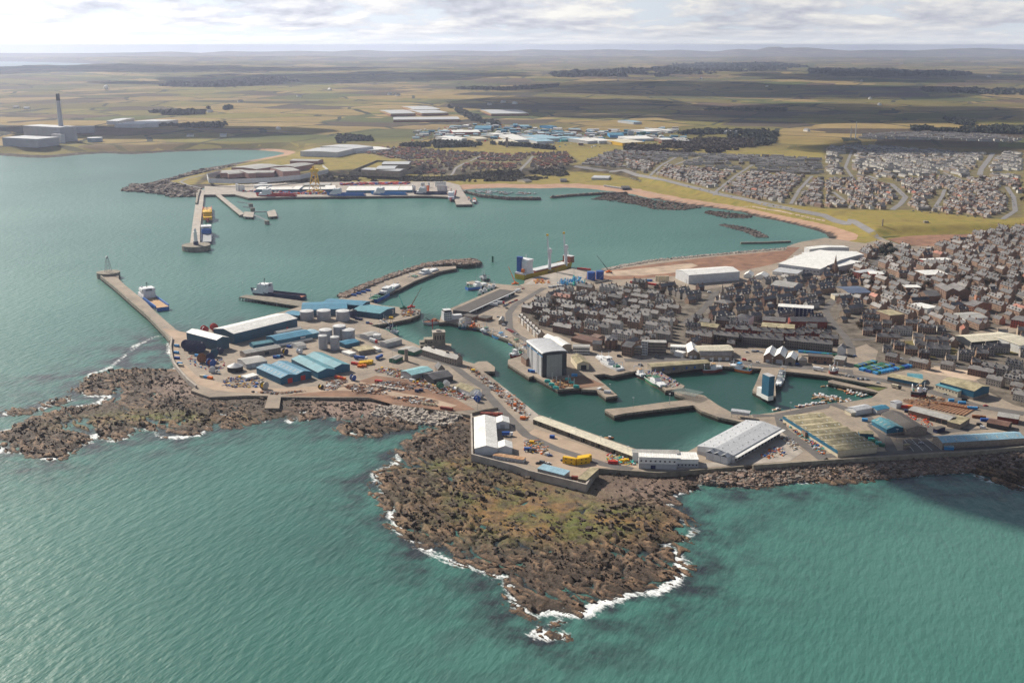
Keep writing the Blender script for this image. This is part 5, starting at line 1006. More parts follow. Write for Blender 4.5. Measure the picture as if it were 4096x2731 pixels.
shed('long_workshop', 'long white-roofed brick workshop with roller doors below the slipway', 'workshop', c21, (992,262),(1470,387),(1560,347), 5, 1.6, W_BRICK, R_GREY, doors=[('f',.60,5,3.8,W_DARK),('f',.75,5,3.8,W_DARK),('f',.9,5,3.8,W_DARK)], mk='the long brick workshop')
shed('workshop_extension', 'mossy flat-roofed extension with white bubble roof lights', 'workshop', c21, (1450,398),(1600,432),(1690,352), 5, .6, W_STONE, R_MOSS, 'flat')
shed('pale_blue_shed', 'long pale blue-roofed shed beside the sea wall car park', 'shed', c21, (1395,648),(2360,592),(1320,570), 6, 2.4, W_STONE, R_PALE, sky=8, skym=R_CREAM, mk='the pale blue shed')
shed('red_shed', 'dark red shed with grey roof near the cottages', 'shed', c21, (2040,335),(2285,372),(2350,330), 5, 2, W_MAROON, R_GREY); shed('brown_shed', 'plain brown shed beside the dark red shed', 'shed', c21, (1915,410),(2165,458),(2200,405), 4.2, 1.4, W_DARK, R_BROWN)
shed('dark_blue_kiosk', 'small dark blue flat store in the fenced yard', 'store', c21, (1285,480),(1330,495),(1440,470), 3.4, .8, W_NAVY, R_DARK); shed('small_pump_house', 'small stone pump house on the car park island', 'hut', c21, (930,668),(962,680),(1005,665), 3.4, .4, W_STONE, R_MOSS, 'flat')
shed('blue_site_store', 'bright blue flat site store at the sea wall fence', 'store', c21, (1420,695),(1530,700),(1440,680), 3, .3, W_CYAN, R_PALE, 'flat')
shed('moss_store', 'mossy flat store beside the works roof edge', 'store', c20, (1985,415),(2075,470),(2120,420), 5, .3, W_STONE, R_MOSS, 'flat'); shed('dark_flat_store', 'dark flat-roofed store with roof lights beside the works', 'store', c20, (2065,470),(2120,530),(2215,490), 5, .3, W_BRICK, R_DARK, 'flat'); shed('teal_lean_store', 'teal roofed lean store by the works entrance', 'store', c20, (1930,380),(2020,395),(1960,350), 3.6, .6, W_BLUE, R_TEAL)
shed('dark_blue_side_store', 'dark blue flat side store halfway along the mossy works', 'store', c21, (425,540),(585,545),(440,505), 4.4, .3, W_DBLUE, R_MOSS, 'flat')
shed('blue_fascia_works', 'brown-roofed shed with bright blue fascia facing the marina road', 'works', c18, (748,752),(1135,832),(1258,805), 5.5, 1.6, W_BLUE, R_MOSS, base=2.2, basem=W_STONE, mk='the blue fascia works'); shed('blue_back_shed', 'low blue-roofed shed behind the blue fascia works', 'shed', c18, (985,770),(1160,785),(900,705), 4.5, 1.4, W_BLUE, R_TEAL)
shed('blue_wall_hall', 'big hall with mossy roof and deep blue upper walls', 'hall', c18, (1365,815),(1765,925),(1955,872), 9, 2.6, W_BLUE, R_MOSS, base=2.6, basem=W_STONE, mk='the big blue-walled hall'); shed('hall_office', 'cream office wing with ribbon window below the blue-walled hall', 'office', c18, (1310,850),(1575,930),(1620,885), 6, 1.2, W_CREAM, R_TEAL, 'mono', windows=(7,1,3.6,2,1.4,1.2,'f'))
shed('black_white_shed', 'big cream-roofed shed with black side wall by the grass plot', 'shed', c18, (1735,348),(2275,308),(1575,268), 9, 2.6, W_DARK, R_CREAM, base=2.6, basem=W_STONE, mk='the big black-sided shed'); shed('white_roof_hall', 'adjoining wide white-roofed hall behind the black-sided shed', 'hall', c18, (2300,390),(2520,350),(2035,230), 9, 2, W_WHITE, R_CREAM)
# timber slipway cradle area
o = poly_mesh('slipway_deck', L(c21,[(1222,240),(1435,165),(1815,225),(1640,330)]), 5, 5.5, mat('slip_timber', (0.26,0.15,0.09), .9, .3, .3), W_RUST, kind=None, label='brown timbered slipway deck crossed by dark rails', cat='slipway')
for k in range(11):
 t = k/10; a = Vector(c21(1222,240,5.6)).lerp(c21(1640,330,5.6), t); b = Vector(c21(1435,165,5.6)).lerp(c21(1815,225,5.6), t); m = MB(); m.bar((0,0,0), tuple(b-a), .35); r_ = m.build('rail', W_RUST, o, tuple(a)); 
m = MB(); a, b = c21(1370,190,5.9), c21(1690,245,5.9); m.bar((0,0,.3), tuple(b-a+Vector((0,0,.3))), 1.1); m.build('carriage', W_RUST, o, tuple(a))
# ---------------- south harbour: covered market, control tower, cold stores
a, u, Ln, wd, sw = frame3(c11(510,1022,10), c11(1055,776,10), c11(330,1000,10))
o = shed_at('covered_market', 'long dark brown-roofed fish market with a row of loading bays', 'market', a, u, Ln, wd, sw, 5, .5, W_DARK, R_DARK, 'flat', mk='the dark-roofed fish market')
for k in range(16): panel('dock_door', M_BLACK if k % 2 else W_LG, o, (k+.5)*Ln/16, -.06, .3, 2.4 if k % 2 else .8, .2, 4)
m = MB(); m.box(0,Ln,-2.4,-.3,4.7,5.0); m.build('canopy', W_LG, o)
o = thing('harbour_control_tower', 'square pale grey harbour office tower on the south quay corner', 'tower', c11(265,1122), 0.35); occ(o.location.x, o.location.y, 1, 0, 8, 8); mark('the harbour office tower', o.location)
m = MB(); m.box(-5,6,-1,10,-1,10); m.build('wall', W_LG, o); m = MB(); m.box(-5.4,6.4,-1.4,10.4,10,10.4); m.build('roof', W_GREY, o); m = MB(); m.box(-4,5,0,9,10.4,13); m.build('lookout', M_GLASS, o); m = MB(); m.box(-4.4,5.4,-.4,9.4,13,13.4); m.bar((0,4,13.4),(0,4,18),.15); m.build('lookout_roof', W_TANKR, o)
for z in (1.5,4.6,7.6):
 for x in (-3.5,-1,1.5,4): panel('window', M_GLASS, o, x, -1.05, z, 1.3, .15, 1.5)
m = MB(); m.box(6.1,20,1,9,-1,5.5); m.build('wing', W_LG, o)
shed('brown_canteen', 'low brown flat-roofed building behind the octagonal pavilion', 'office', c11, (435,1062),(560,1085),(470,1035), 4, .3, W_BRICK, R_DARK, 'flat'); shed('brown_canteen', 'low brown flat building closest to the market loading yard', 'office', c11, (620,1085),(725,1100),(640,1050), 4, .3, W_BRICK, R_DARK, 'flat')
p_ = c11(475,1145); o = thing('octagonal_pavilion', 'grey octagonal pavilion with pyramid roof on the south quay', 'pavilion', p_); occ(p_.x,p_.y,1,0,9,9); m = MB(); m.cyl(0,0,-1,4,8,8); m.build('wall', W_LG, o); m = MB(); m.cyl(0,0,4,4.3,8.6,8,cone=3.4); m.build('roof', R_SLATE, o)
shed('small_gable_hut', 'small stone gabled hut on the quay below the curved road', 'hut', c11, (865,1125),(885,1085),(915,1130), 4.5, 2, W_STONE, R_GREY); 
shed('cold_store', 'big plain white cold store hall beside the red earth site', 'hall', c12, (750,592),(1350,548),(597,529), 13, 3, W_LG, R_WHITE, doors=[('l',.15,4,6,W_GREY)], mk='the white cold store')
shed('fish_factory', 'huge white-roofed fish factory above the town', 'factory', c12, (1805,455),(2295,520),(2352,300), 10, 3, W_GREY, R_WHITE, windows=(12,1,4.5,3,3.2,1.3,'f'), mk='the white fish factory')
shed('fish_factory', 'white-roofed right wing of the fish factory beside the spire', 'factory', c13, (60,515),(440,432),(180,425), 9, 1.2, W_GREY, R_WHITE, 'flat'); shed('fish_factory', 'white ribbed rear shed of the fish factory', 'factory', c12, (2080,325),(2160,365),(2500,215), 9, 2, W_LG, R_WHITE); shed('fish_factory', 'rearmost white shed of the fish factory by the beach', 'factory', c12, (2110,262),(2170,285),(2420,190), 8, 2, W_LG, R_WHITE)
shed('factory_annex', 'low white stepped annex before the fish factory', 'shed', c12, (1735,545),(2025,575),(1840,495), 5, .5, W_WHITE, R_SILV, 'flat'); shed('white_tent', 'left of two white pointed tents beside the factory annex', 'tent', c12, (1395,590),(1420,560),(1490,600), 4, 4, W_WHITE, R_WHITE); shed('white_tent', 'right of two white pointed tents beside the factory annex', 'tent', c12, (1525,605),(1570,570),(1670,605), 4, 4, W_WHITE, R_WHITE)
shed('grey_long_shed', 'long grey-roofed blue-grey shed in the middle of the old town', 'shed', c12, (1712,705),(1975,740),(2020,680), 7, 3.5, mat('blue_grey_cladding', (.22,.25,.32), .6,.12,.3), R_GREY, mk='the grey-roofed town shed')
hb_ = shed('blue_hostel', 'dark blue five-storey block with bright white flat roof', 'apartment block', c12, (1800,958),(2215,985),(1820,925), 12, .5, W_NAVY, R_WHITE, 'flat', windows=(9,4,1.6,2.7,1.2,1.2,'f'), mk='the dark blue hostel')
for ch in hb_.children_recursive:
 if ch.name.startswith('window'): ch.data = unitbox(W_LG)
shed('curved_corner_hall', 'white and grey corner hall with dormered roof in the town', 'hall', c12, (1290,1090),(1450,1110),(1300,1040), 9, 3.2, W_WHITE, R_SLATED, 'hip', windows=(8,2,1.5,3,1.2,1.6,'f'))
shed('red_leisure_block', 'left of the two red-walled modern blocks by the fish factory', 'office', c13, (337,545),(425,565),(520,515), 9, 1, W_MAROON, R_SILV, 'hip', windows=(3,2,1.5,3.2,1.4,1.6,'f')); shed('red_leisure_block', 'right of the two red-walled modern blocks, red gable windows', 'office', c13, (540,575),(710,580),(505,540), 10, 1, mat('bright_brick', (.36,.085,.055), .8,.15,.4), R_WHITE, 'hip', windows=(6,2,1.8,3.4,1.2,1.8,'f')); mark('the red-walled modern blocks', c13(520,630))
shed('supermarket', 'wide white flat-roofed store in the middle of the brown town', 'store', c13, (1195,588),(1470,580),(1075,535), 6, .5, W_BRICK, R_WHITE, 'flat', mk='the wide white-roofed store'); shed('supermarket', 'red and white roofed store beside the pink car park', 'store', c13, (1205,425),(1510,408),(1195,395), 5, .5, W_MAROON, R_WHITE, 'flat', mk='the red-edged supermarket'); m = None
shed('brown_cinema', 'massive windowless brown block with mossy flat roof', 'hall', c13, (775,1065),(950,1050),(650,1005), 14, .6, W_BRICK, R_MOSS, 'flat', mk='the massive brown block')
shed('town_hall', 'long red sandstone hall with slate roof beside a square clock tower', 'hall', c13, (1640,930),(1760,960),(1680,855), 9, 4, mat('red_sandstone', (.34,.16,.10), .9,.25,.4), R_SLATE, windows=(6,2,1.4,3.4,1,1.9,'f')); o = thing('clock_tower', 'square red sandstone clock tower of the town hall', 'tower', c13(1790,985)); m = MB(); m.box(-3,3,-3,3,-1,18); m.build('shaft', mat('red_sandstone',(0,0,0)), o); m = MB(); m.cyl(0,0,18,20,2.6,8); m.cyl(0,0,20,22,2.8,10,cone=2.5); m.build('dome', W_STONE, o); m = MB(); m.bar((0,-3.02,14),(0,-3.15,14),1.3,n=12); m.build('clock_face', W_WHITE, o); mark('the red clock tower', c13(1790,985))
shed('brick_modern_block', 'flat white-roofed brown brick block in the town', 'office', c13, (965,735),(1145,735),(950,705), 10, .5, W_BRICK, R_WHITE, 'flat', windows=(7,2,2,3.6,1.2,1.6,'f')); shed('retail_hall', 'low hall with dark blue glazed roof panels in the town', 'hall', c13, (300,805),(560,795),(215,725), 6, 2, W_STONE, roofmat('slate_blue_roof',(.10,.13,.20),.2,.6)); shed('market_pavilion', 'pavilion with pale grey hipped roof and green band', 'pavilion', c13, (130,835),(355,830),(150,805), 6, 1.6, W_TURQ if False else W_CREAM, R_GREY, 'hip'); shed('white_flat_hall', 'sprawling white flat-roofed hall near the massive brown block', 'hall', c13, (1215,985),(1340,960),(1040,925), 6, .4, W_WHITE, R_WHITE, 'flat'); shed('white_garage', 'white-walled garage with stepped grey roofs on the town edge', 'garage', c13, (1660,1110),(1930,1090),(1500,1040), 6, 2, W_WHITE, R_GREY); shed('school_block', 'big gabled sandstone school with tall windows', 'school', c13, (1310,710),(1440,780),(1500,660), 11, 4, W_BRICK, R_SLATE, n=2, windows=(6,3,1.6,3.3,1,1.9,'lf')); shed('sandstone_hall', 'sandstone hall with tall plain gable by the school', 'hall', c13, (1215,840),(1375,830),(1140,795), 8, 5, W_BRICK, R_SLATE); shed('brick_offices', 'orange brick offices with pale windows at the town edge', 'office', c13, (2200,1110),(2380,1140),(2260,1060), 10, 2, mat('bright_brick',(0,0,0)), R_SLATE, windows=(6,3,1.6,3.2,1.2,1.5,'f'))
def church(label, c, base, sh, w0, th, mt, name='church', u_=None, nave=True, cl=False):
 g = c(*base); d = u_ or 0.1; o = thing(name, label, 'church', g, d); occ(g.x,g.y+8,1,0,9,14)
 m = MB(); m.box(-w0,w0,-w0,w0,-1,th); m.build('tower', mt, o); m = MB(); m.cyl(0,0,th,th+.2,w0*1.15,8,r2=w0*1.15); m.cyl(0,0,th+.2,sh,w0*.95,8,r2=.05); s_ = m.build('spire', mt, o)
 for s in (-1,1):
  for y in (-1,1): m = MB(); m.cyl(0,0,0,2.2,.5,6,cone=1.6); m.build('pinnacle', mt, o, (s*w0*.9,y*w0*.9,th))
 if cl:
  for q in range(4): m = MB(); a = q*math.pi/2; m.bar((math.cos(a)*w0,math.sin(a)*w0,th-3.2),(math.cos(a)*(w0+.12),math.sin(a)*(w0+.12),th-3.2),1.5,n=12); m.build('clock_face', W_WHITE, o)
 if nave:
  wall_mesh(18, 12, 8, 5, 'gable', wins=False).build('nave', mt, o, (-6,w0,0)); roof_mesh(18,12,8,5,'gable').build('roof', R_SLATE, o, (-6,w0,0))
 return o
church('clock-towered church with tall stone spire above the town square', c12, (1135,965), zat(c12,1143,690,c12(1135,965))-5, 3.2, 18, W_STONE, u_=.1, cl=True); mark('the clock-tower spire', c12(1135,965)); church('slim brown church spire in front of the fish factory', c13, (125,580), zat(c13,128,345,c13(125,580))-5, 2.8, 13, W_BRICK, u_=.6); mark('the slim brown spire', c13(125,580))
shed('pediment_house', 'stone town house with white pediment below the clock-towered church', 'town house', c12, (1048,905),(1200,930),(1080,870), 10, 3, W_STONE, R_SLATE, 'hip', windows=(6,3,1.4,3,1.1,1.7,'f'))
tank('left of the two round blue tanks by the cargo ship quay', c11, 1953, 553, 655, 48, W_ROYAL, .8, group='blue quay tanks', name='blue_tank', topm=W_ROYAL); tank('right of the two round blue tanks by the cargo ship quay', c11, 2055, 541, 645, 46, W_ROYAL, .8, group='blue quay tanks', name='blue_tank', topm=W_ROYAL); mark('the round blue tanks', c11(2000,650))
m = MB(); pts = L(c11,[(1880,650),(2000,690),(2150,660)],5); wall_line('tank_bund_wall', 'grey bund wall round the foot of the two blue tanks', pts, .6, 4, 7.5, M_CONC)
for k in range(8): tank('%s of the cream silos beside the white cold store' % ['first','second','third','fourth','fifth','sixth','seventh','last'][k], c12, 365+k*20, 600, 665-(k%2)*6, 10, W_CREAM, .4, group='cream silos by the cold store', name='silo', rail=False, topm=W_CREAM)
mark('the cream silos', c12(420,660)); tank('white squat tank behind the fish factory', c12, 2000, 365, 392, 18, W_WHITE, .5, rail=False)
# ---------------- far shore: supply base, prison, power station, industrial estate
def fshed(name, label, cat, c, E1, E2, E3, h, rise, wall, roof, kind='gable', gz=None, **k):
 g = G(c, *E1).z if gz is None else gz
 return shed(name, label, cat, c, E1, E2, E3, h, rise, wall, roof, kind, gz=g, **k)
poly_mesh('supply_base_quay', L(c5,[(270,422),(560,418),(690,452),(1130,442),(1430,440),(2240,432),(2352,432)])+L(c6,[(440,440),(510,455),(530,515),(680,512),(600,400),(560,330),(440,300),(0,300)])+L(c5,[(1900,300),(1100,305),(560,330),(350,345),(280,340)]), -4, 5.2, M_CONC, M_QUAY, label='concrete quay of the supply base across the bay', cat='quay')
fshed('base_shed', 'left low white-roofed blue transit shed on the supply base quay', 'shed', c5, (838,375),(1095,372),(840,350), 6, 1.2, W_BLUE, R_WHITE, gz=5.2, mk='the supply base sheds'); fshed('base_shed', 'transit shed with taller blue end directly behind the yellow jacket', 'shed', c5, (1165,372),(1415,370),(1168,350), 6, 1.2, W_BLUE, R_WHITE, gz=5.2); fshed('base_shed', 'small blue end shed right of the yellow jacket', 'shed', c5, (1417,370),(1510,368),(1420,335), 8, 1.2, W_BLUE, R_WHITE, gz=5.2); fshed('base_shed', 'blue square shed between the transit sheds', 'shed', c5, (1095,372),(1165,372),(1100,340), 8.5, 1.2, W_BLUE, R_WHITE, gz=5.2); fshed('base_shed', 'blue shed at the left end of the transit sheds', 'shed', c5, (757,372),(838,372),(760,345), 8, 1.2, W_BLUE, R_WHITE, gz=5.2); fshed('base_shed', 'longest white-roofed transit shed, behind the bright blue supply ship', 'shed', c5, (1610,382),(2230,378),(1615,345), 6, 1.4, W_BLUE, R_WHITE, gz=5.2); fshed('base_office', 'pinkish office row behind the yellow jacket', 'office', c5, (1200,330),(1450,330),(1205,312), 7, 1, W_CREAM, R_GREY, 'flat', gz=5.2)
for lb, q in (('left of the three squat white tanks on the supply base', (795,330,362,50)), ('middle of the three squat white tanks on the supply base', (830,312,345,40)), ('right of the three squat white tanks on the supply base', (873,328,360,40))): tank(lb, c5, *q, W_LG, 1.0, group='supply base tanks', rail=False)
for k, (x, t, b, mt_, cl_) in enumerate([(585,320,385,W_WHITE,'white'),(605,330,390,W_LG,'pale'),(625,330,390,W_WHITE,'white'),(645,332,388,W_WHITE,'white')]): tank('%s mud silo, number %s in the left silo cluster' % (cl_, ['one','two','three','four'][k]), c5, x, t, b, 12, mt_, .6, group='mud silos on the supply base', name='mud_silo', rail=False)
for k, (x, t, b, mt_, cl_) in enumerate([(120,330,388,W_WHITE,'white'),(140,335,388,W_WHITE,'white'),(205,310,360,W_LG,'pale grey'),(225,308,360,W_LG,'pale grey'),(210,342,400,W_WHITE,'white'),(230,340,400,W_ROYAL,'blue'),(248,335,398,W_ORANGE,'orange'),(267,332,395,W_ORANGE,'orange'),(272,308,355,W_LG,'pale grey'),(338,300,350,W_WHITE,'white'),(355,300,350,W_WHITE,'white'),(372,300,350,W_WHITE,'white'),(390,300,350,W_WHITE,'white'),(408,300,350,W_WHITE,'white'),(425,300,350,W_WHITE,'white'),(355,330,388,W_WHITE,'white'),(372,332,388,W_WHITE,'white'),(390,332,388,W_WHITE,'white'),(405,332,386,W_WHITE,'white'),(420,335,386,W_WHITE,'white'),(437,338,386,W_LG,'pale')]):
 o = tank(None, c6, x, t, b, 9, mt_, .6, group='mud silos on the supply base', name='mud_silo', rail=False); AUTO.append((o, cl_ + ' upright mud silo on the supply base'))
# yellow jacket structure with its three feet
g = c5(1320,405); o = thing('jacket_foundation', 'tall yellow three-legged steel jacket standing on the supply base quay', 'jacket', g); mark('the tall yellow jacket', g)
H1 = zat(c5,1320,205,g)-5; H2 = zat(c5,1310,153,g)-5; mm = mpx(c5, g); ft = [(-55*mm,-6,0),(58*mm,-6,0),(5*mm,12,0)]; tp = [(-20*mm,-3,H1),(24*mm,-3,H1),(2*mm,4,H1)]
for i in range(3):
 m = MB(); m.cyl(*ft[i][:2],0,6,18*mm,14); m.build('foot', W_YEL, o); mid = Vector(ft[i]).lerp(Vector(tp[i]), .42); m = MB(); m.bar((ft[i][0],ft[i][1],5), tuple(mid), 1.1, n=8); m.build('lower_leg', W_WHITE, o); m = MB(); m.bar(tuple(mid), tp[i], 1.1, n=8); m.build('leg', W_YEL, o)
m = MB()
for i in range(3):
 j = (i+1)%3
 for s0, s1 in ((.05,.4),(.42,.75),(.75,1)):
  m.bar(tuple(Vector(ft[i]).lerp(Vector(tp[i]),s0)), tuple(Vector(ft[j]).lerp(Vector(tp[j]),s1)), .55, n=6); m.bar(tuple(Vector(ft[j]).lerp(Vector(tp[j]),s0)), tuple(Vector(ft[i]).lerp(Vector(tp[i]),s1)), .55, n=6)
m.build('brace', W_YEL, o); m = MB(); m.box(-36*mm,36*mm,-6,6,H1,H1+6); m.build('platform', W_YEL, o); m = MB(); m.cyl(-8*mm,0,H1+6,H2,11*mm,12); m.build('tower', W_YEL, o)
# prison
PZ = 17
PINK = mat('pink_brick', (0.30,0.165,0.14), .9,.15,.3)
for q in [((425,235),(925,232),(430,195),10,'front left wing'),((505,245),(690,235),(520,190),9,'jutting wing'),((1012,222),(1178,212),(1010,165),14,'tall right wing'),((765,200),(1010,165),(830,125),11,'broad central hall'),((1130,180),(1310,150),(1180,118),12,'rear right wing'),((1080,120),(1340,125),(1085,85),9,'rearmost wing'),((690,240),(760,235),(700,180),11,'small gable wing')]:
 shed('prison_block', 'pink brick prison block with pale roof, ' + q[4], 'prison', c5, (q[0][0],q[0][1]-18), (q[1][0],q[1][1]-18), (q[2][0],q[2][1]), q[3], 2.2, PINK, R_GREY, gz=PZ, group='prison blocks above the bay')
mark('the pink prison', c5(800,230,PZ)); wall_line('prison_wall', 'pale perimeter wall around the pink prison', L(c5,[(425,200),(300,225),(315,268),(520,275),(900,262),(1180,235),(1440,180),(1390,140)],PZ+6), .8, PZ-5, PZ+6, W_LG)
for q in [((1750,200),(2110,215),(1790,165),9,'front'),((1890,195),(2065,195),(1900,150),12,'middle'),((1945,150),(2200,150),(1950,110),12,'rear')]: shed('old_prison', 'grey granite old prison hall, %s range' % q[4], 'prison', c5, (q[0][0],q[0][1]-15), (q[1][0],q[1][1]-15), q[2], q[3], 2.5, W_STONE, R_SILV, gz=PZ, group='old prison halls')
wall_line('old_prison_wall', 'dark stone wall around the grey old prison', L(c5,[(1640,205),(2120,225),(2352,130),(1900,95),(1640,200)],PZ+5), .8, PZ-4, PZ+5, M_CONCD); mark('the grey old prison', c5(1950,190,PZ))
# power station
def fb(name, label, cat, c, a, b, depth, top, mt, rm, gz, mk=None):
 A, B = c(*a, gz), c(*b, gz); h = zat(c, a[0], top, A) - gz; u = Vector((B.x-A.x, B.y-A.y)); Ln = u.length; u.normalize()
 return shed_at(name, label, cat, Vector((A.x,A.y)), u, Ln, depth, False, h, .5, mt, rm, 'flat', gz=gz, mk=mk)
PW = mat('power_grey', (0.30,0.31,0.34), .7,.1,.05)
gp = G(c1,200,985).z
fb('turbine_hall', 'long grey turbine hall of the power station', 'power station', c1, (20,980),(255,992), 90, 925, PW, R_SILV, gp, mk='the power station'); fb('boiler_house', 'tall stepped grey boiler house of the power station', 'power station', c1, (165,945),(410,960), 70, 845, PW, R_SILV, gp); fb('switch_house', 'square grey block beside the power station chimney', 'power station', c1, (412,965),(440,962), 40, 905, W_LG, R_SILV, gp); fb('substation', 'separate grey block right of the power station', 'power station', c1, (500,898),(635,895), 50, 855, PW, R_SILV, G(c1,560,898).z)
g = G(c1,420,945); o = thing('chimney_stack', 'very tall slim chimney of the power station with dark top', 'chimney', g); hh = zat(c1,391,630,g)-g.z; m = MB(); m.cyl(0,0,-2,hh*.85,9.5,20,r2=6.6); m.build('shaft', W_TANK, o); m = MB(); m.cyl(0,0,hh*.85,hh,6.6,20,r2=6.2); m.build('cap', W_DARK, o); mark('the power station chimney', g)
for lb, q in (('round blue-grey storage tank right of the power station', (640,925,958,45)),): tank(lb, c1, *q, mat('pale_blue_tank',(.22,.30,.38),.6,.1,.3), 1, rail=False, gz=G(c1,640,958).z)
g = G(c1,715,603); o = thing('radome', 'white golf-ball radome on the far hill', 'radome', g); m = MB(); m.ball((0,0,14),16,n=14,m=9); m.build('shell', W_WHITE, o); m = MB(); m.cyl(0,0,-2,5,10,10); m.build('base', W_LG, o)
for k, q in enumerate([((770,835),(950,838),(780,800)),((950,835),(1065,832),(960,812)),((715,815),(800,815),(720,795))]): fshed('gas_plant_shed', ['largest','right','left'][k] + ' pale industrial shed on the hill behind the power station', 'shed', c1, *q, 12, 2, W_LG, R_SILV, group='pale sheds behind the power station')
OCHRE = mat('ochre_wall', (.36,.24,.11), .8,.15,.1)
for k, q in enumerate([((512,738),(690,735),(515,715)),((357,765),(525,762),(360,740)),((565,762),(745,758),(570,738)),((375,805),(820,802),(380,788)),((1032,765),(1285,762),(1035,738))]): fshed('poultry_house', 'long brick and ochre industrial unit, ' + ['furthest back of four','left of the middle pair','right of the middle pair','longest and nearest of four','standing alone to the right'][k], 'industrial unit', c2, *q, 9, 3, OCHRE, R_SILV, base=3, basem=W_MAROON, group='brick and ochre units on the hill')
es = [((0,1025),(110,1000),(5,965),14,W_LG,R_SILV),((110,1000),(240,985),(115,960),14,W_LG,R_SILV),((120,1018),(360,1000),(200,985),6,W_LG,R_WHITE),((695,945),(830,945),(720,928),7,W_LG,R_WHITE),((780,935),(870,930),(790,912),9,W_LG,R_WHITE),((920,865),(1030,865),(925,845),9,W_CYAN,R_BLUE),((775,890),(960,888),(800,875),8,W_MAROON,R_WHITE),((1150,930),(1255,928),(1155,905),9,W_LG,R_WHITE),((1180,942),(1285,940),(1185,925),8,W_LG,R_WHITE),((1340,952),(1455,948),(1380,925),8,W_LG,R_PALE),((1360,935),(1510,930),(1380,905),10,W_LG,R_PALE),((1600,935),(1665,930),(1605,910),9,W_BLUE,R_PALE),((1680,950),(1760,945),(1690,925),9,W_LG,R_WHITE),((1757,948),(1838,945),(1765,925),9,W_LG,R_WHITE),((1840,955),(1915,950),(1845,935),7,W_CREAM,R_CREAM),((1915,962),(2065,955),(1935,935),9,W_YEL,R_CREAM),((1830,908),(1925,908),(1835,893),9,W_CYAN,R_BLUE),((1955,935),(2125,932),(1960,915),8,W_LG,R_WHITE),((2180,940),(2258,938),(2185,928),8,W_BRICK,R_WHITE),((2287,948),(2370,948),(2290,925),10,W_NAVY,R_GREY),((1050,905),(1120,902),(1055,893),7,W_LG,R_WHITE),((1440,852),(1475,850),(1442,840),8,W_CYAN,R_BLUE),((1180,842),(1210,842),(1184,832),7,W_CYAN,R_BLUE),((1990,822),(2045,820),(1995,806),8,W_LG,R_PALE),((2080,885),(2180,880),(2090,868),7,W_LG,R_WHITE),((2220,880),(2260,878),(2225,857),9,W_LG,R_WHITE),((930,935),(1010,932),(935,918),7,W_CREAM,R_CREAM),((1120,958),(1215,955),(1130,938),6,W_CREAM,R_CREAM),((1500,940),(1590,938),(1510,925),7,W_TURQ,R_TEAL)]
for k, q in enumerate(es):
 o = fshed('industrial_unit', None, 'industrial unit', c2, q[0], q[1], q[2], q[3], 2, q[4], q[5], group='industrial estate units beyond the housing')
 AUTO.append((o, {'dark_blue_cladding':'dark'}.get(q[4].name, q[4].name.split('_')[0]) + '-walled industrial unit with ' + q[5].name.split('_')[0] + ' roof'))
mark('the far blue shed', G(c2,975,865)); mark('the yellow-fronted shed', G(c2,1990,960)); mark('the twin white sheds', G(c2,1760,945)); mark('the estate depot', G(c2,1440,940))
fshed('toothed_factory', 'long factory with white saw-tooth roof edge before the dark fields', 'factory', c3, (190,885),(440,885),(195,872), 8, 2, W_LG, R_SILV); fshed('dark_blue_unit', 'dark blue unit with white roof beside the bare woods', 'industrial unit', c3, (25,945),(105,945),(27,925), 9, 1.5, W_NAVY, R_WHITE)
g = G(c2,1138,990); m = MB(); m.box(-4,4,-4,4,-1,28); m.box(-4.6,4.6,-4.6,4.6,28,31); tag(m.build('monument_tower', W_STONE, None, tuple(g)), 'square stone monument tower on the dry grass hill', 'tower'); mark('the hilltop monument tower', g)
fshed('beach_pavilion', 'low white modern pavilion on the bay grass', 'pavilion', c6, (1800,262),(1958,266),(1805,240), 5, .5, W_LG, R_SILV, 'flat'); fshed('beach_house', 'small dark-roofed house behind the bay beach', 'house', c6, (1510,290),(1570,290),(1520,272), 4, 3, W_STONE, R_SLATED); fshed('beach_house', 'pale gabled house by the marina car park', 'house', c6, (1178,295),(1240,290),(1185,275), 4, 3, W_CREAM, R_SLATE); fshed('beach_hut', 'dark roofed hut beside the bay caravans', 'hut', c6, (2095,358),(2165,358),(2100,338), 4, 2, W_DARK, R_SLATED)
for k in range(7):
 g = G(c6, 1935+k*29, 345+k*4.5); o = thing('caravan', ['first','second','third','fourth','fifth','sixth','seventh'][k] + ' white caravan from the marina side by the bay path', 'caravan', g, -.2, 'caravans by the bay'); m = MB(); m.box(-5,5,-1.6,1.6,.5,3.2); m.build('body', W_WHITE, o); m = MB(); m.box(-5.1,5.1,-1.7,1.7,3.2,3.4); m.build('roof', W_LG, o)
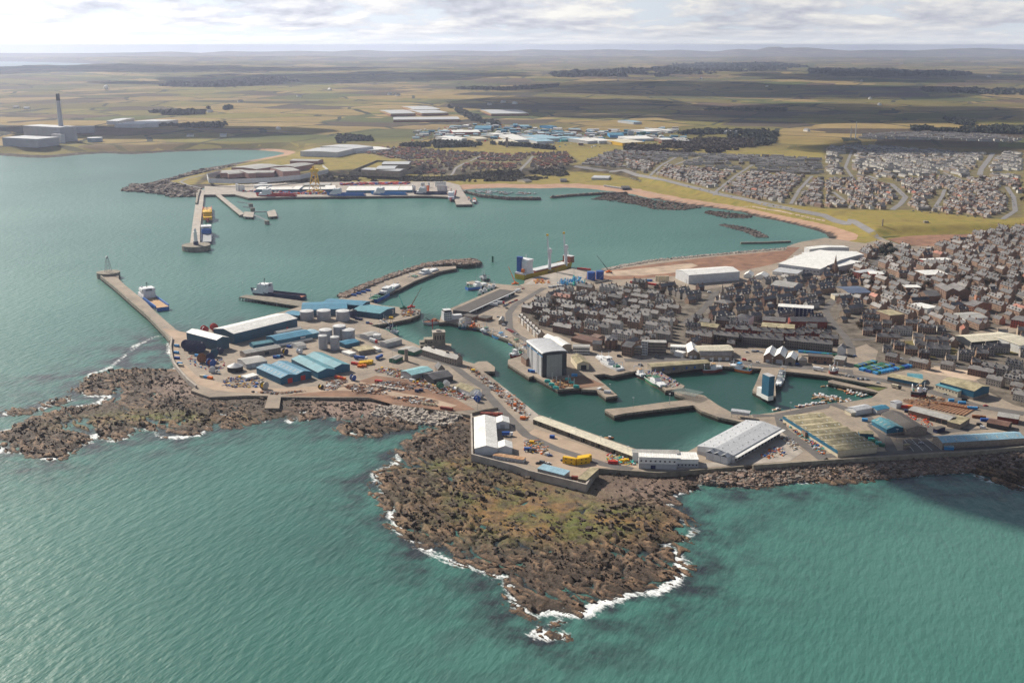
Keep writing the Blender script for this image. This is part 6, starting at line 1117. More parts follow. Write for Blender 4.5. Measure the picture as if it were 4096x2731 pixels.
# silos on the estate
for k in range(4):
 g = G(c7, 40+k*17, 122); m = MB(); m.cyl(0,0,0,16,3.4,10,cone=1); o = m.build('silo', W_LG, None, tuple(g)); AUTO.append((o, 'pale upright silo beyond the housing')); tag(o, None, 'silo', 'estate silos')
 g = G(c7, 182+k*18, 125); m = MB(); m.cyl(0,0,0,13,3,10,cone=1); o = m.build('silo', W_GREEN, None, tuple(g)); AUTO.append((o, 'green upright silo beyond the housing')); tag(o, None, 'silo', 'estate silos')
W_SHIPW = mat('ship_white', (.70,.71,.72), .45,.1,.3)
def heap(name, label, pts, n, mts, smin=.6, smax=3.0, hmax=1.6, seed=1, bars=.5, ter=False):
 q = random.Random(seed); m = MB(); poly = XY(pts); xs = [p[0] for p in poly]; ys = [p[1] for p in poly]; k = 0; t = 0
 while k < n and t < n*12:
  t += 1; x, y = q.uniform(min(xs),max(xs)), q.uniform(min(ys),max(ys))
  if not inpoly(x,y,poly) : continue
  if any(abs((x-o[0])*o[2]+(y-o[1])*o[3]) < o[4] and abs(-(x-o[0])*o[3]+(y-o[1])*o[2]) < o[5] for o in OCC): continue
  k += 1; a = q.choice((.5,.55,.6,2.1,q.uniform(0,3))); z = float(T(x,y)) if ter else 5.03; mi = q.randrange(len(mts)); l = q.uniform(smin,smax)
  if q.random() < bars: dx, dy = math.cos(a)*l*1.6, math.sin(a)*l*1.6; m.bar((x-dx,y-dy,z+q.uniform(.2,hmax)),(x+dx,y+dy,z+q.uniform(.2,hmax)),q.uniform(.12,.35),mi)
  else:
   w_, h_ = l*q.uniform(.5,1), q.uniform(.3,hmax); u = Vector((math.cos(a),math.sin(a))); v = Vector((-u.y,u.x)); cc = [Vector((x,y))+u*l/2*s+v*w_/2*s2 for s,s2 in ((-1,-1),(1,-1),(1,1),(-1,1))]; m.prism([(p.x,p.y) for p in cc], z, z+h_, mi)
 tag(m.build(name, mts), label, 'gear', None, 'stuff')
# ================================================================ GROUND PATCHES AND ROADS
PZ_ = [0.012]
def patch(name, pts, mt, label, z=None):
 PZ_[0] += 0.004
 return poly_mesh(name, pts, 0, (z or 5.0) + PZ_[0], mt, mt, 'structure', label, None) if False else poly_mesh(name, pts, 5.0+PZ_[0], 5.0+PZ_[0], mt, mt, 'structure', label)
ROADS = []
def strip(name, pts, width, mt, label, drape=False, zo=0.05):
 PZ_[0] += 0.004
 m = MB(); ps = []
 for a, b in zip(pts[:-1], pts[1:]):
  n = max(1, int(math.hypot(b[0]-a[0], b[1]-a[1])/(12 if drape else 30)))
  for i in range(n): ps.append(Vector((a[0]+(b[0]-a[0])*i/n, a[1]+(b[1]-a[1])*i/n)))
 ps.append(Vector(pts[-1][:2])); ROADS.append(([tuple(p) for p in ps], width/2))
 Lf, Rt = [], []
 for i, p in enumerate(ps):
  d = (ps[min(i+1, len(ps)-1)] - ps[max(i-1, 0)]).normalized(); nn = Vector((-d.y, d.x))*width/2
  for lst, q in ((Lf, p+nn), (Rt, p-nn)):
   z = max(float(T(q.x, q.y)), 0.3) + 0.35 if drape else 5.0 + PZ_[0]
   lst.append((q.x, q.y, z))
 for i in range(len(ps)-1): m.face([Rt[i], Rt[i+1], Lf[i+1], Lf[i]])
 return tag(m.build(name, mt), label, 'road', None, 'structure')
TZ = [([(1195,725),(1200,700),(1290,668),(1480,652),(1545,690),(1600,735),(1560,770),(1470,790),(1400,782),(1310,778),(1235,752)], (c11(1980,985), c11(2300,1040))),
  ([(1480,652),(1560,668),(1720,655),(1790,640),(1960,640),(2000,700),(1960,745),(1640,745),(1560,700)], (c12(680,790), c12(1440,690))),
  ([(1920,600),(2020,560),(2110,580),(2220,545),(2400,500),(2560,520),(2560,700),(2352,740),(2200,770),(1990,720),(1960,640)], (c13(1460,240), c13(1780,330))),
  ([(1960,735),(2060,720),(2260,770),(2352,760),(2500,800),(2352,830),(2240,842),(2140,840),(2040,820),(1990,790)], (c18(380,250), c18(1080,290))),
  ([(1560,760),(1650,745),(1960,745),(1990,790),(1960,800),(1650,800)], (c17(680,250), c17(1560,330))),
  ([(1400,770),(1470,790),(1640,790),(1640,815),(1480,815),(1330,790)], (c16(1520,430), c16(1780,330))),
  ([(2020,795),(2120,812),(2160,860),(2090,850),(2010,830)], (c18(640,340), c18(1100,440))),
  ([(2130,845),(2300,835),(2400,845),(2400,880),(2230,870)], (c18(1370,560), c18(1780,640))),
  ([(1560,700),(1650,735),(1655,800),(1480,800),(1400,782),(1560,760)], (c12(480,950), c12(740,985))),
  ([(1950,740),(2010,690),(2130,715),(2160,800),(2020,800),(1955,770)], (c13(620,930), c13(1000,960))),
  ([(2235,865),(2352,860),(2450,900),(2450,960),(2330,930),(2270,900)], (c21(2090,60), c21(2330,120)))]
M_YARD = mat('town_yards', (0.095, 0.078, 0.060), .95, .45, .09, detail=8, col2=(0.14, 0.118, 0.095))
for (pts_, rd_), lb_ in zip(TZ, ('by the curved road', 'round the town square', 'of the brown upper town', 'below the upper town', 'behind the tenements', 'beside the office block', 'near the net containers', 'beside the cleared plot', 'off the main street', 'round the massive brown block', 'among the cottages')): patch('yard_ground', [D(a, b, 5) for a, b in pts_], M_YARD, 'dark yards and gardens ' + lb_)
patch('red_earth_site', L(c12,[(-700,650),(0,505),(900,388),(1885,300),(1905,262),(2060,262),(1880,420),(1700,470),(1440,525),(1350,545),(600,600),(0,640)]), M_EARTH, 'red earth of the new reclaimed quay site')
patch('pale_rubble_ground', L(c12,[(-350,560),(0,530),(780,448),(860,480),(590,560),(200,595),(-200,600)]), M_TAN, 'pale crushed stone on the reclaimed site')
patch('cargo_quay_apron', L(c11,[(1170,700),(1295,620),(1745,515),(1900,560),(1880,660),(1450,705)]), M_CONC, 'pale quay apron beside the yellow cargo ship')
patch('red_building_site', L(c13,[(740,165),(1000,130),(1420,95),(1700,70),(1920,95),(1800,150),(1500,245),(1150,250),(900,225)]), M_EARTH, 'bare red earth building site by the cemetery')
patch('cemetery_lawn', L(c13,[(490,55),(700,150),(1000,118),(1420,75),(1740,25),(1200,-60),(600,-30)]), M_GREEN, 'cemetery grass beside the bay road')
patch('scrap_yard_ground', L(c24,[(300,430),(560,395),(860,340),(1000,300),(1180,240),(1500,280),(1900,440),(2120,560),(1900,578),(1345,512),(1100,440),(870,440)]), M_DIRT, 'brown dirt of the pipe and scrap yard')
patch('scrap_yard_track', L(c24,[(0,375),(420,372),(800,330),(1000,290),(1180,330),(1350,390),(1700,450),(1950,520),(1880,545),(1500,470),(1150,390),(800,380),(450,410),(0,410)]), M_SANDY, 'pale track through the scrap yard')
patch('yard_track', L(c14,[(140,330),(420,380),(440,480),(330,560),(370,720),(560,900),(800,960),(1100,1030),(1600,1040),(2100,1000),(2200,1030),(1600,1100),(1100,1090),(760,1060),(560,990),(400,850),(290,700),(262,560),(290,470)]), M_SANDY, 'sandy track curving round the yard wall')
patch('corner_yard_ground', L(c19,[(700,330),(880,560),(1000,480),(1900,790),(2140,840),(2200,940),(1720,945),(1640,940),(1500,1060),(1400,1040),(1000,930),(800,840),(740,700)]), M_SANDY, 'sandy open yard behind the corner sea wall')
patch('quay_apron', L(c19,[(500,0),(640,0),(1040,320),(975,400),(860,340)]), M_CONC, 'pale concrete quay apron along the basin')
patch('market_apron', L(c20,[(400,985),(600,950),(930,880),(1290,870),(1845,530),(2100,750),(1940,862),(1400,905)]), M_CONC, 'pale new concrete yard round the market hall')
patch('car_park', L(c21,[(930,610),(1190,590),(1390,735),(1050,755),(930,730)]), M_ASPH, 'marked car park by the sea wall')
patch('estate_yard', L(c21,[(980,470),(1250,450),(1450,480),(2000,480),(1300,545),(1000,560),(640,560),(500,440)]), M_ASPH, 'asphalt yard between the sheds')
patch('demolition_plot', L(c18,[(1105,690),(1300,640),(1900,705),(1880,750),(1770,805)]), M_TAN, 'pale cleared concrete plot')
patch('grass_plot', L(c18,[(880,340),(1240,318),(1540,420),(1540,445),(1340,460),(1310,540),(1150,500),(1130,430)]), M_GRASS, 'dry grass plot behind the terraces'); patch('grass_strip', L(c18,[(1350,455),(1740,425),(2352,390),(2352,480),(1800,520),(1370,500)]), M_GRASS, 'rough grass below the black-sided shed')
patch('slip_earth', L(c21,[(940,140),(1440,165),(1220,240),(1040,210),(930,170)]), M_DIRT, 'brown earth of the boat slip')
patch('basin_lawn', L(c18,[(480,870),(740,885),(640,925)]), M_GREEN, 'small green bank by the inner quay')
patch('pink_car_park', L(c13,[(1000,465),(1150,430),(1400,470),(1330,520),(1060,520)]), mat('pink_paving',(.30,.20,.165),.9,.15,.1), 'pinkish car park among the brown houses')
patch('red_gravel_yard', L(c16,[(985,420),(1060,395),(1240,440),(1240,480)]), M_EARTH, 'red yard behind the walled hall')
patch('boatyard_deck', L(c16,[(830,960),(1110,880),(1380,1000),(1100,1040)]), M_DIRT, 'rusty brown boatyard deck by the shiplift')
strip('harbour_road', L(c17,[(-300,560),(0,560),(300,545),(900,565),(1300,620),(1900,650),(2352,690)])+L(c18,[(300,740),(700,800),(1100,880),(1500,1000),(1800,1100),(2352,1190)]), 13, M_ASPH, 'harbour road along the inner basins')
strip('curved_road', L(c11,[(1400,740),(1200,860),(1060,940),(985,1040),(990,1180)])+L(c16,[(260,330),(350,420),(500,500),(640,560)]), 9, M_ASPH, 'curved road climbing past the south quay')
strip('keith_road', L(c15,[(360,260),(700,400),(1100,520),(1500,620),(1680,760),(1900,900)])+L(c19,[(420,60),(620,280),(900,560),(1250,720),(1500,800),(1800,900),(2140,960)]), 9, M_ASPH, 'road down the length of the harbour peninsula')
strip('estate_road', L(c20,[(1500,330),(1800,330),(1850,480),(2352,860)])+L(c21,[(0,800),(800,770),(1500,720),(2352,670)]), 9, M_ASPH, 'road round the market hall and along the sea wall'); strip('marina_road', L(c20,[(1800,330),(2352,220)])+L(c21,[(100,190),(500,340),(700,560),(800,750)]), 10, M_ASPH, 'road past the marina berths')
strip('town_street', L(c18,[(330,520),(320,420),(260,300),(150,180),(60,60)])+L(c13,[(20,1000),(180,800)]), 9, M_ASPH, 'street climbing from the harbour junction'); strip('town_street', L(c18,[(330,320),(700,310),(1250,290),(1800,330)]), 8, M_ASPH, 'street above the grass plot'); strip('town_street', L(c12,[(700,1160),(880,1030),(960,960),(1060,800),(1400,700)]), 10, M_ASPH, 'broad main street by the clock-tower church'); strip('town_street', L(c13,[(880,240),(560,480),(760,600),(1000,700),(1300,780),(1500,850),(1900,1020),(2200,1160)]), 9, M_ASPH, 'long street through the brown town'); strip('town_street', L(c18,[(850,520),(1200,590),(1600,640),(2100,700),(2352,760)]), 8, M_ASPH, 'street past the cleared plot')
bayr = GL(c6,[(1640,155),(2100,190),(2352,240)])[:2] + GL(c7,[(-60,520),(330,625),(700,710),(1110,815),(1500,895),(2000,1000)])[1:] + GL(c8,[(0,1065),(300,1170)]) + L(c13,[(300,0),(680,165),(900,245)])
strip('bay_road', bayr, 12, mat('pale_asphalt',(.20,.19,.19),.9,.12,.05), 'long pale bay road between grass and houses', True)
strip('suburb_road', GL(c8,[(1990,330),(1850,520),(1830,590)]), 14, mat('pale_asphalt',(0,0,0)), 'straight road through the far housing', True); strip('suburb_road', GL(c8,[(520,600),(800,700),(960,850),(900,930),(800,1000)]), 12, mat('pale_asphalt',(0,0,0)), 'curving road through the brown housing', True); strip('suburb_road', GL(c8,[(2150,730),(2230,850),(2250,1010),(2100,1110)]), 10, mat('pale_asphalt',(0,0,0)), 'road with parked cars at the housing edge', True); strip('suburb_road', GL(c7,[(590,470),(720,420),(880,380)]), 9, mat('pale_asphalt',(0,0,0)), 'side road among the white terraces', True); strip('coast_road', GL(c1,[(1180,865),(1500,870),(1800,880),(2050,895)]), 12, mat('pale_asphalt',(0,0,0)), 'coast road on the hill beyond the bay', True); strip('point_road', GL(c5,[(250,360),(110,330),(50,300),(120,270),(280,235)]), 8, mat('pale_asphalt',(0,0,0)), 'road hooking round the point', True)
strip('harbour_path', GL(c7,[(0,760),(300,800),(700,900),(1500,960),(2352,1130)]), 4, M_SANDY, 'footpath along the bay grass', True)
for c_, pts_ in ((c7,[(1050,830),(1300,600),(1500,470)]),(c7,[(1950,930),(2050,760),(2200,600)]),(c8,[(110,790),(250,900)]),(c8,[(1400,560),(1600,640),(1750,700)]),(c8,[(1310,960),(1390,840),(1420,760)]),(c6,[(480,240),(580,140),(760,60)]),(c6,[(1130,200),(1200,120),(1250,60)]),(c7,[(300,600),(420,480),(600,380)]),(c8,[(350,640),(250,500),(330,300)])): strip('suburb_street', GL(c_, pts_), 8, mat('pale_asphalt',(0,0,0)), 'pale street between the far houses', True)
for c_, pts_, w_ in ((c7,[(930,490),(1280,478)],34),(c7,[(1380,498),(1820,512)],30),(c8,[(0,600),(130,610)],50),(c8,[(660,640),(800,690)],26),(c8,[(1880,570),(2352,565)],60),(c6,[(620,110),(780,112)],26),(c6,[(880,120),(1060,118)],40),(c6,[(170,100),(300,88)],36),(c7,[(2100,440),(2220,436)],26)): strip('green_space', GL(c_, pts_), w_, M_GRASS, 'yellow green open grass among the far houses', True)
# pale painted lines
def lines(name, segs, wd, label):
 m = MB(); PZ_[0] += .004
 for a, b in segs:
  d = Vector((b[0]-a[0], b[1]-a[1])).normalized(); nx, ny = -d.y*wd/2, d.x*wd/2; z = 5.06+PZ_[0]
  m.face([(a[0]-nx,a[1]-ny,z),(b[0]-nx,b[1]-ny,z),(b[0]+nx,b[1]+ny,z),(a[0]+nx,a[1]+ny,z)])
 return tag(m.build(name, W_WHITE), label, 'marking', None, 'structure')
sg_ = []
for k in range(9): sg_.append((c21(960+k*24,612+k*14), c21(985+k*24,608+k*14))); 
for t in (0,.33,.66,1): sg_.append((c21(940+t*255,612-t*20), c21(1055+t*330,750-t*15)))
lines('parking_lines', sg_, .3, 'white parking bay lines on the sea wall car park')
lines('parking_lines', [(c16(380+k*22,440+k*13), c16(430+k*22,425+k*13)) for k in range(9)], .3, 'white herringbone lines on the south quay')
# ================================================================ TOWN HOUSES
PROTO = {}
def house_parts(style, Ln, dp, h, rise, roofm, nch, dorm, wing=0):
 key = (style.name, Ln, dp, h, rise, roofm.name, nch, dorm, wing)
 if key in PROTO: return PROTO[key]
 ps = [('wall', wall_mesh(Ln, dp, h, rise, 'gable', wins=True), style, (0,0,0)), ('roof', roof_mesh(Ln, dp, h, rise, 'gable', th=.18, ov=.2), roofm, (0,0,0))]
 out = []
 def mk(n, m, mats, loc): out.append((n, m.mesh('house_'+n, mats), loc, m, mats))
 for n, m, mt, loc in ps: mk(n, m, [mt, mt], loc)
 cm = MB(); cm.box(-.45,.45,-.9,.9,0,2.3)
 for q in (-.55,0,.55): cm.cyl(0,q,2.3,3.0,.17,5)
 for k in range(nch):
  x = 0.5 if k == 0 else (Ln-.5 if k == nch-1 else Ln*k/(nch-1)); mk('chimney', cm, [style if 'white' not in style.name and 'harled' not in style.name else W_STONE], (x, dp/2, h+rise-1.0))
 for k in range(dorm):
  d = MB(); s_ = rise/(dp/2); y1 = 1.9/s_ if s_ > 0 else 2; y1 = min(y1, dp*.42)
  d.box(-.8,.8,0,y1,0.1,1.5,0); d.face([(-.95,-.2,1.5),(0,-.2,2.3),(0,y1+.6,2.3),(-.95,y1,1.5)],1); d.face([(0,-.2,2.3),(.95,-.2,1.5),(.95,y1,1.5),(0,y1+.6,2.3)],1); d.face([(-.8,0,1.5),(.8,0,1.5),(0,0,2.2)],0); d.face([(-.45,-.03,.35),(.45,-.03,.35),(.45,-.03,1.35),(-.45,-.03,1.35)],2)
  mk('dormer', d, [W_LG if k % 2 else style, roofm, M_GLASS], ((k+.5)*Ln/dorm, .55, h+.55*s_))
 if wing:
  wm = wall_mesh(4.5, 5.5, h*.62, 1.6, 'gable'); mk('rear_wing', wm, [style, style], (Ln*.3, dp, 0)); mk('wing_roof', roof_mesh(4.5, 5.5, h*.62, 1.6, 'gable', th=.15, ov=.1), [roofm], (Ln*.3, dp, 0))
 PROTO[key] = out; return out
def road_clear(x, y, d=4.5):
 for ps, hw in ROADS:
  for a, b in zip(ps[:-1], ps[1:]):
   if min(a[0],b[0])-hw-d > x or max(a[0],b[0])+hw+d < x or min(a[1],b[1])-hw-d > y or max(a[1],b[1])+hw+d < y: continue
   ex, ey = b[0]-a[0], b[1]-a[1]; t = max(0, min(1, ((x-a[0])*ex+(y-a[1])*ey)/(ex*ex+ey*ey+1e-9)))
   if math.hypot(x-a[0]-t*ex, y-a[1]-t*ey) < hw+d: return False
 return True
def occ_clear(pts, cx, cy, ux, uy, hl, hw, occs):
 for (ox, oy, vx, vy, L_, W_) in occs:
  if math.hypot(cx-ox, cy-oy) > math.hypot(hl, hw)+math.hypot(L_, W_)+2: continue
  for x, y in pts:
   if abs((x-ox)*vx+(y-oy)*vy) < L_+1.2 and abs(-(x-ox)*vy+(y-oy)*vx) < W_+1.2: return False
  for sx_ in (-1,0,1):
   for sy_ in (-1,0,1):
    x, y = ox+vx*L_*sx_-vy*W_*sy_, oy+vy*L_*sx_+vx*W_*sy_
    if abs((x-cx)*ux+(y-cy)*uy) < hl+.8 and abs(-(x-cx)*uy+(y-cy)*ux) < hw+.8: return False
 return True
def fill(poly, d0, d1, pitch, sizes, rs, gap=(0,0), jit=.03, cross=.12, pskip=.08, occs=None, rclear=4.5):
 """rows of houses along a direction inside an outline, keeping off roads and other buildings"""
 occs = OCC if occs is None else occs; r_ = random.Random(rs)
 u = Vector((d1[0]-d0[0], d1[1]-d0[1])).normalized(); v = Vector((-u.y, u.x)); out = []
 us = [p[0]*u.x+p[1]*u.y for p in poly]; vs = [p[0]*v.x+p[1]*v.y for p in poly]
 y = min(vs)+4; row = 0
 while y < max(vs):
  x = min(us) + r_.uniform(0, 12); k = 0
  while x < max(us):
   Ln = r_.choice(sizes); dp = 8.5; rot = math.atan2(u.y, u.x); flip = (row % 2 == 1)
   cr = r_.random() < cross
   if cr: rot += math.pi/2
   rot += r_.uniform(-jit, jit); cx = u.x*(x+Ln/2)+v.x*y; cy = u.y*(x+Ln/2)+v.y*y
   ux, uy = math.cos(rot), math.sin(rot); hl, hw = Ln/2, dp/2
   pts = [(cx+ux*hl*a-uy*hw*b, cy+uy*hl*a+ux*hw*b) for a in (-1,0,1) for b in (-1,0,1)]
   ok = r_.random() > pskip and all(inpoly(px_, py_, poly) for px_, py_ in pts[::2]) and all(road_clear(px_, py_, rclear) for px_, py_ in (pts[0], pts[2], pts[4], pts[6], pts[8]))
   if ok and occ_clear(pts, cx, cy, ux, uy, hl-.9, hw-.9, occs):
    out.append((cx, cy, rot + (math.pi if flip else 0), Ln, dp)); occs.append((cx, cy, ux, uy, hl, hw))
   x += Ln + (r_.uniform(*gap) if gap[1] else 0); k += 1
   if k % 5 == 4: x += r_.uniform(2, 6)
  y += pitch[row % len(pitch)]; row += 1
 return out
town = []
for zi, (pts, (d0, d1)) in enumerate(TZ):
 poly = XY([D(a, b, 5) for a, b in pts])
 town += [(*q, zi) for q in fill(poly, d0, d1, (12.5, 16.5), (9, 11, 13, 16, 21, 26), 100+zi, pskip=.07, cross=.07 if zi < 4 else .04, jit=.015, rclear=1.2)]
town.sort(key=lambda q: math.hypot(q[0], q[1]))
ORD = ['nearest','second','third','fourth','fifth','sixth','seventh','eighth','ninth','tenth']
r_ = random.Random(5); cnt = {}; rest = MB(); rest_m = []
def mi_of(lst, mt):
 if mt not in lst: lst.append(mt)
 return lst.index(mt)
def merge(M, lst, parts, x, y, z, rot):
 Mx = Matrix.Translation((x, y, z)) @ Matrix.Rotation(rot, 4, 'Z')
 for n, me, loc, mb, mats in parts:
  X = Mx @ Matrix.Translation(loc); ids = [mi_of(lst, mm_) for mm_ in mats]
  for f, mi, uv in zip(mb.f, mb.m, mb.uv): M.face([tuple(X @ Vector(mb.v[i])) for i in f], ids[mi], uv)
def house(name, label, cat, parts, x, y, z, rot, Ln, dp, group):
 o = thing(name, None, cat, (x-(math.cos(rot)*Ln-math.sin(rot)*dp)/2, y-(math.sin(rot)*Ln+math.cos(rot)*dp)/2, z), rot, group)
 rf = o
 for n, me, loc, mb, mats in parts:
  q = part(n, me, rf if n in ('chimney','dormer') else o, loc)
  if n == 'roof': rf = q
 o['cxy'] = (x, y); AUTO.append((o, label)); return o
KIND = [('terraced_house','terraced house'), ('tenement','tenement'), ('cottage','cottage'), ('villa','house')]
WALLS = [(WM_BROWN,'brown stone'), (WM_BROWN,'brown stone'), (WM_BROWN,'brown stone'), (WM_GREYH,'grey granite'), (WM_GREYH,'grey granite'), (WM_DKBR,'dark brick'), (WM_BUFF,'buff'), (WM_WHITE,'white')]
CAP = {'terraced_house': 260, 'tenement': 250, 'cottage': 240}
for (x, y, rot, Ln, dp, zi) in town:
 wm, wn = r_.choice(WALLS if zi != 2 else WALLS[:3]+WALLS[:4]); rm = r_.choice([R_SLATE, R_SLATE, R_SLATED, R_SLATE] if zi != 2 else [R_SLATED, R_SLATED, R_SLATED, R_SLATE])
 if r_.random() < .03: rm = R_TILE
 if Ln >= 16: k = 'tenement'; h, rise = r_.choice([(7.2, 3.4), (8.6, 3.6)]); nch = 3; dm = r_.choice([0, 3, 4])
 elif Ln >= 11: k = 'terraced_house'; h, rise = r_.choice([(5.6, 3.6), (6.4, 3.4)]); nch = 2; dm = r_.choice([0, 2, 2])
 else: k = 'cottage'; h, rise = r_.choice([(3.6, 3.4), (5.4, 3.2)]); nch = 2; dm = r_.choice([0, 2])
 ps = house_parts(wm, Ln, dp, h, rise, rm, nch, dm, 0)
 cnt[k] = cnt.get(k, 0) + 1
 if cnt[k] <= CAP[k]:
  rn = {'slate_roof':'grey slate', 'dark_slate_roof':'dark slate', 'red_tile_roof':'red tile'}[rm.name]
  house(k, '%s%s %s, %s roof' % ('dormered ' if dm else '', wn, {'terraced_house':'terrace'}.get(k, k), rn), k.replace('_',' '), ps, x, y, 5, rot, Ln, dp, 'old town houses')
 else: merge(rest, rest_m, ps, x-(math.cos(rot)*Ln-math.sin(rot)*dp)/2, y-(math.sin(rot)*Ln+math.cos(rot)*dp)/2, 5, rot)
# the row of pale gabled houses along the curved road
for k in range(7):
 a = c16(318+k*34, 262+k*33); b = c16(318+(k+1)*34, 262+(k+1)*33); rot = math.atan2(b.y-a.y, b.x-a.x); Ln = (b-a).length*.96
 ps = house_parts(WM_WHITE if k % 2 else WM_BUFF, 10.0, 9.0, 6.5, 4.0, R_SLATE, 2, 2)
 o = house('terraced_house', None, 'terraced house', ps, a.x+10, a.y+2, 5, rot, 10, 9, 'old town houses'); AUTO.pop(); o['label'] = ORD[k].replace('nearest','first') + ' house down the row lining the inside of the curved quay road'
if rest.f: tag(rest.build('town_houses', rest_m), 'mass of further stone town houses with slate roofs at the back of the town', 'houses', None, 'stuff')
print('TOWN', len(town), cnt)
ep = XY(GL(c2,[(520,880),(800,850),(1000,830),(1250,845),(1700,880),(2352,860),(2352,960),(2050,950),(1600,985),(1380,955),(1100,950),(720,965),(480,940)]))
for (x, y, rot, Ln, dp) in fill(ep, G(c2,900,900), G(c2,1500,905), (40, 55, 32), (16, 24, 34, 44), 77, gap=(10, 40), jit=.1, cross=.3, pskip=.25, rclear=0):
 wm_, rm_ = r_.choice([(W_LG,R_WHITE),(W_LG,R_SILV),(W_BLUE,R_PALE),(W_CREAM,R_GREY),(W_LG,R_PALE),(W_DBLUE,R_BLUE),(W_BRICK,R_GREY),(W_MAROON,R_SILV)]); u_ = Vector((math.cos(rot), math.sin(rot))); wd_ = r_.uniform(14, 24)
 o = shed_at('industrial_unit', None, 'industrial unit', Vector((x-u_.x*Ln/2+u_.y*wd_/2, y-u_.y*Ln/2-u_.x*wd_/2)), u_, Ln, wd_, False, r_.uniform(5, 8), 1.6, wm_, rm_, gz=float(T(x, y)), group='industrial estate units beyond the housing'); AUTO.append((o, {'dark_blue_cladding':'dark'}.get(wm_.name, wm_.name.split('_')[0]) + '-walled industrial unit with ' + rm_.name.split('_')[0] + ' roof'))
heap('estate_yards', 'vehicles, containers and stock crowding the far estate yards', GL(c2,[(520,870),(1000,835),(1250,850),(1700,890),(2352,870),(2352,965),(1600,1000),(1100,960),(480,950)]), 420, [W_LG,W_SHIPW,W_RED,W_CYAN,W_STEEL,W_RUST], smin=3, smax=8, hmax=3.5, seed=31, bars=0, ter=True)
# ---------------- suburbs
sub = []; occs2 = list(OCC)
for zi, (poly, (d0, d1), sty) in enumerate(SUBW):
 if sty == 'estate': q = fill(poly, d0, d1, (17, 25), (14, 21, 28, 36), 300+zi, gap=(2, 9), jit=.06, cross=.2, pskip=.05, occs=occs2)
 elif sty == 'bungalow': q = fill(poly, d0, d1, (19, 26), (11, 12, 14), 300+zi, gap=(4, 9), jit=.2, cross=.3, pskip=.05, occs=occs2)
 else: q = fill(poly, d0, d1, (16, 22), (10, 12, 16, 22), 300+zi, gap=(2, 7), jit=.06, cross=.22, pskip=.05, occs=occs2)
 sub += [(*k, sty, zi) for k in q]
sub.sort(key=lambda q: math.hypot(q[0], q[1])); print('SUB', len(sub))
far = MB(); far_m = []; cnt = {}; CAPS = {'villa': 230, 'estate': 170, 'bungalow': 120}
for (x, y, rot, Ln, dp, sty, zi) in sub:
 z = float(T(x, y)); cnt[sty] = cnt.get(sty, 0) + 1
 if sty == 'estate': wm, rm, h, rise = r_.choice([WM_WHITE, WM_WHITE, WM_WHITE, WM_BUFF]), r_.choice([R_SLATE, R_SLATE, R_SLATED]), r_.choice([5.4, 6.0]), 1.7
 elif sty == 'bungalow': wm, rm, h, rise = r_.choice([WM_BUFF, WM_DKBR, WM_BROWN]), r_.choice([R_BROWN, R_BROWN, R_TILE, R_SLATED]), 3.0, 2.6
 else: wm, rm, h, rise = r_.choice([WM_BUFF, WM_BROWN, WM_GREYH, WM_GREYH, WM_BROWN, WM_WHITE]), r_.choice([R_SLATE, R_SLATE, R_SLATED, R_SLATE, R_BROWN, R_TILE if r_.random() < .12 else R_SLATED]), r_.choice([4.0, 5.4]), 2.3
 ps = house_parts(wm, Ln, dp, h, rise, rm, 2, 0)
 if cnt[sty] <= CAPS[sty]:
  nm, ct, ds = {'estate': ('estate_terrace','terrace','%s terrace block with %s roof'), 'bungalow': ('bungalow','bungalow','%s bungalow with %s roof'), 'villa': ('detached_house','house','%s suburban house with %s roof')}[sty]
  house(nm, ds % ({'harled_house_wall':'white','buff_house_wall':'buff','dark_brick_house_wall':'dark brick','sandstone_house_wall':'brown','granite_house_wall':'grey'}[wm.name], {'slate_roof':'grey','dark_slate_roof':'dark','red_tile_roof':'red','brown_tile_roof':'brown'}[rm.name]), ct, ps, x, y, z, rot, Ln, dp, 'suburban houses beyond the bay road')
 else: merge(far, far_m, ps, x-(math.cos(rot)*Ln-math.sin(rot)*dp)/2, y-(math.sin(rot)*Ln+math.cos(rot)*dp)/2, z, rot)
if far.f: tag(far.build('suburb_houses', far_m), 'mass of small far houses filling the suburbs below the fields', 'houses', None, 'stuff')
print('SUBC', cnt)
for nm, q in (('the bay road roundabout', c13(920,250)), ('the obelisk', c13(680,80)), ('the far white estate', G(c8,1000,400)), ('the school field', G(c8,2000,570)), ('the tall flats', G(c8,800,640)), ('the bay car park', G(c7,180,630)), ('the yellow estate green', G(c7,1200,480)), ('the dry grass hill', G(c2,1200,1030)), ('the marina', G(c6,900,390)), ('the cemetery', c13(1100,40)), ('the filling station', G(c7,1340,840)), ('the white terraces', G(c7,1600,570))): mark(nm, q)
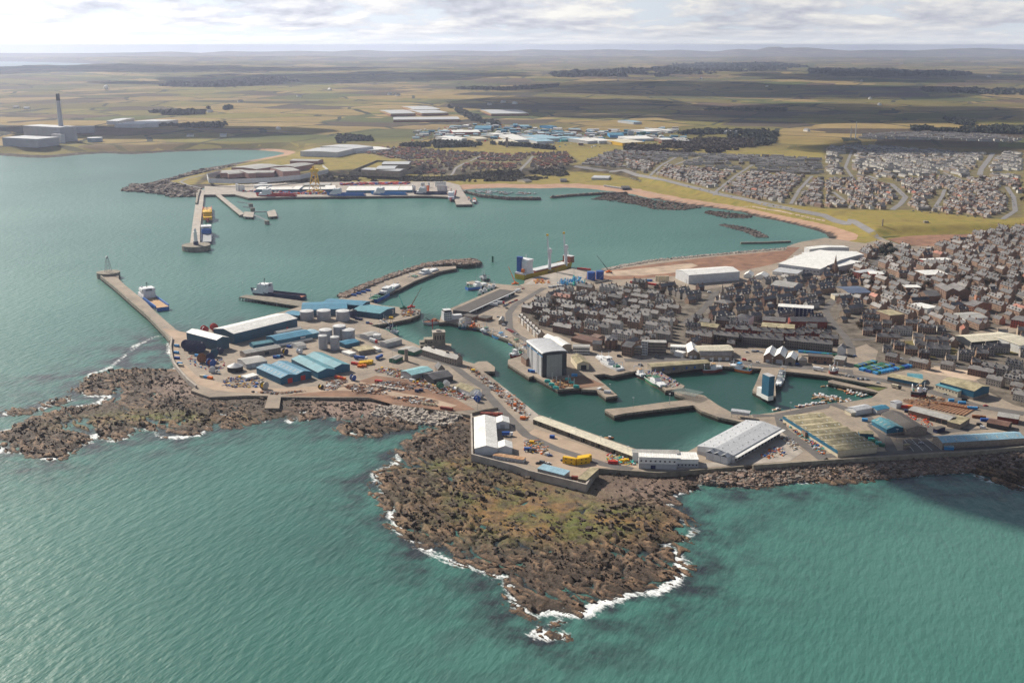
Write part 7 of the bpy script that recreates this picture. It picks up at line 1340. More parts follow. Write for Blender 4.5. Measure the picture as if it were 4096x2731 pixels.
# ================================================================ SHIPS AND BOATS
def hull_mb(Lh, B, fb, rise, keel=-2.0, fine=.55, stern=.88, bul=1.0):
 """hull skin (0), boot-top (1), deck (2), rail (3); x from stern 0 to bow Lh"""
 m = MB(); n = 14; S = []
 for i in range(n+1):
  t = i/n
  hb = B/2*(stern + (1-stern)*min(1, t/.2) if t < .2 else (1 if t < fine else (1-((t-fine)/(1-fine))**2.2)))
  wl = B/2*(stern*.9 + .1*min(1, t/.2) if t < .2 else (.98 if t < fine-.1 else max(0, 1-((t-fine+.1)/(1.05-fine))**1.7)))
  zt = fb + rise*max(0, (t-.55)/.45)**1.5 + rise*.12*max(0, (.15-t)/.15)
  ov = Lh*.03*max(0, (t-.8)/.2)
  S.append((t*Lh*.97, hb, wl, zt, ov))
 def row(s, f): return [(s[0]+(s[4] if f >= 1 else 0), (s[2]+(s[1]-s[2])*f) , keel*0 + s[3]*f)]
 for a, b in zip(S[:-1], S[1:]):
  for sg_ in (1, -1):
   def q(s, f, zz): return (s[0] + s[4]*f*1.3, sg_*(s[2]+(s[1]-s[2])*f), zz)
   p = [[q(s, 0, keel), q(s, .08, .5), q(s, .55, s[3]*.6), q(s, 1, s[3]), q(s, 1, s[3]+bul)] for s in (a, b)]
   for k, mi in ((0, 1), (1, 0), (2, 0), (3, 3)):
    f = [p[0][k], p[1][k], p[1][k+1], p[0][k+1]]; m.face(f if sg_ < 0 else f[::-1], mi)
  m.face([(a[0]+a[4]*1.3, -a[1], a[3]), (b[0]+b[4]*1.3, -b[1], b[3]), (b[0]+b[4]*1.3, b[1], b[3]), (a[0]+a[4]*1.3, a[1], a[3])], 2)
 s = S[0]; m.face([(s[0],s[2],keel),(s[0],-s[2],keel),(s[0],-s[1],s[3]),(s[0],s[1],s[3])], 0)
 return m, S
def ship(name, label, cat, c, stern, bow, B, fb, rise, mats, spec=(), bars=(), fine=.6, Lh=None, group=None, keel=-2.5, bul=1.0, zoff=0.0, z=0.0):
 p, q = c(*stern, z), c(*bow, z); L0 = (q-p).length; Lh = Lh or L0; rz = math.atan2(q.y-p.y, q.x-p.x)
 o = thing(name, label, cat, (p.x, p.y, z+zoff), rz, group)
 m, S = hull_mb(Lh, B, fb, rise, keel, fine, bul=bul); m.build('hull', mats, o)
 for s_ in spec:
  pn, t0, t1, w0, z0, z1, mt = s_[:7]; y0, y1 = (-w0*B/2, w0*B/2) if isinstance(w0, (int, float)) else (w0[0]*B/2, w0[1]*B/2)
  m = MB(); tp = s_[7] if len(s_) > 7 else 0
  if tp:
   x0, x1 = t0*Lh, t1*Lh; k = tp*(z1-z0); a = [(x0,y0,z0),(x1,y0,z0),(x1,y1,z0),(x0,y1,z0)]; b = [(x0+k*.2,y0+.3,z1),(x1-k,y0+.3,z1),(x1-k,y1-.3,z1),(x0+k*.2,y1-.3,z1)]
   for i in range(4): j = (i+1)%4; m.face([a[i],a[j],b[j],b[i]])
   m.face(b)
  else: m.box(t0*Lh, t1*Lh, y0, y1, z0, z1)
  pr = dict((ch.name.split('.')[0], ch) for ch in o.children).get({'bridge_windows':'bridge','wheelhouse_roof':'bridge' if any(q[0]=='bridge' for q in spec) else 'wheelhouse','wheelhouse_windows':'wheelhouse','hatch_cover':'hatch_coaming','bow_deck':'bow_house'}.get(pn), o)
  m.build(pn, mt, pr)
 for bn, A, E, r, mt in bars:
  m = MB(); m.bar((A[0]*Lh, A[1]*B/2, A[2]), (E[0]*Lh, E[1]*B/2, E[2]), r, n=6); m.build(bn, mt, o)
 mark('the ' + label.split(' at ')[0].split(' with ')[0][:60], (p+q)/2) if False else None
 return o, Lh
W_BOOT = mat('boot_red', (.20,.03,.025), .6,.2,.3); W_DECKG = mat('deck_green', (.05,.16,.10), .7,.2,.3); W_DECKB = mat('deck_brown', (.42,.26,.13), .8,.25,.3); W_DECKR = mat('deck_rust', (.25,.09,.055), .8,.25,.3); W_SBLUE = mat('ship_blue', (.025,.14,.46), .4,.12,.2); W_SRED = mat('ship_red', (.45,.028,.03), .45,.12,.2)
def psv(label, c, stern, bow, B, hullm, towerm, deckm=None, capm=None, name='supply_ship', fb=4.5):
 """offshore supply ship: wheelhouse block forward, long open cargo deck aft with tall rails"""
 capm = capm or W_SHIPW
 o, Lh = ship(name, label, 'ship', c, stern, bow, B, fb, 4.5, [hullm, W_BOOT, deckm or W_DECKB, hullm],
  [('cargo_rail',.02,.62,(.84,.97),fb,fb+3.0,hullm),('cargo_rail',.02,.62,(-.97,-.84),fb,fb+3.0,hullm),('forecastle',.62,.93,.92,fb,fb+5,towerm,.5),('deckhouse',.62,.85,.84,fb+5,fb+9.5,towerm,.3),('bridge',.66,.83,.98,fb+9.5,fb+12.5,capm,.25),('bridge_windows',.655,.81,.94,fb+10.6,fb+11.7,M_GLASS),('wheelhouse_roof',.67,.82,.9,fb+12.5,fb+13.2,capm),('funnel',.63,.67,(.5,.85),fb+9,fb+14,capm),('funnel',.63,.67,(-.85,-.5),fb+9,fb+14,capm)],
  [('mast',(.74,0,fb+13),(.73,0,fb+21),.4,W_DARK),('mast',(.73,-.3,fb+18),(.73,.3,fb+18),.2,W_DARK),('mast',(.73,-.2,fb+20),(.73,.2,fb+20),.2,W_DARK)], fine=.62)
 m = MB(); m.ball((.78*Lh, B*.3, fb+14.2), 1.2); m.build('radar_dome', W_SHIPW, o); return o
psv('blue and white supply ship with orange-brown empty deck at the north breakwater', c9, (1035,715),(800,545), 19, W_SBLUE, W_SHIPW); mark('the breakwater supply ship', c9(950,640,0))
psv('small grey and white ship moored behind the piled jetty', c10, (930,878),(310,812), 15, W_NAVY, W_SHIPW, W_DECKR, fb=4)
psv('red-hulled supply ship at the supply base quay', c5, (1140,455),(765,455), 17, W_SRED, W_SHIPW, W_DECKR, fb=8); psv('royal blue supply ship with white curved bow left of the two blue ones', c5, (1790,450),(1432,448), 18, W_SBLUE, W_SHIPW, fb=8); psv('brighter blue supply ship with long low hull right of the two blue ones', c5, (2180,442),(1845,440), 18, mat('bright_ship_blue',(.02,.19,.52),.4,.1,.2), W_SHIPW, fb=8); psv('navy supply ship beside the mud silo clusters', c6, (445,438),(130,437), 16, W_NAVY, W_LG, fb=8)
psv('red and white supply ship moored at the end of the base pier', c6, (500,400),(478,492), 15, W_SRED, W_SHIPW, W_DECKR)
psv('red hulled ship with bright yellow wheelhouse behind the light tower', c5, (305,560),(310,690), 19, W_SRED, W_YEL, capm=W_YEL); o = psv('blue and white ship stern-to with dark working deck near the light tower', c5, (298,890),(300,770), 20, W_NAVY, W_SBLUE, W_STEEL, capm=W_SHIPW)
# yellow heavy-lift cargo ship
CY = mat('cargo_yellow', (.56,.36,.02), .45,.15,.1); HBR = mat('hatch_brown', (.27,.085,.045), .7,.2,.2)
o, Lh = ship('cargo_ship', 'long yellow heavy cargo ship with two tall white cranes and brown bow house', 'ship', c11, (1110,640),(1735,490), 22, 7, 4.5, [CY, W_RUST, HBR, CY],
 [('hatch_coaming',.22,.86,.74,7,9.2,HBR),('hatch_cover',.225,.855,.68,9.2,10,W_LG),('deckhouse',.05,.155,(-.85,.75),7,27,W_SHIPW),('bridge',.055,.15,(-1.05,.95),27,30,W_SHIPW),('bridge_windows',.152,.156,(-.95,.85),28,29.3,M_GLASS),('funnel',.03,.075,(.1,.8),10,33,W_ROYAL),('poop_deck',.01,.17,.9,7,10,W_SHIPW),('bow_house',.88,.955,.7,9,19,HBR),('bow_deck',.885,.95,.8,19,19.8,W_SHIPW),('lifeboat',.0,.035,(-.6,-.3),11,16,W_ORANGE)],
 [('mast',(.12,0,30),(.12,0,36),.4,W_SHIPW),('mast',(.91,0,19.8),(.91,0,27),.4,W_SHIPW)], fine=.8, keel=-1.5); mark('the yellow cargo ship', c11(1450,560,0))
for t, hp_, jl in ((.465, 33, 36), (.775, 33, 34)):
 m = MB(); m.cyl(0,0,0,hp_*.36,2.7,14,r2=2.3); m.cyl(0,0,hp_*.36,hp_,2.3,14); m.box(-2.6,2.6,-2.6,2.6,hp_*.8,hp_*.95); cr = m.build('crane_post', W_SHIPW, o, (t*Lh,-9.2,7))
 m = MB(); e = (-4,1.5,hp_*.55+jl)
 for dy in (-1.1,1.1): m.bar((-2,dy,hp_*.5),(e[0],e[1]+dy*.4,e[2]),.55)
 for k in range(7): f0, f1 = k/7, (k+1)/7; A = Vector((-2,0,hp_*.5)); E = Vector(e); s0 = 1 if k%2 else -1; m.bar(tuple(A.lerp(E,f0)+Vector((0,s0*1.1*(1-f0*.6),0))), tuple(A.lerp(E,f1)+Vector((0,-s0*1.1*(1-f1*.6),0))), .25)
 m.build('crane_jib', W_SHIPW, cr); m = MB(); m.box(-1.4,1.4,-1.2,1.2,-1.4,1.4); m.build('jib_head', W_YEL, cr, e)
def text(name, s, size, mt, parent, loc, rot):
 cu = bpy.data.curves.new('lettering','FONT'); cu.body = s; cu.size = size; cu.extrude = .04; cu.align_x = 'CENTER'; t_ = bpy.data.objects.new('lettering', cu); C.objects.link(t_)
 me = bpy.data.meshes.new_from_object(t_.evaluated_get(bpy.context.evaluated_depsgraph_get())); bpy.data.objects.remove(t_); me.materials.clear(); me.materials.append(mt)
 q = part(name, me, parent, loc); q.rotation_euler = rot; return q
text('lettering', 'BIGLIFT', 5.2, W_NAVY, o, (.48*Lh, -11.22, 2.3), (math.pi/2, 0, 0))
# pelagic trawlers and fishing boats
def trawler(label, c, stern, bow, B, hm, deckm=None, up=None, fb=3.0, name='trawler', Lh=None, big=True, z=0.0, group=None, zoff=0):
 up = up or W_SHIPW
 sp_ = [('whaleback',.72,.94,.78,fb+1.0,fb+3.2,up,.3),('deckhouse',.38,.66,.72,fb,fb+3.2,up),('wheelhouse',.46,.62,.66,fb+3.2,fb+6.0,up,.2),('wheelhouse_windows',.455,.6,.6,fb+4.5,fb+5.4,M_GLASS),('wheelhouse_roof',.45,.62,.68,fb+6.0,fb+6.4,deckm or up),('net_drum',.10,.2,.6,fb,fb+1.8,W_GREEN)]
 br_ = [('mast',(.5,0,fb+6),(.5,0,fb+13),.25,up),('foremast',(.8,0,fb+2),(.8,0,fb+10),.25,up),('gantry',(.06,-.8,fb),(.06,-.8,fb+6),.4,up),('gantry',(.06,.8,fb),(.06,.8,fb+6),.4,up),('gantry',(.06,-.8,fb+6),(.06,.8,fb+6),.4,up),('derrick',(.5,0,fb+9),(.3,.3,fb+5),.2,up)]
 return ship(name, label, 'fishing boat', c, stern, bow, B, fb, 3.0, [hm, W_BOOT, deckm or W_DECKG, up if big else hm], sp_, br_, fine=.55, Lh=Lh, z=z, group=group, zoff=zoff)[0]
trawler('big blue trawler with green bow deck moored along the curved mole', c10, (1740,915),(2040,745), 14, W_SBLUE, fb=5, name='pelagic_trawler'); trawler('blue and white trawler at the inner end of the curved mole', c11, (-170,660),(145,560), 13, W_SBLUE, W_SHIPW, fb=4.5, name='pelagic_trawler')
trawler('blue-hulled white fishing vessel at the tip of the south pier', c11, (490,765),(730,735), 11, W_SBLUE, fb=4); trawler('dark small tug behind the south pier end', c11, (745,668),(655,640), 8, W_DARK, W_DARK, W_LG, fb=2.6, big=False)
for k, q in enumerate([((640,848),(668,812)),((680,828),(722,800)),((745,795),(765,755)),((780,785),(830,748))]): trawler(['nearest','second','third','furthest'][k] + ' white fishing boat moored along the dark-roofed market', c11, *q, 6, W_SHIPW, fb=2, name='fishing_boat', big=False, group='boats along the market quay')
for lb, q, B, hm, dk, up in (('dark blue boat nearest the octagonal pavilion quay',((1575,190),(1675,195)),6,W_TURQ if False else mat('teal_hull',(.02,.12,.2),.5,.1,.2),W_DECKB,W_LG),('bright orange lifeboat at the south quay',((1810,220),(1700,200)),6,W_NAVY,W_ORANGE,W_ORANGE),('navy and white fishing boat at the south quay',((1970,275),(1835,235)),8,W_NAVY,W_DECKG,W_SHIPW),('sky blue fishing boat at the south quay',((1990,290),(2140,340)),8.5,W_CYAN,W_CYAN,W_SHIPW)): trawler(lb, c15, *q, B, hm, dk, up, fb=2.4, name='fishing_boat', big=False)
trawler('cream and blue fishing boat moored below the shiplift quay', c16, (270,520),(400,565), 8, W_SBLUE, W_DECKG, W_CREAM, fb=2.4, name='fishing_boat'); trawler('red fishing boat half hidden behind the shiplift hall', c16, (395,590),(480,625), 8, W_SRED, W_DECKR, W_SHIPW, fb=2.4, name='fishing_boat'); trawler('white boat with red waterline at the pier corner', c16, (400,640),(265,690), 8, W_SRED, W_SHIPW, W_SHIPW, fb=2.2, name='fishing_boat')
trawler('white ship with red deck gear standing in the dry dock', c16, (1560,850),(1290,715), 11, W_SHIPW, W_SHIPW, W_SHIPW, fb=4, name='research_ship', z=3.0)
trawler('black and white trawler beside the green trawler pier', c16, (1750,860),(1840,945), 8, W_DARK, W_DECKB, W_SHIPW, fb=2.8); trawler('large green and white trawler moored at the finger pier', c16, (1860,920),(2085,1080), 10, mat('trawler_green',(.02,.16,.07),.45,.1,.2), W_DECKG, W_SHIPW, fb=3.6); mark('the green trawler', c16(1970,1000,0))
trawler('dark red trawler with white bow along the mossy quay shed', c17, (612,700),(855,690), 9, W_MAROON, W_DECKB, W_SHIPW, fb=3); trawler('orange pilot vessel with blue deck crane by the inner quay', c17, (1185,712),(930,665), 10, W_ORANGE, W_CYAN, W_SHIPW, fb=3, name='workboat'); trawler('dark trawler with white masts beside the blue ice tower', c17, (1550,770),(1500,915), 8, W_DARK, W_STEEL, W_SHIPW, fb=3); trawler('small brown boat behind the dark trawler', c17, (1570,715),(1520,775), 6, W_RUST, W_DECKB, W_LG, fb=2, name='fishing_boat')
trawler('white boat with dark hull propped up on the boat slip', c21, (1020,75),(1210,90), 8, W_DARK, W_DECKB, W_SHIPW, fb=3.4, z=6.5); trawler('small maroon boat standing on the harbour road quay', c18, (60,705),(170,705), 5, W_MAROON, W_DECKR, W_SHIPW, fb=1.8, name='fishing_boat', z=6.0); trawler('white fishing boat behind a blue bow at the inner Keith quay', c15, (730,250),(870,275), 7, W_TURQ, W_DECKG, W_SHIPW, fb=2.2, name='fishing_boat'); trawler('grey fishing boat moored below the fuel tanks quay', c15, (655,165),(735,150), 7, W_NAVY, W_DECKB, W_LG, fb=2.2, name='fishing_boat'); trawler('dark blue small trawler beside the grey fishing boat', c15, (740,200),(815,190), 6, W_NAVY, W_DECKB, W_NAVY, fb=2, name='fishing_boat')
trawler('small tug with orange deck off the base pier', c6, (698,470),(700,512), 9, W_DARK, W_ORANGE, W_SHIPW, fb=2.5, name='tug_boat'); trawler('dark pilot boat tucked beside the base pier end', c6, (650,465),(645,495), 7, W_DARK, W_ORANGE, W_LG, fb=2, name='tug_boat')
# small craft
def smallboat(p, rz, hm, label=None, Lh=7.5, cab=True, group='small boats on the inner harbour pontoons', name='small_boat', mast=0):
 key = ('sb', hm.name, Lh, cab, mast)
 if key not in PROTO:
  m, S = hull_mb(Lh, Lh*.36, .8, .7, -.4, .45, bul=.25); l_ = [('hull', m.mesh('small_hull', [hm, W_DARK, W_DECKB if Lh < 9.5 else W_LG, hm]))]
  if cab: m = MB(); m.box(Lh*.42,Lh*.7,-Lh*.11,Lh*.11,.8,2.3); l_.append(('cabin', m.mesh('small_cabin', W_SHIPW)))
  if mast: m = MB(); m.bar((Lh*.55,0,.8),(Lh*.55,0,mast),.1); l_.append(('mast', m.mesh('small_mast', W_LG)))
  PROTO[key] = l_
 o = thing(name, label, 'boat', p, rz, group)
 for n, me in PROTO[key]: part(n, me, o)
 if not label: AUTO.append((o, {'ship_white':'white','royal_blue_paint':'blue','red_paint':'red','turquoise_paint':'turquoise','navy_paint':'navy','orange_paint':'orange','green_paint':'green','teal_hull':'teal'}.get(hm.name,'pale') + ' small open boat' if not mast else 'white moored yacht'))
 return o
r_ = random.Random(12); HM = [W_SHIPW, W_SHIPW, W_ROYAL, W_RED, W_TURQ, W_NAVY, W_ORANGE, W_GREEN]
for q in [(2085,865),(2165,890),(2225,910)]: smallboat(c17(*q,0), r_.uniform(.2,.6), HM[q[0]%4], Lh=9)
for k in range(12): smallboat(c17(1915+k*19+r_.uniform(-6,6), 975+(k%3)*14+k*1.5, 0), r_.uniform(-1,2.5), r_.choice(HM))
for k in range(14): smallboat(c17(2060+k*20, 1000+(k%4)*16+k*2, 0), r_.uniform(-1,2.5), r_.choice(HM), Lh=6.5)
for k in range(9): smallboat(c18(240+k*26, 930+k*7+(k%2)*16, 0), r_.uniform(0,1), r_.choice(HM), Lh=7)
for k in range(8): smallboat(c17(1700+k*40, 1110-k*6+(k%2)*8, 0), r_.uniform(-.2,.4), r_.choice([W_SHIPW, W_RED, W_SHIPW, W_ROYAL]), Lh=9)
smallboat(c17(1440,1150,0), .2, W_SHIPW, Lh=9)
for k, (a, b) in enumerate((((1905,1010),(2010,990)),((2010,990),(2190,1030)),((2015,1040),(2200,1010)),((2200,1030),(2350,1050)),((2010,870),(2060,865)),((2200,900),(2352,935)))):
 A, B_ = c17(*a,.5), c17(*b,.5); m = MB(); m.bar((0,0,0), tuple(B_-A), .9); o = m.build('pontoon', W_DECKB, None, tuple(A)); tag(o, None, 'pontoon', 'timber pontoons in the inner harbour'); AUTO.append((o, 'timber pontoon for small boats'))
smallboat(c19(1815,595,0), -.2, W_ORANGE, 'green and orange small boat along the long quay shed', Lh=8.5, group=None)
for k in range(46):
 a = r_.random(); row = k % 3; x = (700+a*150, 800+a*200, 960+a*300)[row] + r_.uniform(-8,8); y = (392+a*20, 385+a*30, 400+a*22)[row] + r_.uniform(-10,10); smallboat(c6(x,y,0), r_.uniform(-.3,.3), r_.choice([W_SHIPW]*5+[W_ORANGE]), Lh=10, group='yachts in the bay marina', name='yacht', mast=12)
# ================================================================ VEHICLES, YARD GEAR
CARC = [(mat('car_white',(.66,.66,.66),.3,.05,.3),'white'),(mat('car_silver',(.42,.43,.45),.3,.05,.3),'silver'),(mat('car_black',(.02,.02,.025),.3,.1,.3),'black'),(mat('car_red',(.42,.02,.02),.3,.08,.3),'red'),(mat('car_blue',(.03,.08,.25),.3,.08,.3),'blue'),(mat('car_grey',(.14,.15,.16),.3,.08,.3),'grey')]
def vehicle_parts(kind, bm_, key):
 k = ('veh', kind, key)
 if k in PROTO: return PROTO[k]
 Lc, Wc, hb, ht = {'car': (4.3,1.8,.95,1.5), 'van': (5.4,2.0,1.2,2.3)}[kind]; b = MB()
 b.box(0,Lc,-Wc/2,Wc/2,.3,hb); x0, x1 = (.5, Lc*.72) if kind == 'car' else (.05, Lc*.8)
 y = Wc/2; yt = y*.82; a = [(x0,-y,hb),(x1+.5,-y,hb),(x1+.5,y,hb),(x0,y,hb)]; t = [(x0+.3,-yt,ht),(x1-.3,-yt,ht),(x1-.3,yt,ht),(x0+.3,yt,ht)]; g = MB()
 for i in range(4): j = (i+1)%4; (g if kind == 'car' or i == 1 else b).face([a[i],a[j],t[j],t[i]])
 b.face(t); w_ = MB()
 for i in range(10):
  p, q = 2*math.pi*i/10, 2*math.pi*(i+1)/10; f = lambda an, yy: (.33*math.cos(an), yy, .33*math.sin(an)); w_.face([f(p,-.11),f(q,-.11),f(q,.11),f(p,.11)])
 w_.face([(.33*math.cos(2*math.pi*i/10),-.11,.33*math.sin(2*math.pi*i/10)) for i in range(10)]); w_.face([(.33*math.cos(-2*math.pi*i/10),.11,.33*math.sin(-2*math.pi*i/10)) for i in range(10)])
 wm = w_.mesh('wheel', M_BLACK); PROTO[k] = [('body', b.mesh('car_body', bm_), (0,0,0)), ('windows' if False else 'glazing', g.mesh('car_glass', M_GLASS), (0,0,0))] + [('wheel', wm, (x, y_, .33)) for x in (.8, Lc-.8) for y_ in (-Wc/2+.08, Wc/2-.08)]
 return PROTO[k]
def vehicle(p, rz, ci=None, kind='car'):
 ci = r_.choice((0,0,1,1,2,3,4,5)) if ci is None else ci; o = thing(kind, None, kind, p, rz, 'parked and passing cars')
 for n, me, loc in vehicle_parts(kind, CARC[ci][0], ci): part(n, me, o, loc)
 AUTO.append((o, CARC[ci][1] + ' ' + ('parked car' if kind == 'car' else 'panel van'))); return o
def carrow(c, a, b, n, turn=math.pi/2, kind='car', g=None):
 A, B_ = (G(c,*a), G(c,*b)) if g else (c(*a,5.07), c(*b,5.07)); rz = math.atan2(B_.y-A.y, B_.x-A.x) + turn
 for k in range(n): p = A.lerp(B_, (k+r_.uniform(.3,.6))/n); p.z += .4 if g else 0; vehicle(p, rz + r_.uniform(-.06,.06), None, kind)
carrow(c16,(190,335),(335,410),8); carrow(c16,(975,470),(1050,500),5); carrow(c11,(945,965),(1000,930),4); carrow(c11,(1010,925),(1100,885),5); carrow(c18,(390,790),(530,800),5); carrow(c18,(230,750),(350,770),3)
for c_, x, y, kd in ((c16,1520,665,'van'),(c16,1965,668,'van'),(c16,1770,770,'van'),(c16,210,100,'car'),(c16,165,300,'van'),(c17,945,590,'van'),(c17,1080,560,'van'),(c17,1150,572,'car'),(c17,1245,585,'car'),(c17,800,545,'van'),(c17,668,545,'car'),(c17,1375,590,'car'),(c17,1700,612,'van'),(c17,1190,460,'van'),(c17,1245,458,'car'),(c17,1120,470,'car'),(c17,1285,468,'car'),(c18,610,830,'car'),(c18,880,545,'car'),(c18,340,515,'car'),(c18,280,520,'van'),(c18,1535,635,'car'),(c18,1400,960,'car'),(c18,1615,1030,'van'),(c18,1875,1100,'car'),(c18,2130,670,'car'),(c18,2010,690,'van'),(c19,1005,895,'car'),(c19,1055,880,'van'),(c19,1095,888,'car'),(c19,1130,900,'car'),(c19,1110,790,'van'),(c19,1145,805,'car'),(c19,1300,858,'car'),(c15,1385,555,'car'),(c15,480,128,'van'),(c15,520,135,'car'),(c21,1110,655,'car'),(c21,1830,470,'van'),(c21,1790,440,'van'),(c11,840,1085,'car'),(c11,575,1138,'car'),(c11,545,1160,'car'),(c11,1080,755,'car'),(c11,1135,752,'car'),(c13,1115,475,'car'),(c13,1170,500,'car'),(c13,1240,475,'car'),(c13,920,248,'car'),(c13,975,288,'van'),(c13,775,600,'van'),(c13,965,690,'car'),(c12,1250,775,'van'),(c12,970,795,'van'),(c12,900,1115,'car'),(c14,790,870,'car')): vehicle(c_(x,y,5.08), r_.uniform(-.6,.2), None, kd)
carrow(c13,(680,860),(960,850),9); carrow(c13,(440,885),(620,870),5); carrow(c13,(1960,1100),(2100,1140),5, 0); carrow(c13,(530,265),(545,340),5); carrow(c13,(580,915),(660,940),4)
for a, b, n in (((80,545),(420,625),4),((700,720),(1300,855),5),((1700,945),(2000,1000),4)): carrow(c7,a,b,n,0,'car',True)
carrow(c7,(60,625),(180,660),9,math.pi/2,'car',True); carrow(c8,(330,970),(480,975),8,math.pi/2,'car',True); carrow(c8,(980,1010),(1950,1105),9,0,'car',True); carrow(c8,(840,730),(960,860),6,0,'car',True); carrow(c8,(2180,800),(2240,960),8,0,'car',True)
# lorries
def lorry(label, c, a, b, tm, cm, Lt=13.0):
 A, B_ = c(*a,5.07), c(*b,5.07); o = thing('lorry', label, 'lorry', A, math.atan2(B_.y-A.y,B_.x-A.x), 'lorries'); m = MB(); m.box(0,Lt,-1.25,1.25,1.1,4.0); m.build('trailer', tm, o)
 if cm: m = MB(); m.box(Lt+.5,Lt+2.8,-1.2,1.2,.6,3.6); m.build('cab', cm, o); panel('windscreen', M_GLASS, o, Lt+2.82, 0, 2.2, .06, 2.1, 1.0)
 m = MB()
 for x in (1.5,2.8,4.1)+((Lt+1.6,) if cm else ()):
  for y in (-1.0,1.0): m.bar((x,y-.15,.5),(x,y+.15,.5),.5,n=10)
 m.build('wheels' if False else 'wheel_set', M_BLACK, o); return o
lorry('white articulated lorry with green cab nearest the market apron top', c11, (885,875),(1020,845), W_SHIPW, W_GREEN, 15); lorry('white articulated lorry with red cab at the middle market bays', c11, (790,925),(930,930), W_SHIPW, W_RED, 14); lorry('white trailer with red lettering panel at the lower market bays', c11, (740,950),(855,952), W_SHIPW, None, 13); lorry('white box trailer at the top corner of the market', c11, (1055,795),(1100,785), W_SHIPW, None, 11)
lorry('blue curtain-sided lorry behind the stacked yellow crates', c15, (345,545),(490,560), W_ROYAL, W_SHIPW); lorry('blue trailer parked alone beside the fence bend', c15, (605,560),(690,520), W_ROYAL, None, 12); lorry('white tanker lorry with red cab beside the white squat tank', c15, (530,335),(610,362), W_SHIPW, W_RED, 11); lorry('dark blue lorry in front of the long white corner shed', c19, (610,568),(668,568), W_ROYAL, W_SHIPW, 7); lorry('purple trailer on the town garage forecourt', c13, (1790,1168),(1895,1150), mat('purple_paint',(.09,.03,.2),.5,.1,.2), None, 12); lorry('cream and dark lorry on the inner harbour road', c18, (795,880),(840,890), W_CREAM, W_DARK, 7); lorry('white lorry on the harbour road beside stacked nets', c17, (1915,675),(1990,685), W_SHIPW, W_SHIPW, 8)
# containers and cabins
def container(p, rz, mt, label=None, Lc=6.1, h=2.6, group='shipping containers in the yards', wd=2.44, name='container', cat='container'):
 k = ('cont', mt.name, Lc, h, wd)
 if k not in PROTO:
  m = MB(); m.box(0,Lc,-wd/2,wd/2,0,h)
  for i in range(int(Lc/.6)): x = .3+i*.6; m.box(x,x+.25,-wd/2-.05,-wd/2-.001,.15,h-.15); m.box(x,x+.25,wd/2+.001,wd/2+.05,.15,h-.15)
  d = MB(); d.box(-.08,-.005,-wd/2+.1,-.05,.1,h-.1); d.box(-.08,-.005,.05,wd/2-.1,.1,h-.1); PROTO[k] = (m.mesh('container_body', mt), d.mesh('container_door', mt))
 o = thing(name, label, cat, p, rz, group); part('body', PROTO[k][0], o); part('door', PROTO[k][1], o)
 if not label: AUTO.append((o, mt.name.split('_')[0].replace('royal','blue').replace('sky','light blue').replace('pale','grey').replace('rusty','rusty').replace('boulder','grey').replace('tank','grey') + ' ' + ('container' if name == 'container' else name.replace('_',' '))))
 return o
r_ = random.Random(21)
for row, (a, b, n) in enumerate([((415,650),(640,590),11),((470,690),(740,620),12),((550,710),(850,625),12),((630,730),(1060,640),14)]):
 A, B_ = c18(*a,5.05), c18(*b,5.05); rz = math.atan2(B_.y-A.y,B_.x-A.x)+math.pi/2
 for k in range(n): container(A.lerp(B_,k/n), rz, r_.choice([W_GREEN,W_GREEN,mat('moss_green_paint',(.16,.22,.12),.6,.2,.3),mat('moss_green_paint',(0,0,0)),W_CYAN,W_ROYAL] if row < 3 else [W_CYAN,W_CYAN,W_GREEN,W_ROYAL,mat('moss_green_paint',(0,0,0))]), Lc=6.1, group='net store containers in rows')
mark('the net containers', c18(700,680))
for k in range(14): p = c17(1745+k*30, 470+k*3, 7.6); container(p, -.2, r_.choice([W_CYAN,W_CYAN,W_ROYAL,W_TURQ] if k < 12 else [W_GREEN]), Lc=6, group='blue containers behind the long brown market'); 
for k in range(14): mk_ = PROTO
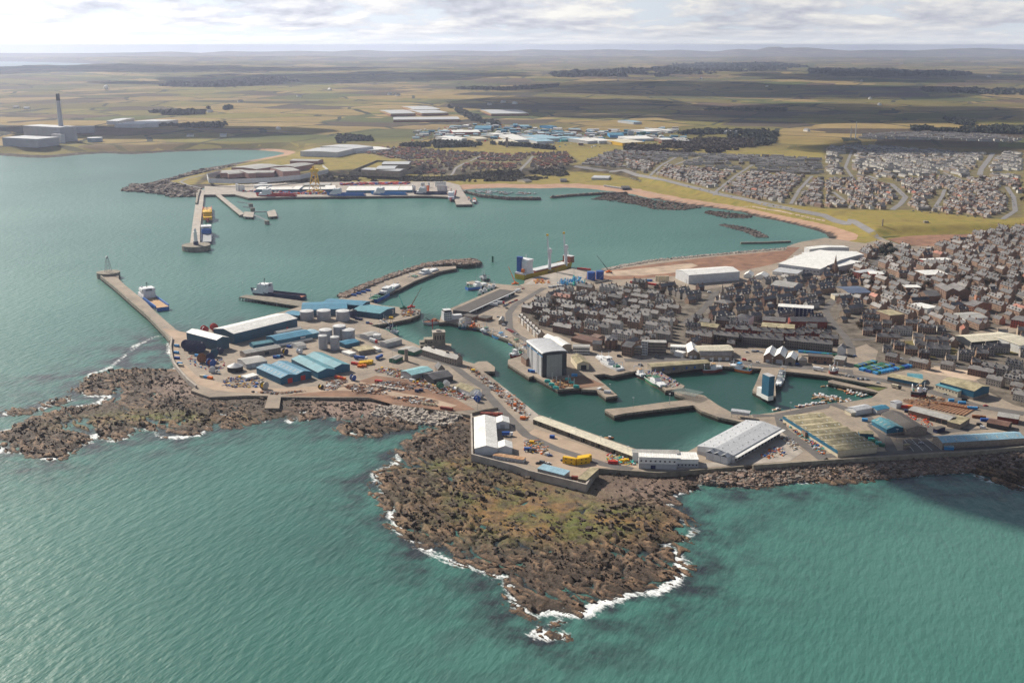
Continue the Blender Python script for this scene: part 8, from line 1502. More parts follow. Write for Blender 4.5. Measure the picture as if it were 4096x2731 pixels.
for (c_, x, y, n, dx, dy, mts, Lc) in ((c14,590,905,3,45,8,[W_CREAM,W_CYAN,W_ORANGE],6),(c14,290,545,1,0,0,[W_CYAN],6),(c14,285,625,1,0,0,[W_CYAN],6),(c14,290,690,1,0,0,[W_ROYAL],6),(c14,325,755,2,12,20,[W_CYAN,W_CREAM],6),(c14,530,660,1,0,0,[W_CYAN],5),(c14,1450,680,3,40,-6,[W_ROYAL,W_CYAN,W_NAVY],4),(c14,1610,555,2,45,-5,[W_ROYAL,W_SHIPW],5),(c15,310,605,3,30,4,[W_RED],4),(c15,385,640,2,50,-5,[W_ORANGE],5),(c15,118,765,4,32,8,[W_RED,W_ORANGE],3),(c15,590,815,1,0,0,[W_RED],8),(c15,1060,930,2,50,-8,[W_NAVY],4),(c15,1360,1130,1,0,0,[W_MAROON],13),(c15,995,805,1,0,0,[W_SHIPW],7),(c15,1720,690,1,0,0,[W_YEL],4),(c15,1935,885,1,0,0,[W_LG],4),(c19,360,320,3,55,0,[W_MAROON,mat('salmon_paint',(.5,.13,.09),.6,.1,.3)],12),(c19,1172,590,1,0,0,[W_ROYAL],4.5),(c19,872,735,2,60,12,[W_ROYAL,W_DARK],6),(c19,935,655,1,0,0,[W_YEL],4),(c19,1860,890,1,0,0,[W_RED],8),(c19,825,370,1,0,0,[W_ORANGE],5),(c19,745,215,1,0,0,[W_ORANGE],3),(c19,2005,875,2,40,-8,[W_YEL],4),(c19,1430,1070,1,0,0,[W_MAROON],5),(c21,905,235,1,0,0,[W_RED],6),(c21,975,235,1,0,0,[W_ORANGE],5),(c21,945,285,1,0,0,[W_NAVY],6),(c21,1578,190,1,0,0,[W_CYAN],7),(c21,1465,160,1,0,0,[W_CYAN],5),(c21,1685,250,1,0,0,[W_CYAN],9),(c21,1840,390,1,0,0,[W_ROYAL],8),(c21,445,390,1,0,0,[W_CYAN],5),(c21,520,620,4,42,22,[W_TURQ,W_GREEN],5),(c21,1740,350,3,40,5,[W_RUST],6),(c16,475,840,3,20,5,[W_ROYAL,W_CYAN],4),(c16,990,890,1,0,0,[W_CYAN],6),(c16,1370,1090,1,0,0,[W_LG],7),(c11,1790,520,3,50,5,[W_RED],8),(c11,1450,735,6,28,-3,[W_LG,W_STEEL],6),(c11,1620,700,5,40,0,[W_CYAN,W_SHIPW,W_CREAM],6),(c11,1800,720,3,45,-5,[W_LG,W_CREAM],6),(c12,165,660,4,34,0,[W_CYAN,W_ROYAL],7),(c12,195,690,8,22,3,[W_RED],4),(c12,60,680,1,0,0,[W_RED],6),(c10,1490,830,4,55,-18,[W_ROYAL],7),(c10,1930,1100,1,0,0,[W_YEL],5),(c10,1530,1110,2,30,6,[W_NAVY],6)):
 for k in range(n): p = c_(x+dx*k, y+dy*k, 5.05); container(p, (-.35 if c_ in (c14,c15) else -.2)+r_.uniform(-.1,.1), mts[k % len(mts)], Lc=Lc)
# stacked bright yellow crates, site cabins two high
for k in range(12):
 p = c15(400+(k%6)*24+ (k//6)*8, 620-(k%6)*3-(k//6)*14, 5.05); container(p, -.3, W_YEL, Lc=3.4, h=3.6, wd=3.2, group='stacked bright yellow crates', name='crate', cat='crate')
mark('the stacked yellow crates', c15(460,600)); d0 = math.atan2((c19(1640,880)-c19(1485,905)).y,(c19(1640,880)-c19(1485,905)).x); d1 = math.atan2((c19(1470,905)-c19(1330,880)).y,(c19(1470,905)-c19(1330,880)).x)
for lv in (0,1):
 for k in range(2):
  q = c19(1485+k*20,905-k*22,5.05); q.z += lv*2.9; o = container(q, d0, W_YEL, '%s yellow site cabin, %s of the right-hand pair' % (('upper','lower')[1-lv], ('front','rear')[k]), Lc=12, h=2.8, wd=3.2, name='site_cabin', cat='cabin', group='stacked yellow site cabins'); panel('window', M_GLASS, o, 4, -1.68, 1, 1.2, .1, 1); panel('window', M_GLASS, o, 8, -1.68, 1, 1.2, .1, 1)
 q = c19(1332,880,5.05); q.z += lv*2.9; o = container(q, d1, W_YEL, '%s yellow site cabin of the left-hand stack' % ('lower','upper')[lv], Lc=11.5, h=2.8, wd=3.2, name='site_cabin', cat='cabin', group='stacked yellow site cabins'); panel('window', M_GLASS, o, 3, -1.68, 1, 1.2, .1, 1); panel('window', M_GLASS, o, 8, -1.68, 1, 1.2, .1, 1)
mark('the yellow site cabins', c19(1480,890))
# cable reels
def reel(c, x, y, dpx, fm, dm, label, ang=-.5, wd=4.0):
 p = c(x, y, 5.05); Rr = dpx*mpx(c, p)/2; o = thing('cable_reel', label, 'reel', p, ang, 'cable reels in the yard')
 def disc(yy):
  m = MB(); n = 20
  for y0, y1 in ((yy-.15, yy+.15),):
   A = [(Rr*math.cos(2*math.pi*i/n), y0, Rr+Rr*math.sin(2*math.pi*i/n)) for i in range(n)]; B_ = [(q[0], y1, q[2]) for q in A]
   m.face(A); m.face(B_[::-1])
   for i in range(n): j = (i+1)%n; m.face([A[j],A[i],B_[i],B_[j]])
  return m
 disc(-wd/2).build('flange', fm, o); disc(wd/2).build('flange', fm, o); m = MB(); m.bar((0,-wd/2+.16,Rr),(0,wd/2-.16,Rr),Rr*.62,n=16); m.build('drum', dm, o)
nm_ = ['first','second','third','fourth','fifth','sixth','seventh','eighth']
for k in range(5): reel(c14, 425+k*42, 575+k*4, 105, W_NAVY, W_NAVY, '%s navy reel of the back row beside the narrow blue shed' % nm_[k], .25)
for k in range(3): reel(c14, 478+k*62, 610+k*3, 110, W_NAVY, W_DBLUE, '%s navy reel of the front row beside the narrow blue shed' % nm_[k], .25)
reel(c14,612,735,105,W_RUST,W_RUST,'big rusty brown cable reel on the yard',.2); reel(c14,712,725,100,W_NAVY,W_STEEL,'dark spoked cable reel behind the rusty reel',.2); reel(c14,720,780,90,W_ROYAL,W_MAROON,'royal blue reel with magenta side on the yard',1.0,6); reel(c14,760,665,90,W_DBLUE,W_RUST,'teal spoked cable reel near the shed end',.2); reel(c14,825,630,75,W_NAVY,W_NAVY,'navy reel at the corner of the narrow blue shed',1.0); reel(c14,735,850,70,W_LG,W_CREAM,'small cream reel beside white containers',.3,3); reel(c14,1590,640,70,W_NAVY,W_YEL,'navy reel wound with yellow hose by the grey store',1.0); reel(c14,1760,628,60,W_SHIPW,W_SHIPW,'white reel by the gabled hut',1.0,5); reel(c14,1345,1045,90,W_STEEL,W_YEL,'steel reel with bright yellow hose by the twin-gabled shed',1.0,5); reel(c14,2010,1040,50,W_DARK,W_YEL,'small reel of yellow hose beside the track',1.0); reel(c14,645,378,75,W_RED,W_SHIPW,'red and white reel lying behind the narrow blue shed',.6,7); reel(c14,755,360,85,W_RED,W_RED,'red spoked reel behind the long white-roofed warehouse',.6); reel(c15,330,795,65,W_ROYAL,W_STEEL,'blue reel beside the red skips and yellow ring',.9); reel(c15,1355,895,80,W_GREEN,W_GREEN,'dark green reel in front of the dark-roofed store',.4); reel(c15,1430,870,75,W_LG,W_SHIPW,'white spoked reel beside the green reel',.4); reel(c15,1800,1000,85,W_SHIPW,W_ROYAL,'cream flanged reel at the yard corner by the harbour road',.4); reel(c15,1790,1045,70,W_ROYAL,W_ROYAL,'plain blue reel at the yard corner',.4); reel(c15,1535,925,65,W_CREAM,W_SHIPW,'small white drum reel before the mossy roof shed',.9,6)
# heaps of loose gear: nobody could count these pieces
MX = [W_RUST,W_RUST,W_RUST,W_STEEL,W_DARK,W_LG,W_BRICK,W_DARK]
heap('scrap_heap','rusty pipes, frames and scrap spread over the brown yard',L(c24,[(880,340),(1000,320),(1200,330),(1330,380),(1280,420),(1000,410)]),190,MX,seed=1); heap('scrap_heap','long rusty pipes and white bags in the middle of the brown yard',L(c24,[(1150,310),(1350,290),(1560,340),(1500,380),(1250,370)]),200,MX+[W_SHIPW],seed=2); heap('scrap_heap','frames, chains and drums below the dark-roofed store',L(c24,[(1500,250),(1750,300),(1980,400),(2120,440),(2060,480),(1800,420),(1560,330)]),260,MX+[W_SHIPW,W_YEL,W_RED],seed=3); heap('scrap_heap','rusted plates and pallets along the yard edge',L(c24,[(1320,450),(1550,440),(1760,480),(1750,520),(1500,500)]),120,MX,seed=4); heap('scrap_heap','mixed sacks, ropes and red frames beside the turquoise roofed store',L(c15,[(650,650),(960,680),(990,760),(900,780),(720,720),(560,700)]),200,MX+[W_SHIPW,W_RED,W_YEL],seed=5); heap('scrap_heap','blue steel frames and pipe racks in front of the site cabin',L(c14,[(860,930),(1060,900),(1350,930),(1250,1030),(900,1030)]),150,[W_NAVY,W_ROYAL,W_RUST,W_STEEL,W_YEL],seed=6); heap('scrap_heap','clutter of gear and pallets along the reel yard',L(c14,[(420,640),(560,640),(900,700),(860,800),(760,880),(480,760)]),110,[W_ROYAL,W_STEEL,W_RUST,W_RED,W_CYAN],smax=2,seed=7); heap('scrap_heap','materials stacked along the inner edge of the track',L(c14,[(1150,1080),(1500,1090),(2200,1050),(2300,960),(2100,950),(2000,1060),(1500,1110)]),170,MX+[W_SHIPW],seed=8); heap('scrap_heap','building materials strung along the quay road',L(c15,[(1660,640),(1720,640),(2352,1090),(2352,1150)])+L(c19,[(560,0),(960,340),(880,380)]),300,MX+[W_SHIPW,W_ORANGE],smax=2.2,seed=9,bars=.4); heap('scrap_heap','diggers, pallets and sacks in the sandy corner yard',L(c19,[(860,610),(1000,620),(1160,720),(1100,790),(880,760)]),130,[W_STEEL,W_YEL,W_ORANGE,W_DARK,W_LG],smax=2.2,seed=10); heap('scrap_heap','white sacks, skips and machines beside the market office',L(c19,[(1850,780),(2110,850),(2200,900),(2120,920),(1840,880)]),110,[W_SHIPW,W_RED,W_YEL,W_TURQ,W_STEEL],smax=2,seed=11); heap('scrap_heap','pallets and machines on the market hall concrete yard',L(c20,[(1580,800),(1700,720),(1850,700),(1880,800),(1680,840)]),80,[W_RUST,W_CREAM,W_ORANGE,W_ROYAL,W_LG],smax=2,seed=12); heap('scrap_heap','timber and stones stacked along the market yard edge',L(c20,[(1830,590),(1880,570),(2050,690),(1990,740)]),90,[W_CREAM,W_LG,W_BRICK],smax=2,seed=13); heap('scrap_heap','fish boxes, skips and pallets crowding the strip beside the mossy works',L(c20,[(1820,380),(1960,330),(2330,680),(2352,800),(2250,740),(1900,440)]),200,[W_TURQ,W_ROYAL,W_RUST,W_LG,W_DARK,W_ORANGE],smax=2,seed=14); heap('scrap_heap','deck timbers and cradles on the shiplift platform',L(c16,[(760,950),(940,930),(1060,1010),(840,1040)]),150,[W_RUST,W_DECKB],seed=15,bars=.3); heap('scrap_heap','machines and pipes on the pile-driven cargo quay',L(c11,[(1290,640),(1420,640),(1500,690),(1300,690)]),70,[W_YEL,W_ORANGE,W_RUST],seed=16); heap('blue_frames','light blue pipe-laying frames and reels stacked on the cargo quay',L(c11,[(1560,690),(1760,640),(1900,690),(1850,720),(1570,710)]),120,[W_CYAN,W_TURQ,W_CYAN,W_LG],hmax=8,seed=17); heap('net_piles','net piles and boxes on the finger pier',L(c16,[(1860,840),(2000,830),(2290,990),(2150,1040)]),110,[W_DARK,W_ROYAL,W_LG,W_RED],smax=1.8,seed=18,bars=.2); heap('scrap_heap','drums and barge gear on the crane quay',L(c10,[(2080,1000),(2280,1000),(2280,1050),(2080,1090)]),120,MX+[W_YEL,W_RED],seed=19); heap('scrap_heap','red and orange containers and gear covering the supply base',L(c5,[(620,390),(760,400),(1140,420),(1400,420),(1500,400),(1000,385)]),220,[W_RED,W_ORANGE,W_ROYAL,W_STEEL,W_SHIPW,W_RUST],smin=2,smax=7,hmax=4,seed=20,bars=.1); heap('scrap_heap','rows of red container baskets at the back of the base',L(c5,[(1560,335),(1900,330),(2200,325),(2200,312),(1560,318)]),200,[W_RED,W_MAROON,W_RED,W_ROYAL],smin=4,smax=9,hmax=4,seed=21,bars=0); heap('scrap_heap','boat cradles and timber on the brown slip',L(c21,[(930,150),(1240,90),(1450,140),(1230,220),(1050,200)]),110,[W_RUST,W_DECKB,W_BRICK],smax=2,seed=22); heap('scrap_heap','stacked fish boxes and wrecks in the fenced sheds yard',L(c21,[(900,320),(1100,330),(1300,430),(1240,470),(1000,400)]),80,[W_RED,W_ORANGE,W_STEEL,W_LG],smax=2,seed=23); heap('headstones','cemetery headstones scattered over the grass',L(c13,[(900,20),(1100,-20),(1500,0),(1640,40),(1420,70),(1000,100)]),320,[W_STONE,W_CREAM,W_LG],smin=.8,smax=1.6,hmax=2.2,seed=24,bars=0)
# concrete block row
for k in range(8): p = c15(565+k*43, 850+k*7, 5.05); m = MB(); m.box(0,6,-1.4,1.4,0,1.4); o = m.build('concrete_block', M_CONC, None, tuple(p)); o.rotation_euler = (0,0,-1.2); tag(o, nm_[k] + ' block along the row of long grey concrete blocks in the yard', 'block', 'long concrete blocks')
for k in range(4): p = c15(1160+k*45, 1075+k*6, 5.05); m = MB(); n = 16; [m.face([(1.9*math.cos(a),1.9*math.sin(a),0),(1.9*math.cos(b),1.9*math.sin(b),0),(1.9*math.cos(b),1.9*math.sin(b),1.8),(1.9*math.cos(a),1.9*math.sin(a),1.8)]) or m.face([(1.9*math.cos(a),1.9*math.sin(a),1.8),(1.9*math.cos(b),1.9*math.sin(b),1.8),(1.5*math.cos(b),1.5*math.sin(b),1.8),(1.5*math.cos(a),1.5*math.sin(a),1.8)]) or m.face([(1.5*math.cos(b),1.5*math.sin(b),0),(1.5*math.cos(a),1.5*math.sin(a),0),(1.5*math.cos(a),1.5*math.sin(a),1.8),(1.5*math.cos(b),1.5*math.sin(b),1.8)]) for a, b in [(2*math.pi*i/n,2*math.pi*(i+1)/n) for i in range(n)]]; o = m.build('concrete_ring', W_CREAM, None, tuple(p)); tag(o, nm_[k] + ' cream concrete ring in the short row at the yard edge', 'ring', 'cream concrete rings')
# turquoise covered boats, posts, cranes, masts
for k, q in enumerate([(705,965),(755,1005),(805,1045),(945,945),(990,985),(1045,1030)]):
 p = c16(*q,5.05); o = thing('covered_winch', None, 'winch', p, -.3, 'turquoise covers on the shiplift deck'); m = MB(); m.prism([(-2.9,-1.3),(2.9,-1.3),(3.2,0),(2.9,1.3),(-2.9,1.3),(-3.2,0)],.2,2.2); m.build('cover', W_TURQ, o); m = MB(); m.prism([(-2.2,-.8),(2.2,-.8),(2.2,.8),(-2.2,.8)],2.2,2.9); m.build('cover_top', W_TURQ, o); o['label'] = nm_[k] + ' turquoise cover counted down the shiplift deck, ' + ('seaward' if k < 3 else 'inner') + ' side'
for k, (x, yb, yt) in enumerate([(762,950,860),(810,990,900),(853,1030,940),(952,985,885),(1020,1015,925)]): p = c16(x,yb,5); h = zat(c16,x,yt,p)-5; m = MB(); m.box(-.5,.5,-.5,.5,0,h); o = m.build('guide_post', W_STEEL, None, tuple(p)); tag(o, nm_[k] + ' tall guide post from the hall on the shiplift deck', 'post', 'shiplift guide posts')
def mobile_crane(label, c, base, tip, mt, jm):
 g = c(*base, 5); o = thing('mobile_crane', label, 'crane', g, .3); m = MB(); m.box(-5,5,-1.4,1.4,.6,2.2); m.box(-1.5,2,-1.3,1.3,2.2,4); m.build('carrier', mt, o); m = MB()
 for x in (-3.6,-1.2,1.2,3.6):
  for y in (-1.2,1.2): m.bar((x,y-.2,.6),(x,y+.2,.6),.6,n=10)
 m.build('wheel_set', M_BLACK, o); zt = zat(c, tip[0], tip[1], g); t = c(tip[0], tip[1], zt); t = Matrix.Rotation(-.3, 3, 'Z') @ (t-g); m = MB(); e = Vector((0,0,3))
 m.bar(tuple(e), tuple(e.lerp(t,.5)), .7); m.bar(tuple(e.lerp(t,.5)), tuple(t), .4); m.build('boom', jm, o); return o
mobile_crane('red mobile crane with long thin boom at the crane quay', c10, (2190,975),(2310,738), W_RED, W_RUST); mobile_crane('teal crawler crane beside the red crane', c10, (2100,985),(2045,825), W_GREEN, W_TURQ); mobile_crane('orange mobile crane at the end of the south pier works', c11, (1060,700),(982,490), W_ORANGE, W_ORANGE); mobile_crane('dark lattice crane with ochre tip on the revetment', c11, (2160,560),(2020,358), W_ORANGE, W_DARK); mobile_crane('yellow crane on the supply base quay', c5, (2095,400),(2125,325), W_YEL, W_YEL)
for k, (c_, x, yb, yt) in enumerate([(c10,215,820,675),(c10,1025,900,770),(c10,612,1028,895),(c10,1672,690,535),(c10,2100,500,368),(c11,605,640,475),(c11,600,1060,860),(c11,1553,690,465),(c11,1752,600,388),(c14,618,620,500),(c14,475,330,285),(c15,800,640,455),(c15,640,240,140),(c19,325,270,75),(c19,725,180,95),(c19,1180,440,355),(c19,1467,560,465),(c19,1770,700,575),(c19,2090,820,690),(c20,95,245,120),(c20,525,195,75),(c20,1945,270,178),(c16,1440,1085,988),(c17,1435,635,535),(c17,2280,720,628),(c17,228,1075,955),(c21,712,720,550),(c21,852,620,490),(c21,545,500,420),(c20,1302,915,830),(c15,1795,1160,950)]):
 p = c_(x,yb,5); h = max(6, zat(c_,x,yt,p)-5); o = thing('lamp_post', None, 'lamp post', p, 0, 'quay lighting masts'); m = MB(); m.bar((0,0,0),(0,0,h),.16,r2=.1,n=6); m.build('pole', W_STEEL, o); m = MB(); m.box(-.9,.9,-.3,.3,h,h+.35); m.build('lamp_head', W_LG, o); AUTO.append((o, 'tall thin lighting mast'))
p = c11(795,435,0); m = MB(); m.cyl(0,0,-3,zat(c11,795,365,p),1.6,10); tag(m.build('channel_marker', W_GREEN, None, tuple(p)), 'lone dark green channel post standing in open water', 'marker'); p = c15(1265,190,0); m = MB(); m.cyl(0,0,-3,9,.5,8); m.cyl(0,0,9,12,1,8); tag(m.build('channel_marker', W_RED, None, tuple(p)), 'thin red channel post near the south quay corner', 'marker')
for k, (a, b) in enumerate(((1185,820),(1220,870))):
 pass
for k, (c_, x, yb, yt) in enumerate([(c3,1218,935,818),(c3,1187,935,850)]): g = G(c_,x,yb); h = zat(c_,x,yt,g)-g.z; m = MB(); m.bar((0,0,0),(0,0,h),2.2,r2=.8,n=4); tag(m.build('radio_mast', W_LG if k == 0 else W_STEEL, None, tuple(g)), ['tall white radio mast before the dark fields','shorter grey radio mast beside the white mast'][k], 'mast')
p = c13(680,88); o = thing('obelisk', 'tall granite obelisk column on steps beside the bay road', 'obelisk', p); m = MB(); m.box(-3,3,-3,3,0,1); m.box(-2,2,-2,2,1,4); m.build('plinth', W_STONE, o); m = MB(); m.cyl(0,0,4,24,1.5,8,r2=1.1,cone=1.5); m.build('shaft', W_STONE, o)
p = c13(1190,45); m = MB(); m.box(-4,4,-4,4,-1,15); tag(m.build('ruined_tower', M_CONCD, None, tuple(p)), 'ruined square church tower standing among the headstones', 'tower')
# reels of water-side odds: barge, gas holder
ship('work_barge', 'flat work barge with white tanks moored at the boatyard pier', 'barge', c16, (1300,1095),(1500,1150), 9, 2.2, .2, [M_CONCD, M_CONCD, W_RUST, M_CONCD], [('tank',.2,.45,.4,2.2,5,W_SHIPW),('cabin',.0,.12,.6,2.2,6,W_SHIPW)], fine=.95)
ship('dredger_barge', 'rusty pontoon barge with a low crane at the south quay corner', 'barge', c15, (1345,120),(1155,145), 11, 3, .3, [W_LG, W_RUST, W_RUST, W_LG], [('winch_house',.2,.35,.6,3,6,W_RUST)], [('crane_arm',(.5,0,3),(.85,0,9),.5,W_DARK)], fine=.9)
# ================================================================ TREES AND WOODS
M_TWIG = mat('bare_twigs', (0.075, 0.055, 0.040), .95, .4, .5); M_BARK = mat('bark', (.06,.047,.037), .95, .3, .5); M_FIR = mat('dark_conifer', (.030,.035,.021), .95, .4, .3); M_SCRUB = mat('brown_scrub', (.070,.058,.034), .95, .45, .08)
def tree_proto(seed, h=8.0, evergreen=False):
 q = random.Random(seed); t = MB(); t.bar((0,0,-.3),(0,0,h*.45),.28,r2=.18,n=6); cr = MB(); tips = []
 for k in range(8):
  a = q.uniform(0,6.28); e = Vector((math.cos(a)*h*.3,math.sin(a)*h*.3,h*q.uniform(.55,.95))); s_ = Vector((0,0,h*q.uniform(.25,.45))); t.bar(tuple(s_),tuple(e),.12,r2=.05,n=4); tips.append(e)
 for k in range(150):
  b = q.choice(tips); d = Vector((q.gauss(0,.13),q.gauss(0,.13),q.gauss(0,.11)))*h; p = b*q.uniform(.75,1.05)+d; u = Vector((q.uniform(-1,1),q.uniform(-1,1),q.uniform(-.3,1))).normalized()*q.uniform(.5,1.1); v = u.orthogonal().normalized()*q.uniform(.10,.3)*(2.2 if evergreen else 1)
  cr.face([tuple(p-u-v),tuple(p+u-v),tuple(p+u+v),tuple(p-u+v)])
 return t.mesh('tree_trunk', M_BARK), cr.mesh('tree_crown', M_FIR if evergreen else M_TWIG)
TP = [tree_proto(k) for k in range(4)] + [tree_proto(9, 9, True)]
r_ = random.Random(31); TG = []
def trees(c, pts, n, what=0, seed=0, base='bare brown tree', g=False, sc=(.8,1.3)):
 q = random.Random(seed); poly = XY(GL(c, pts) if g else L(c, pts)); xs = [p[0] for p in poly]; ys = [p[1] for p in poly]; k = t = 0
 while k < n and t < n*30:
  t += 1; x, y = q.uniform(min(xs),max(xs)), q.uniform(min(ys),max(ys))
  if not inpoly(x,y,poly) or not road_clear(x,y,1) or any(abs((x-o[0])*o[2]+(y-o[1])*o[3]) < o[4]+1 and abs(-(x-o[0])*o[3]+(y-o[1])*o[2]) < o[5]+1 for o in (occs2 if g else OCC)): continue
  k += 1; z = float(T(x,y)) if g else 5.0; o = thing('bare_tree' if what < 4 else 'evergreen_tree', None, 'tree', (x,y,z), q.uniform(0,6), 'town garden trees'); s_ = q.uniform(*sc); o.scale = (s_,s_,s_); a, b = TP[q.randrange(4) if what < 4 else 4]; part('trunk', a, o); part('crown', b, o); AUTO.append((o, base))
trees(c11,[(1350,900),(1700,880),(2200,840),(2352,900),(2300,1000),(1900,1000),(1500,1100)],26,0,1); trees(c16,[(520,200),(900,130),(1000,180),(900,260),(560,270)],18,0,2); trees(c12,[(100,700),(700,760),(1000,700),(1000,760),(300,900)],14,0,3); trees(c13,[(1600,650),(1960,620),(2352,600),(2352,680),(1900,740),(1650,700)],34,0,4); trees(c13,[(620,300),(800,260),(880,260),(860,420),(700,440)],16,4,5,'dark evergreen tree'); trees(c13,[(1900,80),(2352,100),(2352,190),(2000,200)],22,0,6); trees(c17,[(760,350),(1080,370),(1060,400),(800,380)],6,0,7); trees(c18,[(380,120),(560,110),(560,170),(400,200)],6,0,8); trees(c8,[(2230,700),(2340,700),(2352,900),(2280,920)],14,0,9,'bare brown tree',True); trees(c8,[(100,640),(2300,640),(2300,1000),(600,960)],40,0,10,'bare garden tree',True); trees(c7,[(300,560),(1200,620),(2300,800),(2300,950),(1500,860)],30,4,11,'dark garden evergreen',True,(.5,.9)); trees(c13,[(150,560),(900,620),(1700,800),(2200,900),(2200,1100),(600,900)],40,0,12)
def wood(name, label, c, pts, n, mt, h=8, w_=5, seed=0, per=9, z0=None):
 """a far wood that reads as one mass of crowns"""
 q = random.Random(seed); poly = XY(GL(c, pts)); xs = [p[0] for p in poly]; ys = [p[1] for p in poly]; m = MB(); k = t = 0
 while k < n and t < n*40:
  t += 1; x, y = q.uniform(min(xs),max(xs)), q.uniform(min(ys),max(ys))
  if not inpoly(x,y,poly) or float(fbm(x/w_/9,y/w_/7,3,seed)) < .45: continue
  k += 1; z = float(T(x,y)); s_ = q.uniform(.6,1.3)
  for j in range(per):
   p = Vector((x+q.gauss(0,.28)*w_*s_, y+q.gauss(0,.28)*w_*s_, z+q.uniform(.15,1)*h*s_)); u = Vector((q.uniform(-1,1),q.uniform(-1,1),q.uniform(-.2,.8))).normalized()*w_*s_*q.uniform(.25,.5); v = u.orthogonal().normalized()*w_*s_*q.uniform(.18,.34); m.face([tuple(p-u-v),tuple(p+u-v),tuple(p+u+v),tuple(p-u+v)])
 tag(m.build(name, mt), label, 'woods', None, 'stuff')
wood('bare_woods','bare brown winter woods above the white estate', c7, [(0,250),(400,260),(800,180),(1500,170),(1550,260),(1100,330),(700,350),(300,330),(0,320)], 1500, M_TWIG, 9, 8, 1)
wood('dark_woods','dark woods and belts beside the industrial estate', c7, [(600,110),(1150,60),(1500,90),(1800,80),(1750,240),(1550,250),(1200,150),(900,150)], 900, M_FIR, 11, 11, 2); wood('dark_woods','thin dark wood belt below the industrial units', c2, [(420,985),(700,960),(1150,975),(1450,1000),(1600,1040),(1480,1010),(1120,985),(560,1000)], 700, M_FIR, 9, 9, 3); wood('dark_woods','long dark shelter belt behind the far white housing', c3, [(1600,865),(2352,860),(2352,905),(2000,895),(1620,885)], 900, M_FIR, 12, 14, 4); wood('dark_woods','wide dark plantation under the distant hills', c3, [(900,470),(1400,475),(2000,500),(1900,520),(1150,520),(920,500)], 1500, M_FIR, 16, 45, 5); wood('dark_woods','dark plantation across the middle distance', c2, [(1430,500),(1800,480),(2352,455),(2352,510),(1480,520)], 1200, M_FIR, 15, 45, 6); wood('dark_woods','narrow plantation on the left middle distance', c1, [(1020,570),(1500,568),(1900,535),(2000,560),(1700,590),(1200,585)], 900, M_FIR, 15, 40, 7); wood('dark_woods','small dark copses among the yellow fields', c1, [(980,755),(1380,750),(1370,770),(1150,778)], 300, M_FIR, 11, 14, 8); wood('dark_woods','dark copse in the field near the coast road', c1, [(1395,735),(1460,720),(1560,728),(1520,742)], 130, M_FIR, 11, 14, 9); wood('dark_woods','line of dark trees below the pale hillside sheds', c1, [(1060,850),(1300,845),(1520,835),(1490,860),(1200,858)], 260, M_FIR, 10, 11, 10); wood('dark_woods','dark hedge trees and scrub running down to the estate', c2, [(740,720),(800,730),(1000,810),(1110,840),(1080,855),(900,810)], 420, M_FIR, 9, 10, 11); wood('dark_woods','dark woods behind the coast housing on the left', c2, [(0,920),(250,935),(240,955),(0,965)], 240, M_FIR, 10, 10, 12); wood('dark_woods','dark tree patches across the right fields', c3, [(200,740),(760,735),(770,750),(220,752)], 160, M_FIR, 9, 12, 13); wood('dark_woods','dark copse round the farm on the right', c3, [(1810,800),(2020,810),(2010,850),(1850,830)], 200, M_FIR, 11, 12, 14); wood('bank_scrub','brown scrub covering the bluff above the bay', c6, [(0,265),(500,255),(900,225),(1200,205),(1560,180),(1580,240),(1250,290),(800,300),(400,300),(0,300)], 1600, M_SCRUB, 4, 6, 15, 7); wood('bank_scrub','brown scrub on the bluff behind the supply base', c5, [(560,320),(760,280),(1300,255),(1800,240),(2300,260),(2300,300),(1600,300),(900,320)], 1300, M_SCRUB, 4, 6, 16, 7); wood('dark_woods','long belt of trees below the distant right hills', c3, [(0,440),(560,430),(900,445),(700,480),(200,500),(0,500)], 1000, M_FIR, 15, 40, 17); wood('dark_woods','broken tree line in the right middle distance', c3, [(1650,600),(2352,610),(2352,640),(2050,640),(1700,620)], 420, M_FIR, 12, 20, 18); wood('dark_woods','tree clump line in the middle fields', c2, [(780,600),(1200,595),(1500,570),(1450,590),(1100,612)], 420, M_FIR, 12, 22, 19)
# scattered farmsteads on the far land
for k, (c_, x, y) in enumerate([(c1,90,728),(c1,160,735),(c1,1255,920),(c1,1480,922),(c1,1600,688),(c1,1395,758),(c1,2000,652),(c2,345,640),(c2,400,645),(c2,1110,693),(c2,1020,708),(c3,185,535),(c3,630,585),(c3,1270,550),(c3,1330,668),(c3,1395,710),(c3,1820,617),(c3,1910,830),(c3,1880,882),(c3,2130,522),(c3,915,885),(c1,1890,872),(c1,2230,607),(c2,1210,700),(c3,1540,432)]):
 g = G(c_,x,y); o = thing('farmhouse', None, 'farm', g, .1*k, 'far farmsteads'); s_ = 1+g.y/9000; wall_mesh(16*s_,9*s_,4.5*s_,3*s_,'gable').build('wall', W_WHITE, o); roof_mesh(16*s_,9*s_,4.5*s_,3*s_,'gable').build('roof', R_SILV if k % 2 else R_SLATE, o); AUTO.append((o, 'small white farmhouse in the far fields'))
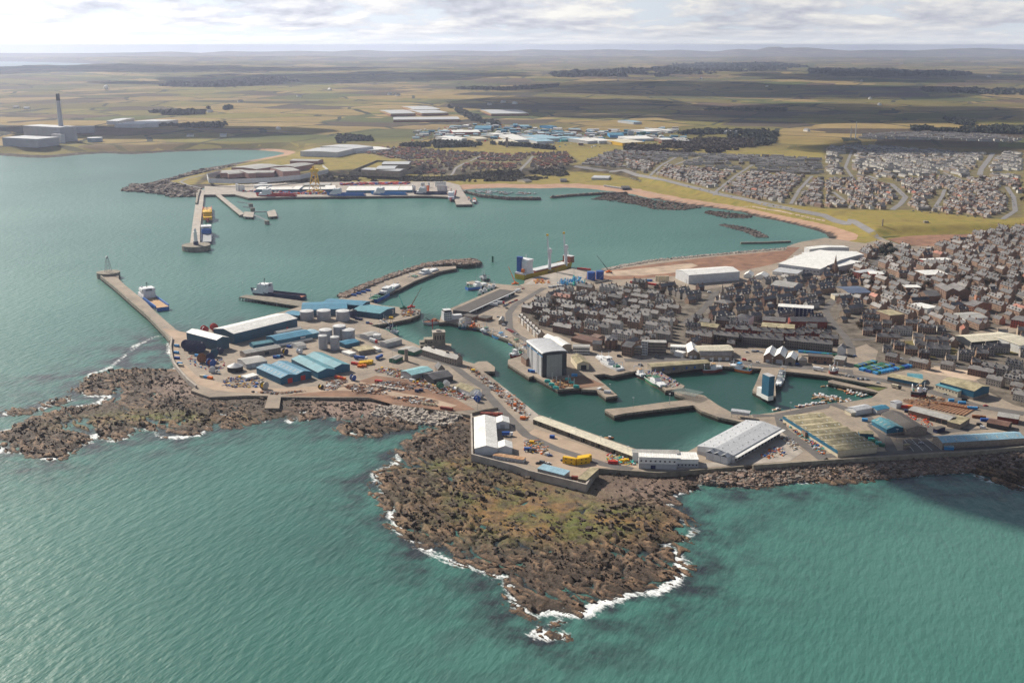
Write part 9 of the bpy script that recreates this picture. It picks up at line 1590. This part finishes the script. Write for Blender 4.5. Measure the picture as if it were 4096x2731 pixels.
# ================================================================ CLOUDS OVERHEAD, HAZE, LABELS
M_CLOUD = bpy.data.materials.new('cloud'); M_CLOUD.use_nodes = True; t = M_CLOUD.node_tree; b_ = t.nodes['Principled BSDF']; b_.inputs['Base Color'].default_value = (.9,.9,.92,1); b_.inputs['Roughness'].default_value = 1
tr = N(t,'ShaderNodeBsdfTransparent'); ms = N(t,'ShaderNodeMixShader'); geo = N(t,'ShaderNodeNewGeometry'); nz_ = N(t,'ShaderNodeTexNoise'); nz_.inputs['Scale'].default_value = .003; nz_.inputs['Detail'].default_value = 6; t.links.new(geo.outputs['Position'], nz_.inputs['Vector'])
t.links.new(mth(t,'MULTIPLY_ADD',nz_.outputs[0],4.0,-1.35,clamp=True), ms.inputs[0]); t.links.new(tr.outputs[0], ms.inputs[1]); t.links.new(b_.outputs[0], ms.inputs[2]); t.links.new(ms.outputs[0], t.nodes['Material Output'].inputs[0])
def cloud(c, a, b, rx, ry, label, z=1500.0, seed=0):
 """a flat-based cloud placed so that its shadow falls on the given ground point"""
 g = P(*c.px(a, b), 0); k = (z-5)/sdir.z; p = Vector((g.x+sdir.x*k, g.y+sdir.y*k, z)); q = random.Random(seed); m = MB()
 m = MB()
 for i in range(9):
  an = q.uniform(0,6.28); d = q.uniform(0,.6); s_ = q.uniform(.4,.6); o = MB(); o.ball((0,0,0),1,n=14,m=8); m.add(o, Matrix.Translation((rx*d*math.cos(an), ry*d*math.sin(an), q.uniform(0,30))) @ Matrix.Diagonal((rx*s_, ry*s_, 60+60*s_, 1)))
 tag(m.build('cloud', M_CLOUD, None, tuple(p)), label, 'cloud', None, 'stuff')
cloud(c3,1350,830,1250,800,'broken cloud shading the fields and far estates on the right',seed=1); cloud(c3,600,640,1700,1500,'broken cloud shading the dark plain at centre right',seed=2); cloud(c3,1900,560,2300,1700,'broken cloud shading the far right farmland',seed=3); cloud(c2,1500,760,900,900,'broken cloud shading the industrial estate',seed=4); cloud(c1,700,490,4000,2600,'broken cloud shading the far left plain',seed=5); cloud(c1,900,930,800,300,'small cloud shading the bay cliff on the left',seed=6); cloud(c2,200,560,2400,2200,'broken cloud shading the central far plain',seed=7); cloud(c21,2250,1220,120,70,'small cloud shading the dark water off the sea wall',seed=8)
cloud(c8,1150,330,520,330,'cloud shading the white estate on the right',seed=9)
# haze
m = MB(); m.box(-80000,80000,-4000,38500,-900,350,0,bottom=True); M_HAZE = bpy.data.materials.new('haze'); M_HAZE.use_nodes = True; t = M_HAZE.node_tree; t.nodes.clear(); ou = N(t,'ShaderNodeOutputMaterial'); pv = N(t,'ShaderNodeVolumePrincipled'); pv.inputs['Color'].default_value = (.67,.75,.98,1); pv.inputs['Density'].default_value = HAZE_D; pv.inputs['Anisotropy'].default_value = .5; t.links.new(pv.outputs[0], ou.inputs['Volume'])
hz = m.build('haze', M_HAZE); tag(hz, 'pale blue haze thickening towards the horizon', 'haze', None, 'stuff')
# ---- labels that single each thing out: place among its look-alikes by the nearest landmark
def ordn(n):
 o1 = ['nearest','second nearest','third nearest','fourth nearest','fifth nearest','sixth nearest','seventh nearest','eighth nearest','ninth nearest','tenth nearest','eleventh nearest','twelfth nearest','thirteenth nearest','fourteenth nearest','fifteenth nearest','sixteenth nearest','seventeenth nearest','eighteenth nearest','nineteenth nearest','twentieth nearest']
 if n < 20: return o1[n]
 tens = ['','','twenty','thirty','forty','fifty','sixty','seventy','eighty','ninety']; u1 = ['','-first','-second','-third','-fourth','-fifth','-sixth','-seventh','-eighth','-ninth']
 if (n+1) % 10 == 0: return ['','','','thirtieth','fortieth','fiftieth','sixtieth','seventieth','eightieth','ninetieth'][min(9,(n+1)//10)] + ' nearest'
 return tens[min(9,(n+1)//10)] + u1[(n+1)%10] + ' nearest'
bk = {}
for o, base in AUTO:
 x, y = tuple(o['cxy']) if 'cxy' in o else (o.location.x, o.location.y); ln = min(MARKS, key=lambda q: (q[1]-x)**2+(q[2]-y)**2); dx, dy = x-ln[1], y-ln[2]
 rel = ('right of' if dx > 0 else 'left of') if abs(dx) > abs(dy)*.6 else ('behind' if dy > 0 else 'in front of')
 bk.setdefault((base, rel, ln[0]), []).append((dx*dx+dy*dy, o))
for (base, rel, ln), lst in bk.items():
 lst.sort(key=lambda q: q[0])
 for i, (d, o) in enumerate(lst): o['label'] = base + ', ' + (ordn(i) + ' ' if len(lst) > 1 else '') + rel + ' ' + ln
for o in scene.objects:
 if 'cxy' in o: del o['cxy']
